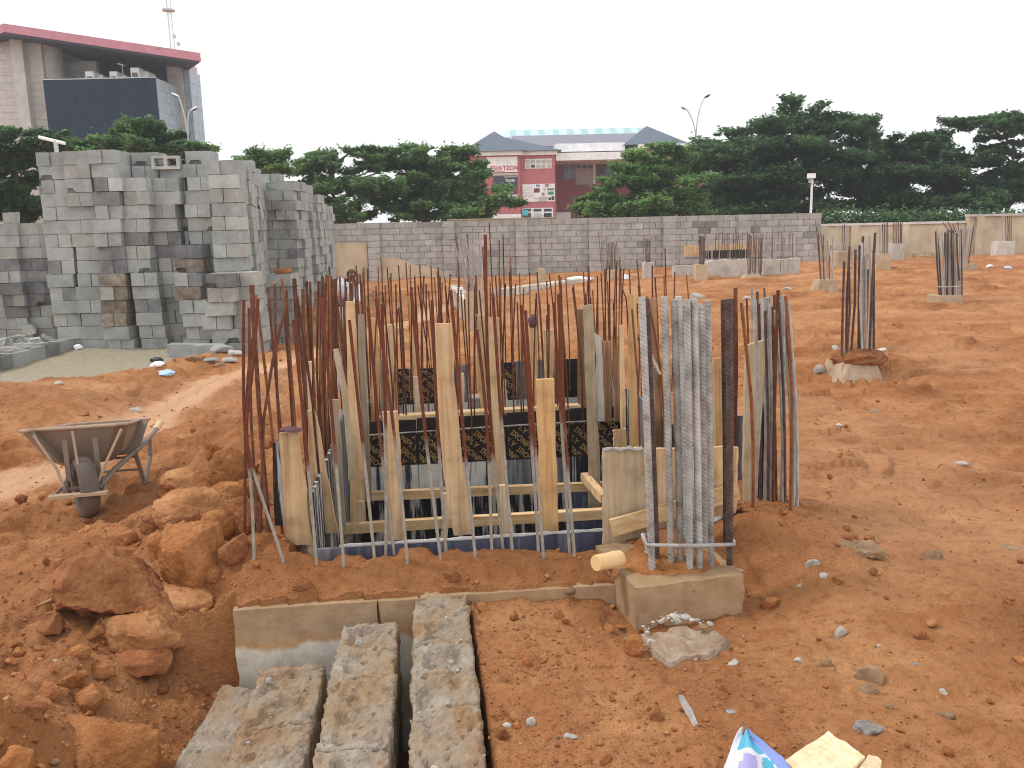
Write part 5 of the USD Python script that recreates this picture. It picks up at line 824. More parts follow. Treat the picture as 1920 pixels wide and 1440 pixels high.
# short bamboo length and the board with a slanting plank behind the cage
bp, bq = atz(1118, 1055, 0.07), atz(1178, 1046, 0.08); bp = atd(1117, 1056, 3.5); bq = atd(1180, 1043, 3.62)
BM = thing('bamboo_offcut', 'short thick light bamboo offcut lying beside the stained pier', 'bamboo', bp)
ax_ = (bq - bp) / np.linalg.norm(bq - bp); ring = [0.0, 0.005, 0.06, 0.1, 0.108, 0.116, 0.145]; rr_ = [0.034, 0.036, 0.0355, 0.0365, 0.039, 0.0365, 0.036]
part(BM, 'stem', tube([bp + ax_ * s for s in ring], rr_, 16), 'bamboo', smooth=50)
BD = thing('shuttering_board', 'wide tan plywood board with a cement crusted top edge behind the column cage', 'board', atd(1170, 1020, 3.98))
def quad_board(pxs, d, th, m, t, name, seed=1):
    P = [atd(a, b, dd) for (a, b), dd in zip(pxs, d)]; P = np.array(P); n_ = np.cross(P[1] - P[0], P[3] - P[0]); n_ /= np.linalg.norm(n_); n_ = n_ if n_[1] > 0 else -n_
    g = 12; a, b = np.meshgrid(np.linspace(0, 1, g + 1), np.linspace(0, 1, g + 1), indexing='ij'); S = lambda q: ((1 - a) * (1 - b))[..., None] * q[0] + (a * (1 - b))[..., None] * q[1] + (a * b)[..., None] * q[2] + ((1 - a) * b)[..., None] * q[3]
    top = S(P); rim = (a == 0) | (a == 1) | (b == 0) | (b == 1); top = top + rim[..., None] * (fbm(top * 30 + seed, 2, seed)[..., None] - 0.5) * 0.012; V = np.vstack([top.reshape(-1, 3), (top + n_ * th).reshape(-1, 3)]); N = (g + 1) ** 2; f = []
    for i in range(g):
        for j in range(g): k = i * (g + 1) + j; f += [[k, k + g + 1, k + g + 2, k + 1], [N + k, N + k + 1, N + k + g + 2, N + k + g + 1]]
    for i in range(g):
        for k, l in ((i, i + 1), ((g) * (g + 1) + i + 1, g * (g + 1) + i), ((i + 1) * (g + 1), i * (g + 1)), (i * (g + 1) + g, (i + 1) * (g + 1) + g)): f.append([k, l, N + l, N + k])
    return part(t, name, tm((V, np.array(f))), m)
quad_board([(1131, 842), (1207, 841), (1212, 1010), (1131, 1035)], [3.98, 4.0, 4.0, 3.96], 0.02, 'wood_cement', BD, 'panel'); quad_board([(1209, 842), (1385, 838), (1381, 960), (1214, 1000)], [4.03, 4.08, 4.08, 4.03], 0.02, 'wood', BD, 'panel')
part(BD, 'cement_crust', tube([atd(x, 842 + 2 * math.sin(x), 3.985) for x in range(1132, 1208, 8)], [0.009 + 0.005 * math.sin(i * 2.3) for i in range(10)], 6), 'bar_cement', smooth=50)
p, q = atd(1146, 990, 3.92), atd(1384, 920, 4.06); single('slanting_plank', stick(None, '', p, q, 0.085, 0.022, '', zz), 'wood_level', 'light plank slanting up to the right across the wide tan board', 'plank')

# ------------------------------------------------------------------ upright planks
def plank(pts, d, wpx, m, label, th=0.022, name='plank', seed=0, dtop=0.0, cat='plank', tip=None):
    """pts: bottom to top, pixels; wpx: width at bottom and top in pixels"""
    k = len(pts); dd = d + np.linspace(0, dtop, k); C = np.array([atd(a, b, e) for (a, b), e in zip(pts, dd)]); s = np.linspace(0, 1, k); n = 14; t_ = np.linspace(0, 1, n + 1)
    deg = min(2, k - 1); C2 = np.column_stack([np.polyval(np.polyfit(s, C[:, i], deg), t_) for i in range(3)]); W = np.interp(t_, [0, 1], np.array(wpx, float)) * d / FP; rng = np.random.default_rng(seed + 400)
    eL = W / 2 + (fbm(np.column_stack([t_ * 7, t_ * 0 + seed, t_ * 0]), 3, seed) - 0.5) * 0.012; eR = W / 2 + (fbm(np.column_stack([t_ * 7, t_ * 0 + seed + 9, t_ * 0]), 3, seed + 1) - 0.5) * 0.012
    yaw = YAW + rng.normal(0, 0.12); wv = np.array([math.cos(yaw), math.sin(yaw), 0]); tv = np.array([-math.sin(yaw), math.cos(yaw), 0]); V = []
    for i in range(n + 1):
        tl = tip if (tip and i == n) else (0, 0)
        V += [C2[i] - wv * eL[i] + zz * tl[0], C2[i] + wv * eR[i] + zz * tl[1], C2[i] + wv * eR[i] + tv * th + zz * tl[1], C2[i] - wv * eL[i] + tv * th + zz * tl[0]]
    f = [[0, 3, 2, 1], [4 * n, 4 * n + 1, 4 * n + 2, 4 * n + 3]]
    for i in range(n):
        for j in range(4): a, b = 4 * i + j, 4 * i + (j + 1) % 4; f.append([a, b, b + 4, a + 4])
    return single(name, tm((np.array(V), np.array(f))), m, label, cat)
plank([(562, 1022), (552, 920), (541, 812)], 3.98, (52, 36), 'wood', 'wide light plank at the near left corner of the shaft, top end bent and dark', seed=1)
q = atd(541, 806, 3.97); m = rock(9, (0.1, 0.07, 0.03), 3, 0.6); m.apply_translation(q + np.array([0.01, -0.01, 0.0])); single('rag', m, 'rag', 'dark scrap of cloth on top of the near left corner plank', 'rag', smooth=40)
plank([(741, 1013), (737, 900), (732, 772)], 4.18, (36, 30), 'wood', 'shorter light plank in the front row, left of the bowed plank', seed=2)
plank([(869, 1003), (842, 800), (833, 606)], 4.2, (40, 34), 'wood', 'longest bowed light plank standing at the front of the shaft', seed=3, tip=(0.0, -0.004))
plank([(1030, 1003), (1027, 860), (1023, 711)], 4.15, (38, 32), 'wood_orange', 'square topped orange plank at the front, right of centre', seed=4)
plank([(938, 915), (929, 750), (925, 596)], 5.7, (25, 24), 'wood', 'tall light plank in the middle of the shaft behind the front bars', seed=5)
plank([(914, 780), (906, 690), (902, 590)], 6.3, (20, 22), 'wood', 'pale wide plank just left of the tall middle plank', seed=6)
plank([(955, 1003), (949, 960), (944, 910)], 4.9, (22, 15), 'wood_pale', 'short leaning pale cleat nearest the centre of the lower brace', seed=7)
plank([(832, 1010), (837, 970), (838, 925)], 4.95, (14, 12), 'wood_pale', 'thin pale cleat left of the bowed plank foot', seed=8)
plank([(642, 1022), (665, 985), (676, 940)], 5.0, (16, 14), 'wood_pale', 'pale cleat leaning in the left corner of the shaft', seed=9)
plank([(783, 780), (782, 740), (781, 706)], 7.2, (11, 13), 'wood_pale', 'short pale cleat against the left rear black board', seed=10)
plank([(863, 780), (866, 740), (866, 700)], 7.2, (9, 8), 'wood_pale', 'narrow pale cleat between the rear black boards', seed=11)
plank([(950, 775), (945, 740), (943, 712)], 7.2, (12, 9), 'wood_pale', 'short pale cleat right of the middle plank against a rear board', seed=12)
plank([(740, 800), (737, 700), (734, 609)], 6.3, (18, 14), 'wood', 'square topped narrow plank left of the rear black boards', seed=13)
plank([(722, 800), (720, 745), (718, 676)], 6.0, (18, 12), 'wood_old', 'weathered short plank with a knotted top left of the rear boards', seed=14)
plank([(778, 712), (775, 640), (770, 556)], 7.3, (10, 11), 'wood_orange', 'narrow orange plank rising behind the left rear board', seed=15)
plank([(1027, 760), (1029, 690), (1029, 619)], 6.6, (18, 19), 'wood', 'short square topped plank behind the orange front plank', seed=16)
plank([(1001, 790), (1002, 700), (1001, 612)], 6.3, (12, 13), 'wood_orange', 'narrow orange plank with a dark rag on its top', seed=17)
q = atd(1000, 601, 6.3); m = rock(19, (0.07, 0.05, 0.11), 3, 0.6); m.apply_translation(q); single('rag', m, 'rag', 'dark red rag hanging on top of the narrow orange plank', 'rag', smooth=40)
plank([(1094, 790), (1092, 680), (1091, 580)], 6.2, (20, 17), 'wood_brown', 'brown left one of the pair of tall planks at the rear right corner', seed=18)
plank([(1116, 950), (1110, 760), (1102, 568)], 5.6, (24, 17), 'wood_cement', 'tall pale plank with a rounded top at the right of the shaft', seed=19, tip=(-0.02, -0.01))
plank([(1128, 790), (1126, 710), (1122, 628)], 6.0, (13, 13), 'wood_grey', 'grey weathered plank with a broken top, right of the tall pale plank', seed=20, tip=(0.02, -0.02))
plank([(1141, 790), (1140, 720), (1138, 640)], 5.9, (14, 15), 'wood_brown', 'dark brown plank between the grey plank and the dark red plank', seed=21)
plank([(1161, 790), (1160, 720), (1158, 648)], 5.8, (17, 16), 'wood_brown', 'dark red plank left of the column cage', seed=22, tip=(0.01, -0.02))
plank([(1172, 860), (1169, 760), (1166, 610)], 5.5, (8, 8), 'wood', 'thin light batten right of the dark red plank', seed=23)
plank([(1190, 850), (1188, 700), (1184, 552)], 5.1, (18, 16), 'wood_orange', 'tall orange plank close behind the left bars of the column cage', seed=24)
plank([(1236, 840), (1228, 700), (1222, 560)], 5.2, (24, 18), 'wood_brown', 'brown plank seen between the bars of the column cage', seed=25)
plank([(1164, 842), (1163, 820), (1162, 804)], 5.3, (26, 24), 'wood', 'short sawn stub of plank with a slanted top in front of the printed boards', seed=26, tip=(-0.03, 0.0))
plank([(1408, 958), (1411, 800), (1420, 640)], 4.4, (26, 42), 'wood_cement', 'wide tan plank with a cement splashed slanted top at the right corner', seed=27, tip=(-0.02, 0.01))
plank([(1352, 850), (1349, 760), (1345, 672)], 4.7, (22, 17), 'wood_orange', 'orange plank between the dark bars and the tan corner plank', seed=28)
plank([(1432, 950), (1430, 860), (1427, 760)], 4.6, (20, 12), 'plywood_black', 'black plywood offcut behind the tan corner plank', seed=29)
plank([(642, 730), (641, 650), (639, 576)], 6.5, (16, 14), 'wood_grey', 'pale grey plank with a white top beside the seated worker', seed=30)
plank([(672, 985), (664, 760), (657, 565)], 5.3, (30, 16), 'wood', 'very long light plank left of the printed boards', seed=31)
plank([(690, 940), (683, 760), (677, 590)], 5.5, (15, 13), 'wood_old', 'long weathered plank right of the very long light plank', seed=32)
plank([(660, 900), (650, 770), (630, 655)], 5.0, (14, 10), 'wood_cement', 'tapered plank with a rusty brown top in the left plank row', seed=33)
plank([(703, 820), (702, 690), (700, 597)], 6.6, (16, 12), 'wood_orange', 'orange brown plank at the rear left corner of the shaft', seed=34)
plank([(640, 1000), (633, 870), (625, 750)], 4.55, (20, 17), 'wood_old', 'dark stained plank with a pale square top in the left plank row', seed=35)
plank([(617, 1000), (600, 880), (583, 770)], 4.3, (34, 14), 'wood', 'light plank leaning against the left side boards of the shaft', seed=36)
plank([(585, 1010), (582, 850), (580, 678)], 4.35, (12, 7), 'wood_pale', 'thin pale batten standing at the near left corner', seed=37)
plank([(528, 985), (522, 900), (519, 830)], 4.02, (22, 16), 'ply_drips', 'black cement stained board left of the wide corner plank', seed=38, cat='board')
plank([(1385, 900), (1388, 830), (1384, 780)], 4.75, (22, 26), 'ply_bluegrey', 'grey stained board beside the dark column bars', seed=39, cat='board')
plank([(1340, 850), (1335, 790), (1328, 735)], 4.9, (26, 22), 'ply_cement', 'cement streaked board behind the column cage', seed=40, cat='board')
plank([(1215, 845), (1217, 760), (1219, 690)], 5.0, (24, 22), 'wood_old', 'weathered board seen through the left half of the column cage', seed=41, cat='board')
p, q = atd(1214, 652, 4.8), atd(1238, 702, 4.8); single('batten', stick(None, '', p, q, 0.012, 0.012, ''), 'wood_grey', 'thin grey batten leaning inside the column cage', 'batten')

# ------------------------------------------------------------------ column starters and piers across the site
rc = np.random.default_rng(29)
def starters(label, base_px, zb, tops, d, footing=None, mats=('far_rust', 'far_grey'), r=0.012, frac=0.5, stir=None, spread=0.25, name='column_starter'):
    """tops: (top px x, top px y, foot px x, foot px y, material index); footing: (px0, px1, py top, py bottom, shape, material)"""
    b = atd(*base_px, d); t = thing(name, label, 'column reinforcement', (b[0], d, zb))
    if footing:
        x0, x1, yt, yb, shp, fm = footing; a, b2 = atd(x0, yb, d - 0.2), atd(x1, yb, d - 0.2); zt = atd((x0 + x1) / 2, yt, d)[2]; w = b2[0] - a[0]
        if shp == 'cone':
            m = rough_box(w, 0.55, zt - zb + 0.35, rc, 0.006, (8, 6, 5)); q = m.vertices; k = (q[:, 2] / (zt - zb + 0.35) + 0.5); q[:, :2] *= (1.12 - 0.4 * k ** 2)[:, None]; q += (fbm(q * 6, 3, 3)[:, None] - 0.5) * 0.02
        else: m = rough_box(w, 0.42, zt - zb + 0.35, rc, 0.004, (6, 4, 4))
        m.vertices += np.array([(a[0] + b2[0]) / 2, d, (zt + zb - 0.35) / 2]); part(t, 'footing', m, fm)
    for (tx, ty, fx, fy, mi) in tops:
        dd = d + rc.uniform(-0.14, 0.14); P, Q = atd(tx, ty, dd), atd(fx, fy, dd); Q[2] -= 0.06; mm = (P + Q) / 2 + np.array([rc.normal(0, 0.01), 0, 0]); part(t, 'starter_bar', tube([Q, mm, P], r, 6), mats[mi], smooth=50)
    if stir:
        for (x0, x1, y0) in stir: part(t, 'stirrup', tube([atd(x0, y0, d - 0.16), atd(x1, y0 - 1, d - 0.16), atd(x1 + 1, y0 - 2, d + 0.16), atd(x0 + 1, y0 - 1, d + 0.16), atd(x0, y0, d - 0.16)], 0.008, 5), 'far_grey')
    return t
starters('bundle of dark starter bars on a soil capped footing, nearest on the right side', (1605, 700), 0.0, [(1583, 490, 1579, 655, 0), (1593, 462, 1587, 656, 0), (1592, 500, 1588, 656, 0), (1604, 468, 1596, 656, 0), (1612, 460, 1610, 654, 2), (1618, 443, 1612, 655, 2), (1616, 455, 1617, 654, 1), (1620, 480, 1618, 655, 1), (1627, 505, 1624, 655, 0), (1624, 462, 1625, 655, 1), (1630, 442, 1629, 656, 1), (1641, 436, 1631, 654, 0), (1638, 470, 1639, 655, 0), (1637, 520, 1640, 656, 1)], 8.75, (1566, 1652, 675, 716, 'cone', 'sandy_concrete'), ('rust_dark', 'far_grey', 'rust_dark'), 0.0125)
c = atz(1605, 690, 0.15); m = rock(33, (0.56, 0.5, 0.22), 4, 0.5, 0); m.apply_translation(atd(1606, 672, 8.75)); single('soil_cap', m, 'clod_dark', 'red soil heaped over the footing of the nearest right side bar bundle', 'soil', smooth=40)
tB = []
for i in range(16): x = 1760 + i * 2.9; tB.append((x - 2 + rc.normal(0, 2.5), 428 + rc.uniform(0, 12), 1763 + i * 2.6 + rc.normal(0, 1), 552, int(rc.random() < 0.55)))
tB += [(1754, 434, 1762, 550, 0), (1794, 437, 1799, 520, 0)]
starters('wide bundle of dark and grey bars tied by a low stirrup, towards the right', (1780, 565), 0.0, tB, 16.0, (1757, 1804, 553, 571, 'box', 'sandy_concrete'), ('rust_dark', 'far_grey'), 0.014, stir=[(1757, 1799, 538)])
starters('grey and rusty bars fanning out behind the wide bundle', (1812, 505), 0.05, [(1768 + i * 4.6, 414 + rc.uniform(0, 10), 1786 + i * 2.4, 440, i % 2) for i in range(8)] + [(1800 + i * 4, 420 + rc.uniform(0, 10), 1800 + i * 2.5, 492, 1) for i in range(7)] + [(1826, 422, 1816, 490, 0)], 24.5, (1800, 1832, 494, 511, 'cone', 'sandy_concrete'), ('far_rust', 'far_grey'), 0.014)
starters('thin bars on a rounded grey soil covered footing, middle right', (1550, 540), 0.0, [(1531, 426, 1539, 522, 0), (1535, 437, 1540, 522, 0), (1539, 438, 1545, 523, 0), (1544, 440, 1546, 523, 0), (1547, 428, 1550, 522, 1), (1551, 450, 1553, 523, 1), (1556, 440, 1548, 523, 1), (1561, 441, 1562, 522, 1), (1553, 445, 1564, 523, 1), (1558, 460, 1556, 523, 0)], 19.2, (1531, 1571, 524, 545, 'cone', 'sandy_concrete'), ('far_rust', 'far_grey'), 0.0125)
starters('bars on a soil topped cream pier left of the wide bundle', (1655, 506), 0.05, [(1645 + i * 3.2, 418 + (5 - i) * 1.0, 1647 + i * 3.0, 474, 0 if i > 2 else 1) for i in range(7)], 26.6, (1641, 1670, 476, 508, 'box', 'sandy_concrete'), ('far_rust', 'far_grey'), 0.014)
starters('thin bars on a cream pier between the round footing and the square cream pier', (1580, 503), 0.05, [(1570 + i * 3.4, 424 - i, 1572 + i * 3.2, 470, 0 if i in (3, 4) else 1) for i in range(6)], 27.6, (1566, 1597, 471, 503, 'box', 'sandy_concrete'), ('far_rust', 'far_grey'), 0.013)
starters('rusty bars on a white pier against the beige wall', (1684, 478), 0.1, [(1675 + i * 3.3, 415 + i * 0.3, 1675 + i * 3.3, 456, 0) for i in range(6)], 32.0, (1667, 1695, 457, 478, 'box', 'white_concrete'), ('far_rust', 'far_grey'), 0.016)
starters('bars on a white pier at the right edge, below the taller beige wall', (1884, 481), 0.12, [(1879 + i * 3.4, 404 + i * 0.3, 1880 + i * 3.2, 450, 0 if i > 1 else 1) for i in range(6)], 32.3, (1868, 1901, 452, 480, 'box', 'white_concrete'), ('far_rust', 'far_grey'), 0.016)
starters('tall grey bars on a square cream pier behind the middle of the shaft', (888, 580), -0.2, [(853 + i * 5.2, 440 + rc.uniform(0, 18), 876 + i * 2.6, 545, 1) for i in range(12)] + [(854, 437, 861, 530, 0), (857, 442, 862, 532, 0), (877, 438, 880, 540, 0)], 15.5, (872, 909, 547, 592, 'box', 'sandy_concrete'), ('far_rust', 'far_grey'), 0.012)
starters('dense rusty bars in front of the middle of the block wall', (1148, 515), -0.15, [(1138 + i * 2.6, 453 + rc.uniform(0, 4), 1139 + i * 2.6, 508, 0) for i in range(8)] + [(1122, 433, 1127, 490, 0)], 28.0, (1136, 1160, 506, 520, 'box', 'sandy_concrete'), ('far_rust', 'far_grey'), 0.014)
starters('dark bars on a small white pier left of the far pit', (1215, 510), -0.1, [(1209 + i * 2.6, 447 + i * 0.4, 1212 + i * 1.6, 492, 0) for i in range(5)], 28.0, (1208, 1226, 492, 512, 'box', 'white_concrete'), ('far_rust', 'far_grey'), 0.014)
starters('two tall single bars before the left part of the block wall', (1014, 505), -0.2, [(1013, 443, 1015, 505, 0), (1016, 460, 1017, 505, 1)], 28.0, (1008, 1024, 503, 512, 'cone', 'sandy_concrete'), ('far_rust', 'far_grey'), 0.014)
# the far pit: low white wall with bars rising behind it
dI = 25.5; FPIT = thing('far_pit', 'low white splashed concrete pit wall with a long row of thin bars behind it', 'pit', atd(1410, 518, dI))
pa, pb = atd(1324, 490, dI), atd(1496, 486, dI + 0.8); zt = pa[2]; dr = np.array([pb[0] - pa[0], pb[1] - pa[1], 0]); ln = np.linalg.norm(dr); dr /= ln; nn = np.array([-dr[1], dr[0], 0])
m = rough_box(ln, 0.22, 0.85, rc, 0.004, (30, 2, 8)); q = m.vertices; q[:, 2] += (q[:, 2] > 0.4) * (fbm(q * 2.2, 3, 4) - 0.5) * 0.1; m.vertices = np.array([pa[0], pa[1], zt - 0.42]) + dr * ln / 2 + q[:, :1] * dr + q[:, 1:2] * nn + q[:, 2:] * zz; part(FPIT, 'front_wall', m, 'white_concrete')
part(FPIT, 'rear_wall', obox(np.array([pa[0], pa[1], -0.2]) + dr * ln / 2 + nn * 2.2, dr, nn, zz, ln, 0.2, 0.9), 'white_concrete')
part(FPIT, 'side_wall', obox(np.array([pb[0], pb[1], -0.15]) - dr * 0.1 + nn * 1.15, dr, nn, zz, 0.2, 1.86, 0.9), 'sandy_concrete')
part(FPIT, 'shutter_board', obox(np.array([pa[0], pa[1], atd(1420, 476, dI + 2)[2]]) + dr * ln * 0.56 + nn * 2.0, dr, nn, zz, ln * 0.55, 0.03, 0.26), 'plywood_black'); part(FPIT, 'shutter_board', obox(np.array([pa[0], pa[1], atd(1420, 468, dI + 2)[2]]) + dr * ln * 0.5 + nn * 2.06, dr, nn, zz, ln * 0.8, 0.02, 0.36), 'wood')
for i in range(44):
    x = 1312 + i * 4.25 + rc.normal(0, 1); dd = dI + rc.choice([0.25, 1.9]); P = atd(x, 436 + rc.uniform(0, 10) - (x - 1312) * 0.02, dd); part(FPIT, 'starter_bar', tube([np.array([P[0] + rc.normal(0, 0.03), P[1], 0.1]), P], 0.012, 5), 'far_rust' if rc.random() < 0.55 else 'far_grey')
starters('stout dark bars on a small cream pier at the left end of the far pit', (1315, 522), -0.02, [(1311 + i * 2.4, 441 + rc.uniform(0, 3), 1312 + i * 2.0, 496, 0) for i in range(5)], 24.9, (1305, 1326, 496, 524, 'box', 'sandy_concrete'), ('far_rust', 'far_grey'), 0.018)
starters('dark bars standing in soil in front of the far pit', (1412, 520), 0.0, [(1402, 440, 1403, 515, 0), (1406, 440, 1406, 515, 0), (1409, 442, 1407, 515, 0), (1415, 446, 1415, 513, 0), (1423, 444, 1424, 512, 0), (1428, 446, 1426, 513, 0)], 24.6, (1394, 1430, 515, 524, 'cone', 'sandy_concrete'), ('far_rust', 'far_grey'), 0.017)
# low unfinished foundation strips in the middle distance
def strip_wall(pts, zt, wd, h, label, m, dlist):
    P = [atd(a, b, d) for (a, b), d in zip(pts, dlist)]; t = thing('foundation_strip', label, 'foundation', P[0])
    for i in range(len(P) - 1):
        a, b = P[i].copy(), P[i + 1].copy(); a[2] = b[2] = (a[2] + b[2]) / 2; d = b - a; ln = np.linalg.norm(d); d /= ln; nn = np.array([-d[1], d[0], 0]); n = max(1, int(ln / 0.46))
        for k in range(n):
            q = rough_box(ln / n - 0.01, wd, h, rc, 0.008, (3, 2, 3)); w = q.vertices; q.vertices = a + d * ln * (k + 0.5) / n - zz * h / 2 + w[:, :1] * d + w[:, 1:2] * nn + w[:, 2:] * zz; part(t, 'block', q, m)
strip_wall([(935, 540), (1112, 521)], 0, 0.3, 0.5, 'low pale footing strip running across the site behind the shaft', 'white_concrete', [23.0, 27.5])
strip_wall([(853, 537), (868, 548), (888, 572)], 0, 0.25, 0.6, 'low pale wall running towards the cream pier behind the shaft', 'white_concrete', [21.5, 18.5, 15.9])
strip_wall([(1170, 521), (1310, 505)], 0, 0.3, 0.5, 'low grey footing strip left of the far pit', 'sandy_concrete', [29.5, 30.5])
c = atd(1085, 524, 27.0); m = rock(71, (0.8, 0.4, 0.2), 3, 0.5, 1); m.apply_translation(c); single('white_sack', m, 'plastic_white', 'white crumpled sack on the low footing strip in front of the block wall', 'sack', smooth=40)
c = atd(1172, 524, 28.0); m = rock(72, (0.45, 0.4, 0.35), 3, 0.5, 1); m.apply_translation(c); single('white_sack', m, 'plastic_white', 'small white bag on the ground left of the small white pier', 'sack', smooth=40)

# ------------------------------------------------------------------ clods, boulders, stones
def lump(px, py, w, h, matn, label, cat='clod', name='earth_clod', seed=0, deep=0.25, rough=0.28, cuts=4, tilt=0.0, flat=1.0, sub=4, kind=None):
    """a lump whose outline is centred at a pixel with the given pixel size, set on the ground"""
    g = gz(px, py + h * 0.42, -0.1); d = g[1]; gk = 1.1 if name == 'stone' else 1.24; W, Hh = w * d / FP * gk, h * d / FP * gk * 1.08; m = rock(seed or int(px * 3 + py), (W, W * 0.75, Hh), sub, rough, cuts)
    m.vertices += (fbm(m.vertices * 18 / max(0.4, W) , 3, seed)[:, None] - 0.5) * 0.06 * W; m.apply_transform(trimesh.transformations.rotation_matrix(tilt, (0, 1, 0))); c = atd(px, py, d + W * 0.2) - zz * (Hh * 0.22 if name == 'stone' else 0.0); m.apply_translation(c); return single(name, m, matn, label, cat, None, kind, smooth=28)
for a in [(348, 903, 84, 46, 'clod_pale', 'rounded pale clod highest in the heap of red boulders', 2), (362, 960, 126, 72, 'clod_pale', 'broad pale clod below the rounded one in the boulder heap', 3), (362, 1040, 104, 150, 'clod', 'big upright orange boulder in the heap beside the shaft', 4), (437, 888, 78, 84, 'clod', 'orange boulder touching the left corner bars of the shaft', 5),
          (220, 1105, 205, 130, 'clod_dark', 'largest dark red half buried boulder left of the upright one', 6), (278, 1174, 168, 84, 'clod_pale', 'long pale smooth boulder under the flat slab', 8), (262, 1242, 122, 58, 'clod_dark', 'dark brown boulder lowest in the heap', 9), (167, 1130, 48, 60, 'clod_dark', 'small dark clod at the left of the dark red boulder', 10),
          (456, 975, 62, 70, 'clod_dark', 'dark clod behind the grey leaning bars', 11), (268, 1206, 54, 32, 'clod', 'small orange clod between the long pale boulder and the brown one', 12), (200, 1405, 230, 130, 'clod', 'large crumbling soil lump at the bottom left corner', 13), (40, 938, 20, 18, 'clod_dark', 'small dark red clod left of the barrow wheel', 14), (400, 845, 40, 26, 'clod', 'small clod on the slope above the boulders', 15), (133, 1278, 44, 38, 'clod', 'brown round clod in the crumbled slope', 16), (92, 1300, 36, 30, 'clod_dark', 'dark round clod left of the brown round one', 17), (190, 1262, 42, 34, 'clod', 'clod touching the left side of the lowest brown boulder', 18), (60, 1330, 50, 36, 'clod_dark', 'dark clod lowest on the crumbled slope', 19), (150, 1225, 34, 26, 'clod', 'clod on the slope left of the long pale boulder', 20), (500, 830, 30, 22, 'clod', 'small clod between the corner bars', 21), (463, 925, 44, 44, 'clod', 'clod wedged between two boulders near the grey bars', 22), (232, 1222, 30, 26, 'clod', 'small clod above the lowest brown boulder', 23), (408, 990, 56, 56, 'clod', 'clod wedged against the right side of the upright boulder', 30), (440, 1030, 54, 60, 'clod_dark', 'dark clod low in the heap beside the grey leaning bars', 31), (425, 935, 64, 52, 'clod', 'rough clod behind the broad pale clod', 32), (300, 1020, 44, 40, 'clod', 'clod leaning on the left side of the upright boulder', 33), (285, 985, 46, 34, 'clod_dark', 'dark clod above and left of the upright boulder', 34), (405, 1075, 40, 34, 'clod', 'clod right below the upright boulder', 35), (318, 925, 40, 26, 'clod', 'small clod just under the rounded pale clod', 36), (235, 1010, 40, 28, 'clod_dark', 'dark crumbly clod above the largest boulder', 37), (180, 1190, 40, 30, 'clod', 'clod under the left end of the largest boulder', 38), (565, 1098, 34, 26, 'clod_dark', 'dark clod on the soil behind the beam', 24), (845, 1083, 30, 22, 'clod_dark', 'small dark clod above the right block wall end', 25), (1445, 1130, 34, 26, 'clod', 'round red clod right of the stained pier', 26)]:
    lump(*a[:6], seed=a[6] + 100)
lump(345, 1120, 118, 44, 'clod_pale', 'flat yellowish slab bridging the hollow beside the beam', seed=131, tilt=0.2, rough=0.2, cuts=3)
for a in [(1527, 1056, 34, 26, 'grey_stone', 'blue grey stone right of the right corner bars'), (1753, 1040, 56, 22, 'brown_stone', 'flat brown stone right of the tan slab'), (1498, 1237, 21, 15, 'white_stone', 'white stone left of the large brown stones'), (1551, 1241, 26, 19, 'brown_stone', 'small brown stone next to the white one'), (1630, 1262, 56, 42, 'brown_stone', 'largest rounded brown stone on the right foreground'), (1626, 1290, 44, 20, 'brown_stone', 'flat piece right below the largest brown stone'), (1769, 1297, 25, 17, 'white_stone', 'white pebble right of the largest brown stone'), (1772, 1338, 32, 20, 'brown_stone', 'half buried grey brown stone below the white pebble'), (1632, 1361, 64, 32, 'dark_stone', 'angular dark speckled stone above the cut planks'), (1375, 1240, 24, 18, 'white_stone', 'whitish stone right of the round concrete patch'), (993, 1350, 24, 22, 'white_stone', 'white chip in front of the right block wall'), (952, 1358, 20, 12, 'white_stone', 'flat white chip left of the larger chip'), (1069, 1379, 28, 18, 'grey_stone', 'rounded grey stone on the foreground soil'), (1805, 866, 26, 10, 'white_stone', 'pale flat stone on the right of the site'), (1576, 796, 18, 12, 'grey_stone', 'grey stone on the open ground right of the shaft'), (1538, 690, 26, 20, 'grey_stone', 'grey block fragment left of the soil capped footing'), (1655, 654, 19, 9, 'white_stone', 'white stone right of the dark starter bars'), (1567, 650, 17, 10, 'white_stone', 'white stone left of the dark starter bars'), (1305, 553, 30, 15, 'white_stone', 'white lump on the ground behind the column cage'), (1402, 558, 18, 10, 'white_stone', 'small white lump right of the ribbed bars'), (1475, 540, 18, 7, 'white_stone', 'pale flat stone left of the round footing'), (147, 773, 34, 12, 'clod_pale', 'flat pale stone behind the wheelbarrow'), (253, 767, 30, 9, 'grey_stone', 'thin grey stone by the trodden path'), (1855, 498, 12, 6, 'plastic_white', 'white litter left of the blue litter'), (1890, 501, 14, 7, 'plastic_blue', 'pale blue litter at the right edge'), (907, 1353, 14, 12, 'white_stone', 'white crumb at the right side of the block wall'), (1545, 1078, 22, 12, 'white_stone', 'whitish stone just below the blue grey stone'), (1895, 1025, 44, 12, 'brown_stone', 'dark flat stone at the right edge'), (1715, 1245, 22, 10, 'dark_stone', 'thin dark chip right of the largest brown stone'), (110, 717, 16, 9, 'white_stone', 'pale stone at the edge of the grey sand'), (1650, 1210, 12, 9, 'white_stone', 'tiny white pebble above the largest brown stone'), (1380, 1330, 40, 12, 'dark_stone', 'dark stick like chip on the ground right of the thin strip'), (1190, 1205, 36, 60, 'clod', 'orange stone at the left of the round concrete patch'), (1500, 1098, 20, 14, 'grey_stone', 'small grey stone right of the stained pier'), (1640, 770, 14, 9, 'grey_stone', 'grey pebble below the soil capped footing')]:
    lump(*a, cat='stone', name='stone', seed=int(a[0] + a[1] * 2), sub=3, rough=0.3, cuts=5)
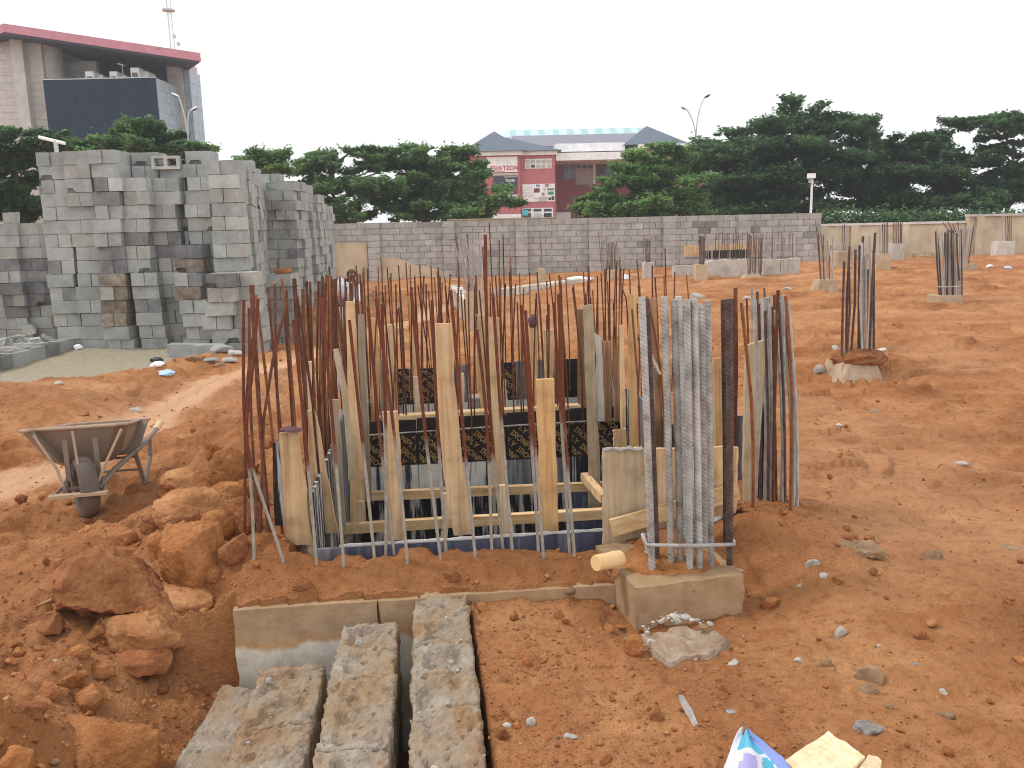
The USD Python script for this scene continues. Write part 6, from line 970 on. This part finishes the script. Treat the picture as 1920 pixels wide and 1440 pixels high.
pc = gz(1612, 1032, 0); m = rough_box(0.18, 0.14, 0.03, rc, 0.003, (12, 10, 2)); m.vertices += (fbm(m.vertices * 20, 3, 1)[:, None] - 0.5) * 0.02; m.apply_translation(pc + zz * 0.004); single('flat_slab', m, 'brown_stone', 'flat tan slab half sunk in the soil right of the shaft', 'slab')
# round patch of old concrete in front of the pier, with crumbs round it
pc = gz(1285, 1212, -0.02); PT = thing('concrete_patch', 'round grey brown patch of old concrete with a crumbly white rim', 'concrete patch', pc)
g = 60; th = np.linspace(0, 2 * np.pi, g, endpoint=False); rr = np.linspace(0, 1, 16); ring = []
rad = 1 + 0.16 * np.sin(th * 2 + 1) + 0.09 * np.sin(th * 5) + 0.05 * np.sin(th * 11); V = []
for r_ in rr: V.append(np.column_stack([pc[0] + r_ * rad * 0.15 * np.cos(th), pc[1] + r_ * rad * 0.19 * np.sin(th), np.zeros(g)]))
V = np.vstack(V); hh = ground(V[:, :2], True, False)[0]; rl_ = np.repeat(rr, g); hh = 0.5 * hh + 0.5 * np.median(hh) + 0.012; V[:, 2] = np.maximum(hh, ground(V[:, :2], True, False)[0] + 0.004) + 0.006 + (fbm(V * 22, 4, 8) - 0.5) * 0.03 - 0.05 * (rl_ > 0.97) + 0.012 * np.exp(-((rl_ - 0.85) / 0.1) ** 2)
f = []
for i in range(15):
    for j in range(g): a, b = i * g + j, i * g + (j + 1) % g; f.append([a, a + g, b + g, b])
part(PT, 'patch', tm((V, np.array(f))), 'rough_concrete', smooth=50)
for i in range(70):
    an = rc.normal(1.6, 0.55) if i < 44 else rc.uniform(0, 6.28); k = (0.96 + rc.normal(0, 0.05)) if i < 44 else 1.05 + rc.normal(0, 0.16); s_ = min(0.007 * (rc.pareto(1.8) + 1), 0.034); m = rock(300 + i, (s_ * 1.3, s_, s_ * 0.8), 2, 0.5); m.apply_translation((pc[0] + k * 0.155 * math.cos(an), pc[1] + k * 0.2 * math.sin(an), np.median(hh) + 0.015)); part(PT, 'crumb', m, 'white_stone' if i < 24 else ('grey_stone', 'brown_stone')[i % 2], smooth=40)
a, b = gz(1277, 1308, 0), gz(1306, 1362, 0); m = tube([a + zz * 0.001, (a + b) / 2 + zz * 0.004, b + zz * 0.001], [0.012, 0.014, 0.008], 6); m.vertices += (fbm(m.vertices * 60, 2, 1)[:, None] - 0.5) * 0.01; single('concrete_strip', m, 'grey_stone', 'thin broken strip of grey concrete sunk in the soil below the round patch', 'concrete')
# root on the left slope, litter
pts = [gz(x, y, -0.1) + zz * (0.012 + 0.03 * (i in (2, 3))) for i, (x, y) in enumerate([(70, 1140), (100, 1128), (125, 1105), (137, 1078), (155, 1048), (182, 1030)])]; single('dry_root', tube(pts, [0.004, 0.009, 0.012, 0.011, 0.008, 0.005], 7), 'root', 'curved dry root lying on the soil left of the dark red boulder', 'root', smooth=60)
for (px, py, w, h, m_, lab) in [(311, 700, 26, 11, 'plastic_blue', 'pale blue plastic bag beside the path'), (293, 676, 20, 9, 'bag_black', 'black plastic bag at the edge of the grey sand'), (297, 684, 24, 10, 'plastic_white', 'white plastic bag right under the black one'), (93, 630, 12, 9, 'plastic_blue', 'pale blue plastic scrap by the kerb blocks'), (146, 652, 14, 9, 'plastic_white', 'white plastic scrap at the corner of the kerb row')]:
    lump(px, py, w, h, m_, lab, 'litter', 'plastic_bag', seed=int(px), sub=3, rough=0.7, cuts=2)
for i, (px, py, w) in enumerate([(415, 655, 34), (440, 662, 30), (365, 672, 30), (395, 676, 24), (430, 676, 26), (410, 685, 20), (455, 652, 26)]): lump(px, py, w, w * 0.4, ('block_grey', 'white_stone', 'brown_stone')[i % 3], f'{("upper left", "upper right", "lower left", "small middle", "lower right", "lowest", "rightmost")[i]} rubble piece of the scatter between the stack and the path', 'rubble', 'rubble_piece', seed=500 + i, sub=3, cuts=6)

# loose clods and gravel: uncountable
def scatter(name, protos, n, rng, xr, dr_, sz, label, cat, dens=None, sink=0.3):
    x = []; ys = []
    th = rng.uniform(xr[0], xr[1], n * 3); d = np.exp(rng.uniform(math.log(dr_[0]), math.log(dr_[1]), n * 3)); P = np.column_stack([d * np.sin(th), d * np.cos(th)])
    if dens is not None: P = P[rng.random(len(P)) < dens(P)]
    P = P[:n]; h = Hv(P[:, 0], P[:, 1]); ok = (h > -0.8) & ~shapely.contains(sand_poly, shapely.points(P)); P, h = P[ok], h[ok]; s = sz[0] * (rng.pareto(2.2, len(P)) * 0.6 + 0.6); s = np.minimum(s, sz[1])
    it = UsdGeom.PointInstancer.Define(stage, f'/World/{name}'); pt = UsdGeom.Xform.Define(stage, f'/World/{name}/kinds'); ps = []
    for i, (m, mt_) in enumerate(protos): p = f'/World/{name}/kinds/lump_{i:03d}'; usdkit.mesh(stage, p, m, M_[mt_], smooth=35); ps.append(Sdf.Path(p))
    it.CreatePrototypesRel().SetTargets(ps); it.CreateProtoIndicesAttr(Vt.IntArray.FromNumpy(rng.integers(0, len(protos), len(P)).astype(np.int32)))
    it.CreatePositionsAttr(Vt.Vec3fArray.FromNumpy(np.column_stack([P, h + s * (0.5 - sink)]).astype(np.float32))); it.CreateScalesAttr(Vt.Vec3fArray.FromNumpy(np.column_stack([s * rng.uniform(0.8, 1.4, len(s)), s, s * rng.uniform(0.6, 0.9, len(s))]).astype(np.float32)))
    q = rng.normal(size=(len(P), 4)) * [1, 0.25, 0.25, 1]; q /= np.linalg.norm(q, axis=1)[:, None]; it.CreateOrientationsAttr(Vt.QuathArray([Gf.Quath(*map(float, k)) for k in q])); tag(it.GetPrim(), label, cat, None, 'stuff')
rs = np.random.default_rng(61)
def dleft(P): return np.where(P[:, 0] < -0.75 - 0.12 * P[:, 1], 1.0, 0.6) * (0.3 + 1.2 * np.clip(fbm(np.column_stack([P * 1.5, P[:, :1] * 0]), 3, 77) - 0.35, 0, 1) * 3)
scatter('soil_clods', [(rock(700 + i, (1, 1, 1), 2, 0.5), ('clod', 'clod_dark', 'clod', 'clod_pale')[i % 4]) for i in range(6)], 30000, rs, (-0.75, 0.72), (2.0, 14), (0.006, 0.05), 'loose crumbs and small clods of red soil', 'soil', dleft)
scatter('gravel', [(rock(720 + i, (1, 1, 1), 2, 0.4), ('grey_stone', 'brown_stone', 'brown_stone', 'clod_pale', 'clod')[i % 5]) for i in range(5)], 3600, rs, (-0.75, 0.75), (2.0, 30), (0.006, 0.05), 'scattered small gravel and pale chips', 'gravel')

# ------------------------------------------------------------------ wheelbarrow
def barrow():
    w0 = gz(163, 972, -0.2); ax = np.array([-0.22, 0.975, 0]); ax /= np.linalg.norm(ax); sx = np.array([ax[1], -ax[0], 0])      # ax: from wheel to handles, sx: to the right of the picture
    t = thing('wheelbarrow', 'muddy metal wheelbarrow with its wheel towards the viewer', 'wheelbarrow', w0); zg = w0[2]
    P = lambda a, s, z: np.array([w0[0], w0[1], zg]) + ax * a + sx * s + zz * z
    R = 0.2
    # wheel, turned a little
    wx = ax * math.cos(0.4) - sx * math.sin(0.4); wy = sx * math.cos(0.4) + ax * math.sin(0.4); C = P(0.05, 0.0, R)
    prof = [(R - 0.08, -0.025), (R - 0.075, -0.045), (R - 0.035, -0.058), (R - 0.01, -0.045), (R, -0.018), (R, 0.018), (R - 0.01, 0.045), (R - 0.035, 0.058), (R - 0.075, 0.045), (R - 0.08, 0.025)]
    def spin(prof, n=36):
        V = []; f = []; k = len(prof)
        for i in range(n):
            a = 2 * math.pi * i / n
            for r_, o in prof: V.append(C + wx * r_ * math.cos(a) + zz * r_ * math.sin(a) + wy * o)
        for i in range(n):
            for j in range(k): a, b = i * k + j, i * k + (j + 1) % k; c, d = ((i + 1) % n) * k + (j + 1) % k, ((i + 1) % n) * k + j; f.append([a, b, c, d])
        return tm((np.array(V), np.array(f)))
    wp = part(t, 'wheel', spin(prof), 'tyre', smooth=50); part(wp, 'rim', spin([(0.03, -0.02), (R - 0.076, -0.018), (R - 0.076, 0.018), (0.03, 0.02)]), 'steel_grey', smooth=30); part(wp, 'axle', tube([C - wy * 0.13, C + wy * 0.13], 0.013, 8), 'steel_grey')
    # tray: lofted from rim to bottom
    rimz = lambda a: 0.585 - 0.17 * (a - 0.1)
    def loop(a0, a1, wf, wb, zf, rc_, n=8):
        pts = []
        for (ca, cs, st) in ((a1, wb / 2, 0), (a1, -wb / 2, 1), (a0, -wf / 2, 2), (a0, wf / 2, 3)):
            for i in range(n): an = math.pi / 2 * (i / (n - 1)) ; base = [0, math.pi / 2, math.pi, 3 * math.pi / 2][st]; pts.append((ca, cs, base + an))
        out = []
        for ca, cs, an in pts:
            ia = -1 if ca == a1 else 1; is_ = -1 if cs > 0 else 1; a_ = ca + ia * rc_ + rc_ * math.cos(an); s_ = cs + is_ * rc_ + rc_ * math.sin(an)
            out.append((a_, s_, zf(a_)))
        return out
    L1 = loop(0.02, 0.88, 0.70, 0.56, rimz, 0.07); L2 = loop(0.16, 0.76, 0.5, 0.46, lambda a: 0.36 - 0.1 * (a - 0.1), 0.08); L3 = loop(0.24, 0.68, 0.34, 0.32, lambda a: 0.29 - 0.06 * (a - 0.1), 0.08)
    Ls = [[P(*q) for q in l] for l in (L1, L2, L3)]; n = len(L1); V = np.array(sum(Ls, [])); f = []
    for i in range(2):
        for j in range(n): a, b = i * n + j, i * n + (j + 1) % n; f.append([a, a + n, b + n, b])
    outer = tm((V, np.array(f))); fl = [[2 * n, 2 * n + j, 2 * n + j + 1] for j in range(1, n - 1)]
    outer = trimesh.Trimesh(V, np.vstack([outer.faces, np.array(fl)]), process=False); inn = outer.copy(); ctr = V.mean(0); inn.vertices = ctr + (V - ctr) * 0.985 + zz * 0.004; inn.faces = inn.faces[:, ::-1]
    part(t, 'tray', cat_([outer, inn]), 'barrow_tray', smooth=35)
    part(t, 'tray_rim', tube(np.array(Ls[0] + [Ls[0][0]]), 0.011, 7), 'barrow_rim', smooth=60)
    for s in (-1, 1):
        part(t, 'frame_rail', tube([P(-0.03, 0.1 * s, 0.2), P(0.25, 0.14 * s, 0.25), P(0.7, 0.22 * s, 0.28), P(0.98, 0.26 * s, 0.31), P(1.16, 0.27 * s, 0.325)], 0.017, 8), 'steel_grey', smooth=50)
        part(t, 'handle_grip', tube([P(1.1, 0.268 * s, 0.32), P(1.13, 0.27 * s, 0.323), P(1.25, 0.275 * s, 0.34), P(1.27, 0.275 * s, 0.342)], [0.02, 0.026, 0.026, 0.02], 8), 'barrow_handle', smooth=50)
        part(t, 'leg', tube([P(0.58, 0.21 * s, 0.28), P(0.72, 0.22 * s, 0.02)], 0.016, 6), 'steel_grey'); part(t, 'leg', tube([P(0.92, 0.25 * s, 0.3), P(0.9, 0.245 * s, 0.16), P(0.74, 0.225 * s, 0.01)], 0.016, 6), 'steel_grey'); part(t, 'foot', tube([P(0.69, 0.22 * s, 0.008), P(0.79, 0.225 * s, 0.008)], 0.017, 6), 'steel_grey')
        part(t, 'front_stay', tube([P(-0.06, 0.1 * s, 0.24), P(0.0, 0.14 * s, 0.34), P(0.02, 0.26 * s, 0.57)], 0.009, 6), 'barrow_rim', smooth=50)
        part(t, 'tray_stay', obox((P(0.03, 0.06 * s, 0.26) + P(0.06, 0.12 * s, 0.5)) / 2, sx, ax, zz, 0.03, 0.012, 0.27), 'steel_grey')
    part(t, 'front_stay', tube([P(-0.05, 0.0, 0.33), P(0.0, -0.02, 0.45), P(0.015, -0.03, 0.58)], 0.008, 6), 'barrow_rim', smooth=50)
    part(t, 'wheel_guard', obox(P(-0.13, 0.0, 0.2), sx, ax, zz, 0.34, 0.05, 0.018), 'barrow_rim')
    for s in (-1, 1): part(t, 'guard_side', tube([P(-0.13, 0.15 * s, 0.2), P(0.02, 0.13 * s, 0.21)], 0.011, 6), 'steel_grey'); part(t, 'axle_bracket', obox(P(0.05, 0.105 * s, 0.2), sx, ax, zz, 0.02, 0.07, 0.1), 'steel_grey')
    part(t, 'cross_brace', tube([P(0.7, -0.22, 0.12), P(0.7, 0.22, 0.12)], 0.009, 6), 'steel_grey'); part(t, 'cross_brace', tube([P(0.6, -0.21, 0.24), P(0.6, 0.21, 0.24)], 0.009, 6), 'steel_grey')
barrow()

# ------------------------------------------------------------------ the worker behind the bars
def chain(bs):                                 # bs: list of (p, r, q, r2)
    out = None
    for p, r, q, r2 in bs:
        m = m3.Manifold.batch_hull([m3.Manifold.sphere(r, 14).translate(tuple(map(float, p))), m3.Manifold.sphere(r2, 14).translate(tuple(map(float, q)))]); out = m if out is None else out + m
    return out
def smooth_body(m, e=0.02, it=8):
    t = tm(m.refine_to_length(e)); t = trimesh.Trimesh(t.vertices, t.faces, process=True); trimesh.smoothing.filter_taubin(t, iterations=it); return t
def worker():
    g = gz(655, 600, -0.3); d = 17.5; g = atd(655, 598, d); zg = H(g[0], d); o = np.array([g[0], d, zg]); t = thing('person', 'worker in a white shirt seated bent forward beyond the left bars', 'person', o)
    p = lambda x, y, z: o + np.array([x, y, z])
    hip, ch, nk, hd = p(0.02, 0.1, 0.42), p(-0.02, -0.06, 0.78), p(0.03, -0.16, 0.93), p(0.13, -0.2, 1.07)
    sh = [p(-0.2, -0.08, 0.86), p(0.19, -0.1, 0.84)]; el = [p(-0.27, -0.22, 0.62), p(0.25, -0.25, 0.6)]; wr = [p(-0.14, -0.42, 0.52), p(0.12, -0.45, 0.5)]; kn = [p(-0.16, -0.34, 0.5), p(0.14, -0.36, 0.48)]; an = [p(-0.15, -0.3, 0.08), p(0.13, -0.34, 0.08)]
    B = [(hip, 0.15, p(0, 0.02, 0.6), 0.14), (p(0, 0.02, 0.6), 0.14, ch, 0.155), (ch, 0.14, nk, 0.065), (nk, 0.058, hd, 0.06), (sh[0], 0.07, sh[1], 0.07), (hd - zz * 0.02, 0.082, hd + zz * 0.05, 0.088)]
    for i in (0, 1):
        B += [(ch, 0.1, sh[i], 0.065), (sh[i], 0.06, el[i], 0.043), (el[i], 0.041, wr[i], 0.028), (hip, 0.11, kn[i], 0.065), (kn[i], 0.06, an[i], 0.04), (an[i], 0.04, an[i] + np.array([0, -0.16, -0.04]), 0.032)]
        dr_ = np.array([0.0, -0.8, -0.6]); palm = wr[i] + dr_ * 0.07; B.append((wr[i], 0.026, palm, 0.032))
        for k in range(4): a = palm + np.array([(k - 1.5) * 0.018, 0, 0]); b = a + dr_ * (0.04 + 0.006 * (k in (1, 2))); B += [(a, 0.009, b, 0.0085), (b, 0.0085, b + np.array([0, -0.01, -0.035]), 0.008)]
        s = 1 if i == 0 else -1; a = wr[i] + dr_ * 0.03 + np.array([0.025 * s, 0, 0]); B.append((a, 0.01, a + np.array([0.03 * s, -0.035, -0.01]), 0.009))
    B += [(hd + np.array([0.02, -0.085, 0.005]), 0.014, hd + np.array([0.02, -0.095, -0.012]), 0.013), (hd + np.array([-0.084, 0, 0.0]), 0.016, hd + np.array([-0.084, 0, 0.02]), 0.015), (hd + np.array([0.088, 0, 0.0]), 0.016, hd + np.array([0.088, 0, 0.02]), 0.015)]
    part(t, 'body', smooth_body(chain(B), 0.02, 5), 'skin', smooth=60)
    Sh = [(hip + zz * 0.06, 0.165, p(0, 0.02, 0.6), 0.158), (p(0, 0.02, 0.6), 0.158, ch, 0.172), (ch, 0.16, nk - zz * 0.03, 0.085), (sh[0], 0.085, sh[1], 0.085)] + [(ch, 0.12, sh[i], 0.08) for i in (0, 1)] + [(sh[i], 0.078, el[i], 0.062) for i in (0, 1)] + [(el[i], 0.06, wr[i] * 0.7 + el[i] * 0.3, 0.046) for i in (0, 1)] + [(p(-0.12, -0.04, 0.95), 0.07, p(-0.22, 0.0, 0.85), 0.075)]
    m = smooth_body(chain(Sh), 0.025, 5); m.vertices += (fbm(m.vertices * 9, 3, 2)[:, None] - 0.5) * 0.03; part(t, 'shirt', m, 'shirt', smooth=60)
    Tr = [(hip, 0.168, hip + zz * 0.04, 0.166)] + sum([[(hip, 0.125, kn[i], 0.082), (kn[i], 0.08, an[i] + zz * 0.05, 0.062)] for i in (0, 1)], []); m = smooth_body(chain(Tr), 0.025, 5); part(t, 'trousers', m, 'trousers', smooth=60)
    hr = trimesh.creation.icosphere(subdivisions=3, radius=0.101); v = hr.vertices; v *= [0.95, 1.0, 1.02]; v = v[:]; hr.vertices = v + hd + zz * 0.03 + np.array([0, 0.016, 0]); hr = trimesh.intersections.slice_mesh_plane(hr, (0, 0.55, 0.8), hd + np.array([0, -0.03, 0.035])); part(t, 'hair', hr, 'hair', smooth=60)
    for s in (-1, 1):
        e = trimesh.creation.icosphere(subdivisions=2, radius=0.011); e.apply_translation(hd + np.array([0.02 + 0.032 * s, -0.083, 0.03])); part(t, 'eye', e, 'white_paint', smooth=60)
    part(t, 'mouth', tube([hd + np.array([-0.004, -0.086, -0.045]), hd + np.array([0.02, -0.092, -0.047]), hd + np.array([0.044, -0.086, -0.045])], 0.006, 6), 'maroon', smooth=60)
    q = rough_box(0.45, 0.3, 0.28, rc, 0.004, (3, 2, 2)); q.apply_translation(p(0.02, 0.14, 0.13)); single('seat_block', q, 'block_grey', 'grey concrete block the worker sits on', 'concrete block')
worker()

# ------------------------------------------------------------------ cement bag and cut planks at the bottom edge
def bag():
    c = atz(1425, 1530, 0.0); t = thing('cement_bag', 'crumpled white and blue printed sack at the bottom edge of the photograph', 'sack', c); apex = atz(1400, 1368, 0.13)
    n, k = 40, 26; V = []
    for i in range(k):
        f_ = i / (k - 1); 
        for j in range(n):
            a = 2 * math.pi * j / n; wr_ = 0.028 * math.sin(a * 6 + f_ * 5) * f_ * 0.6 + 0.018 * math.sin(a * 11 - f_ * 9) * f_ * 0.5
            rx, ry = (0.012 + 0.155 * f_ ** 0.8) * (1 + wr_ * 3), (0.008 + 0.09 * f_ ** 0.7) * (1 + wr_ * 4); cc = apex * (1 - f_) + np.array([c[0] + 0.02, c[1], c[2] - 0.04]) * f_
            V.append(cc + np.array([rx * math.cos(a), ry * math.sin(a), 0.012 * math.sin(3 * a + 4 * f_)]))
    V = np.array(V); V += (fbm(V * 16, 3, 6)[:, None] - 0.5) * 0.03; q = []
    for i in range(k - 1):
        for j in range(n): a, b = i * n + j, i * n + (j + 1) % n; q.append([a, a + n, b + n, b])
    q = np.array(q); ang = (np.arange(len(q)) % n) / n * 2 * math.pi; row = np.arange(len(q)) // n
    right = (ang < 0.9) | (ang > 5.6); tip_ = (row < 4) & (ang > 3.6) & (ang < 5.6)
    part(t, 'sack_body', tm((V, q[~right & ~tip_])), 'bag_white', smooth=50); part(t, 'sack_side', tm((V, q[right & ~tip_])), 'bag_blue', smooth=50); part(t, 'sack_tip', tm((V, q[tip_])), 'bag_cyan', smooth=50)
    ct = V.mean(0)
    for nm, a0, a1, r0, r1, m_ in (('print', 3.9, 4.7, 5, 12, 'bag_purple'), ('print', 4.85, 5.35, 8, 12, 'bag_red'), ('print', 4.2, 4.9, 13, 18, 'bag_purple'), ('print', 5.0, 5.5, 4, 8, 'bag_cyan')):
        s = (ang > a0) & (ang < a1) & (row > r0) & (row < r1) & (((ang - (a0 + a1) / 2) / (a1 - a0) * 2) ** 2 + ((row - (r0 + r1) / 2) / (r1 - r0) * 2) ** 2 < 1.0)
        m = tm((V, q[s])); nrm = V - (apex + (np.array([c[0], c[1], c[2] - 0.05]) - apex) * 0.5); nrm /= np.linalg.norm(nrm, axis=1)[:, None]; m.vertices = V + nrm * 0.0025; m.remove_unreferenced_vertices(); part(t, nm, m, m_, smooth=50)
bag()
PB = thing('cut_plank', 'light sawn plank end lying on the soil at the bottom right', 'plank', gz(1540, 1430, 0.0))
quad_board(pq := [(1468, 1440), (1552, 1384), (1622, 1428), (1550, 1500)], [atz(*p_, 0.045)[1] for p_ in pq], 0.022, 'wood_pale', PB, 'board', 3)
PB2 = thing('cut_plank', 'second light plank edge right beside the sawn plank end', 'plank', gz(1625, 1440, 0.0))
quad_board(pq := [(1575, 1505), (1628, 1427), (1652, 1441), (1640, 1510)], [atz(*p_, 0.035)[1] for p_ in pq], 0.022, 'wood_pale', PB2, 'board', 4)
# larger crumbs on the broken bank
def dbank(P): return (1 - ss(shapely.distance(bank_poly, shapely.points(P)), 0.0, 0.3)) * 1.0
scatter('bank_clods', [(rock(740 + i, (1, 1, 1), 3, 0.5, 6), ('clod', 'clod_dark', 'clod', 'clod_pale')[i % 4]) for i in range(6)], 620, np.random.default_rng(67), (-0.7, -0.1), (2.2, 6.5), (0.022, 0.13), 'crumbled clods of red soil covering the broken bank', 'soil', dbank, 0.4)
# more starter bars standing in the middle and rear walls
for i in range(64):
    row = i % 3; px = rbar.uniform(690, 1200); d = (6.15, 7.75, 6.9)[row] + rbar.normal(0, 0.08); ty = (560, 515, 540)[row] + rbar.normal(0, 18); le = rbar.normal(4, 6)
    rebar(SH, (px, ty), (px + le, ty + 130), d, 0.1, 0.0062, 'rust' if rbar.random() < 0.7 else 'rust_orange', 0.0)
for i in range(26):
    px = rbar.uniform(560, 690); d = np.interp(px, [560, 690], [4.6, 7.2]) + rbar.normal(0, 0.1); ty = np.interp(px, [560, 690], [540, 520]) + rbar.normal(0, 14); rebar(SH, (px, ty), (px + rbar.normal(3, 6), ty + 150), d, -0.1, 0.007, 'rust' if rbar.random() < 0.8 else 'rust_orange', 0.0)

# ------------------------------------------------------------------ hazy air
usdkit.material(stage, '/World/Looks/haze', {'v': ('principled_volume', {'color': (0.93, 0.95, 1.0), 'density': 0.0009, 'anisotropy': 0.2})}, [], volume='v.volume'); M_['haze'] = UsdShade.Material.Get(stage, '/World/Looks/haze')
single('haze', box(-960, 960, -40, 960, -3.0, 24.0), 'haze', 'thin pale haze over the whole site', 'haze', kind='stuff')
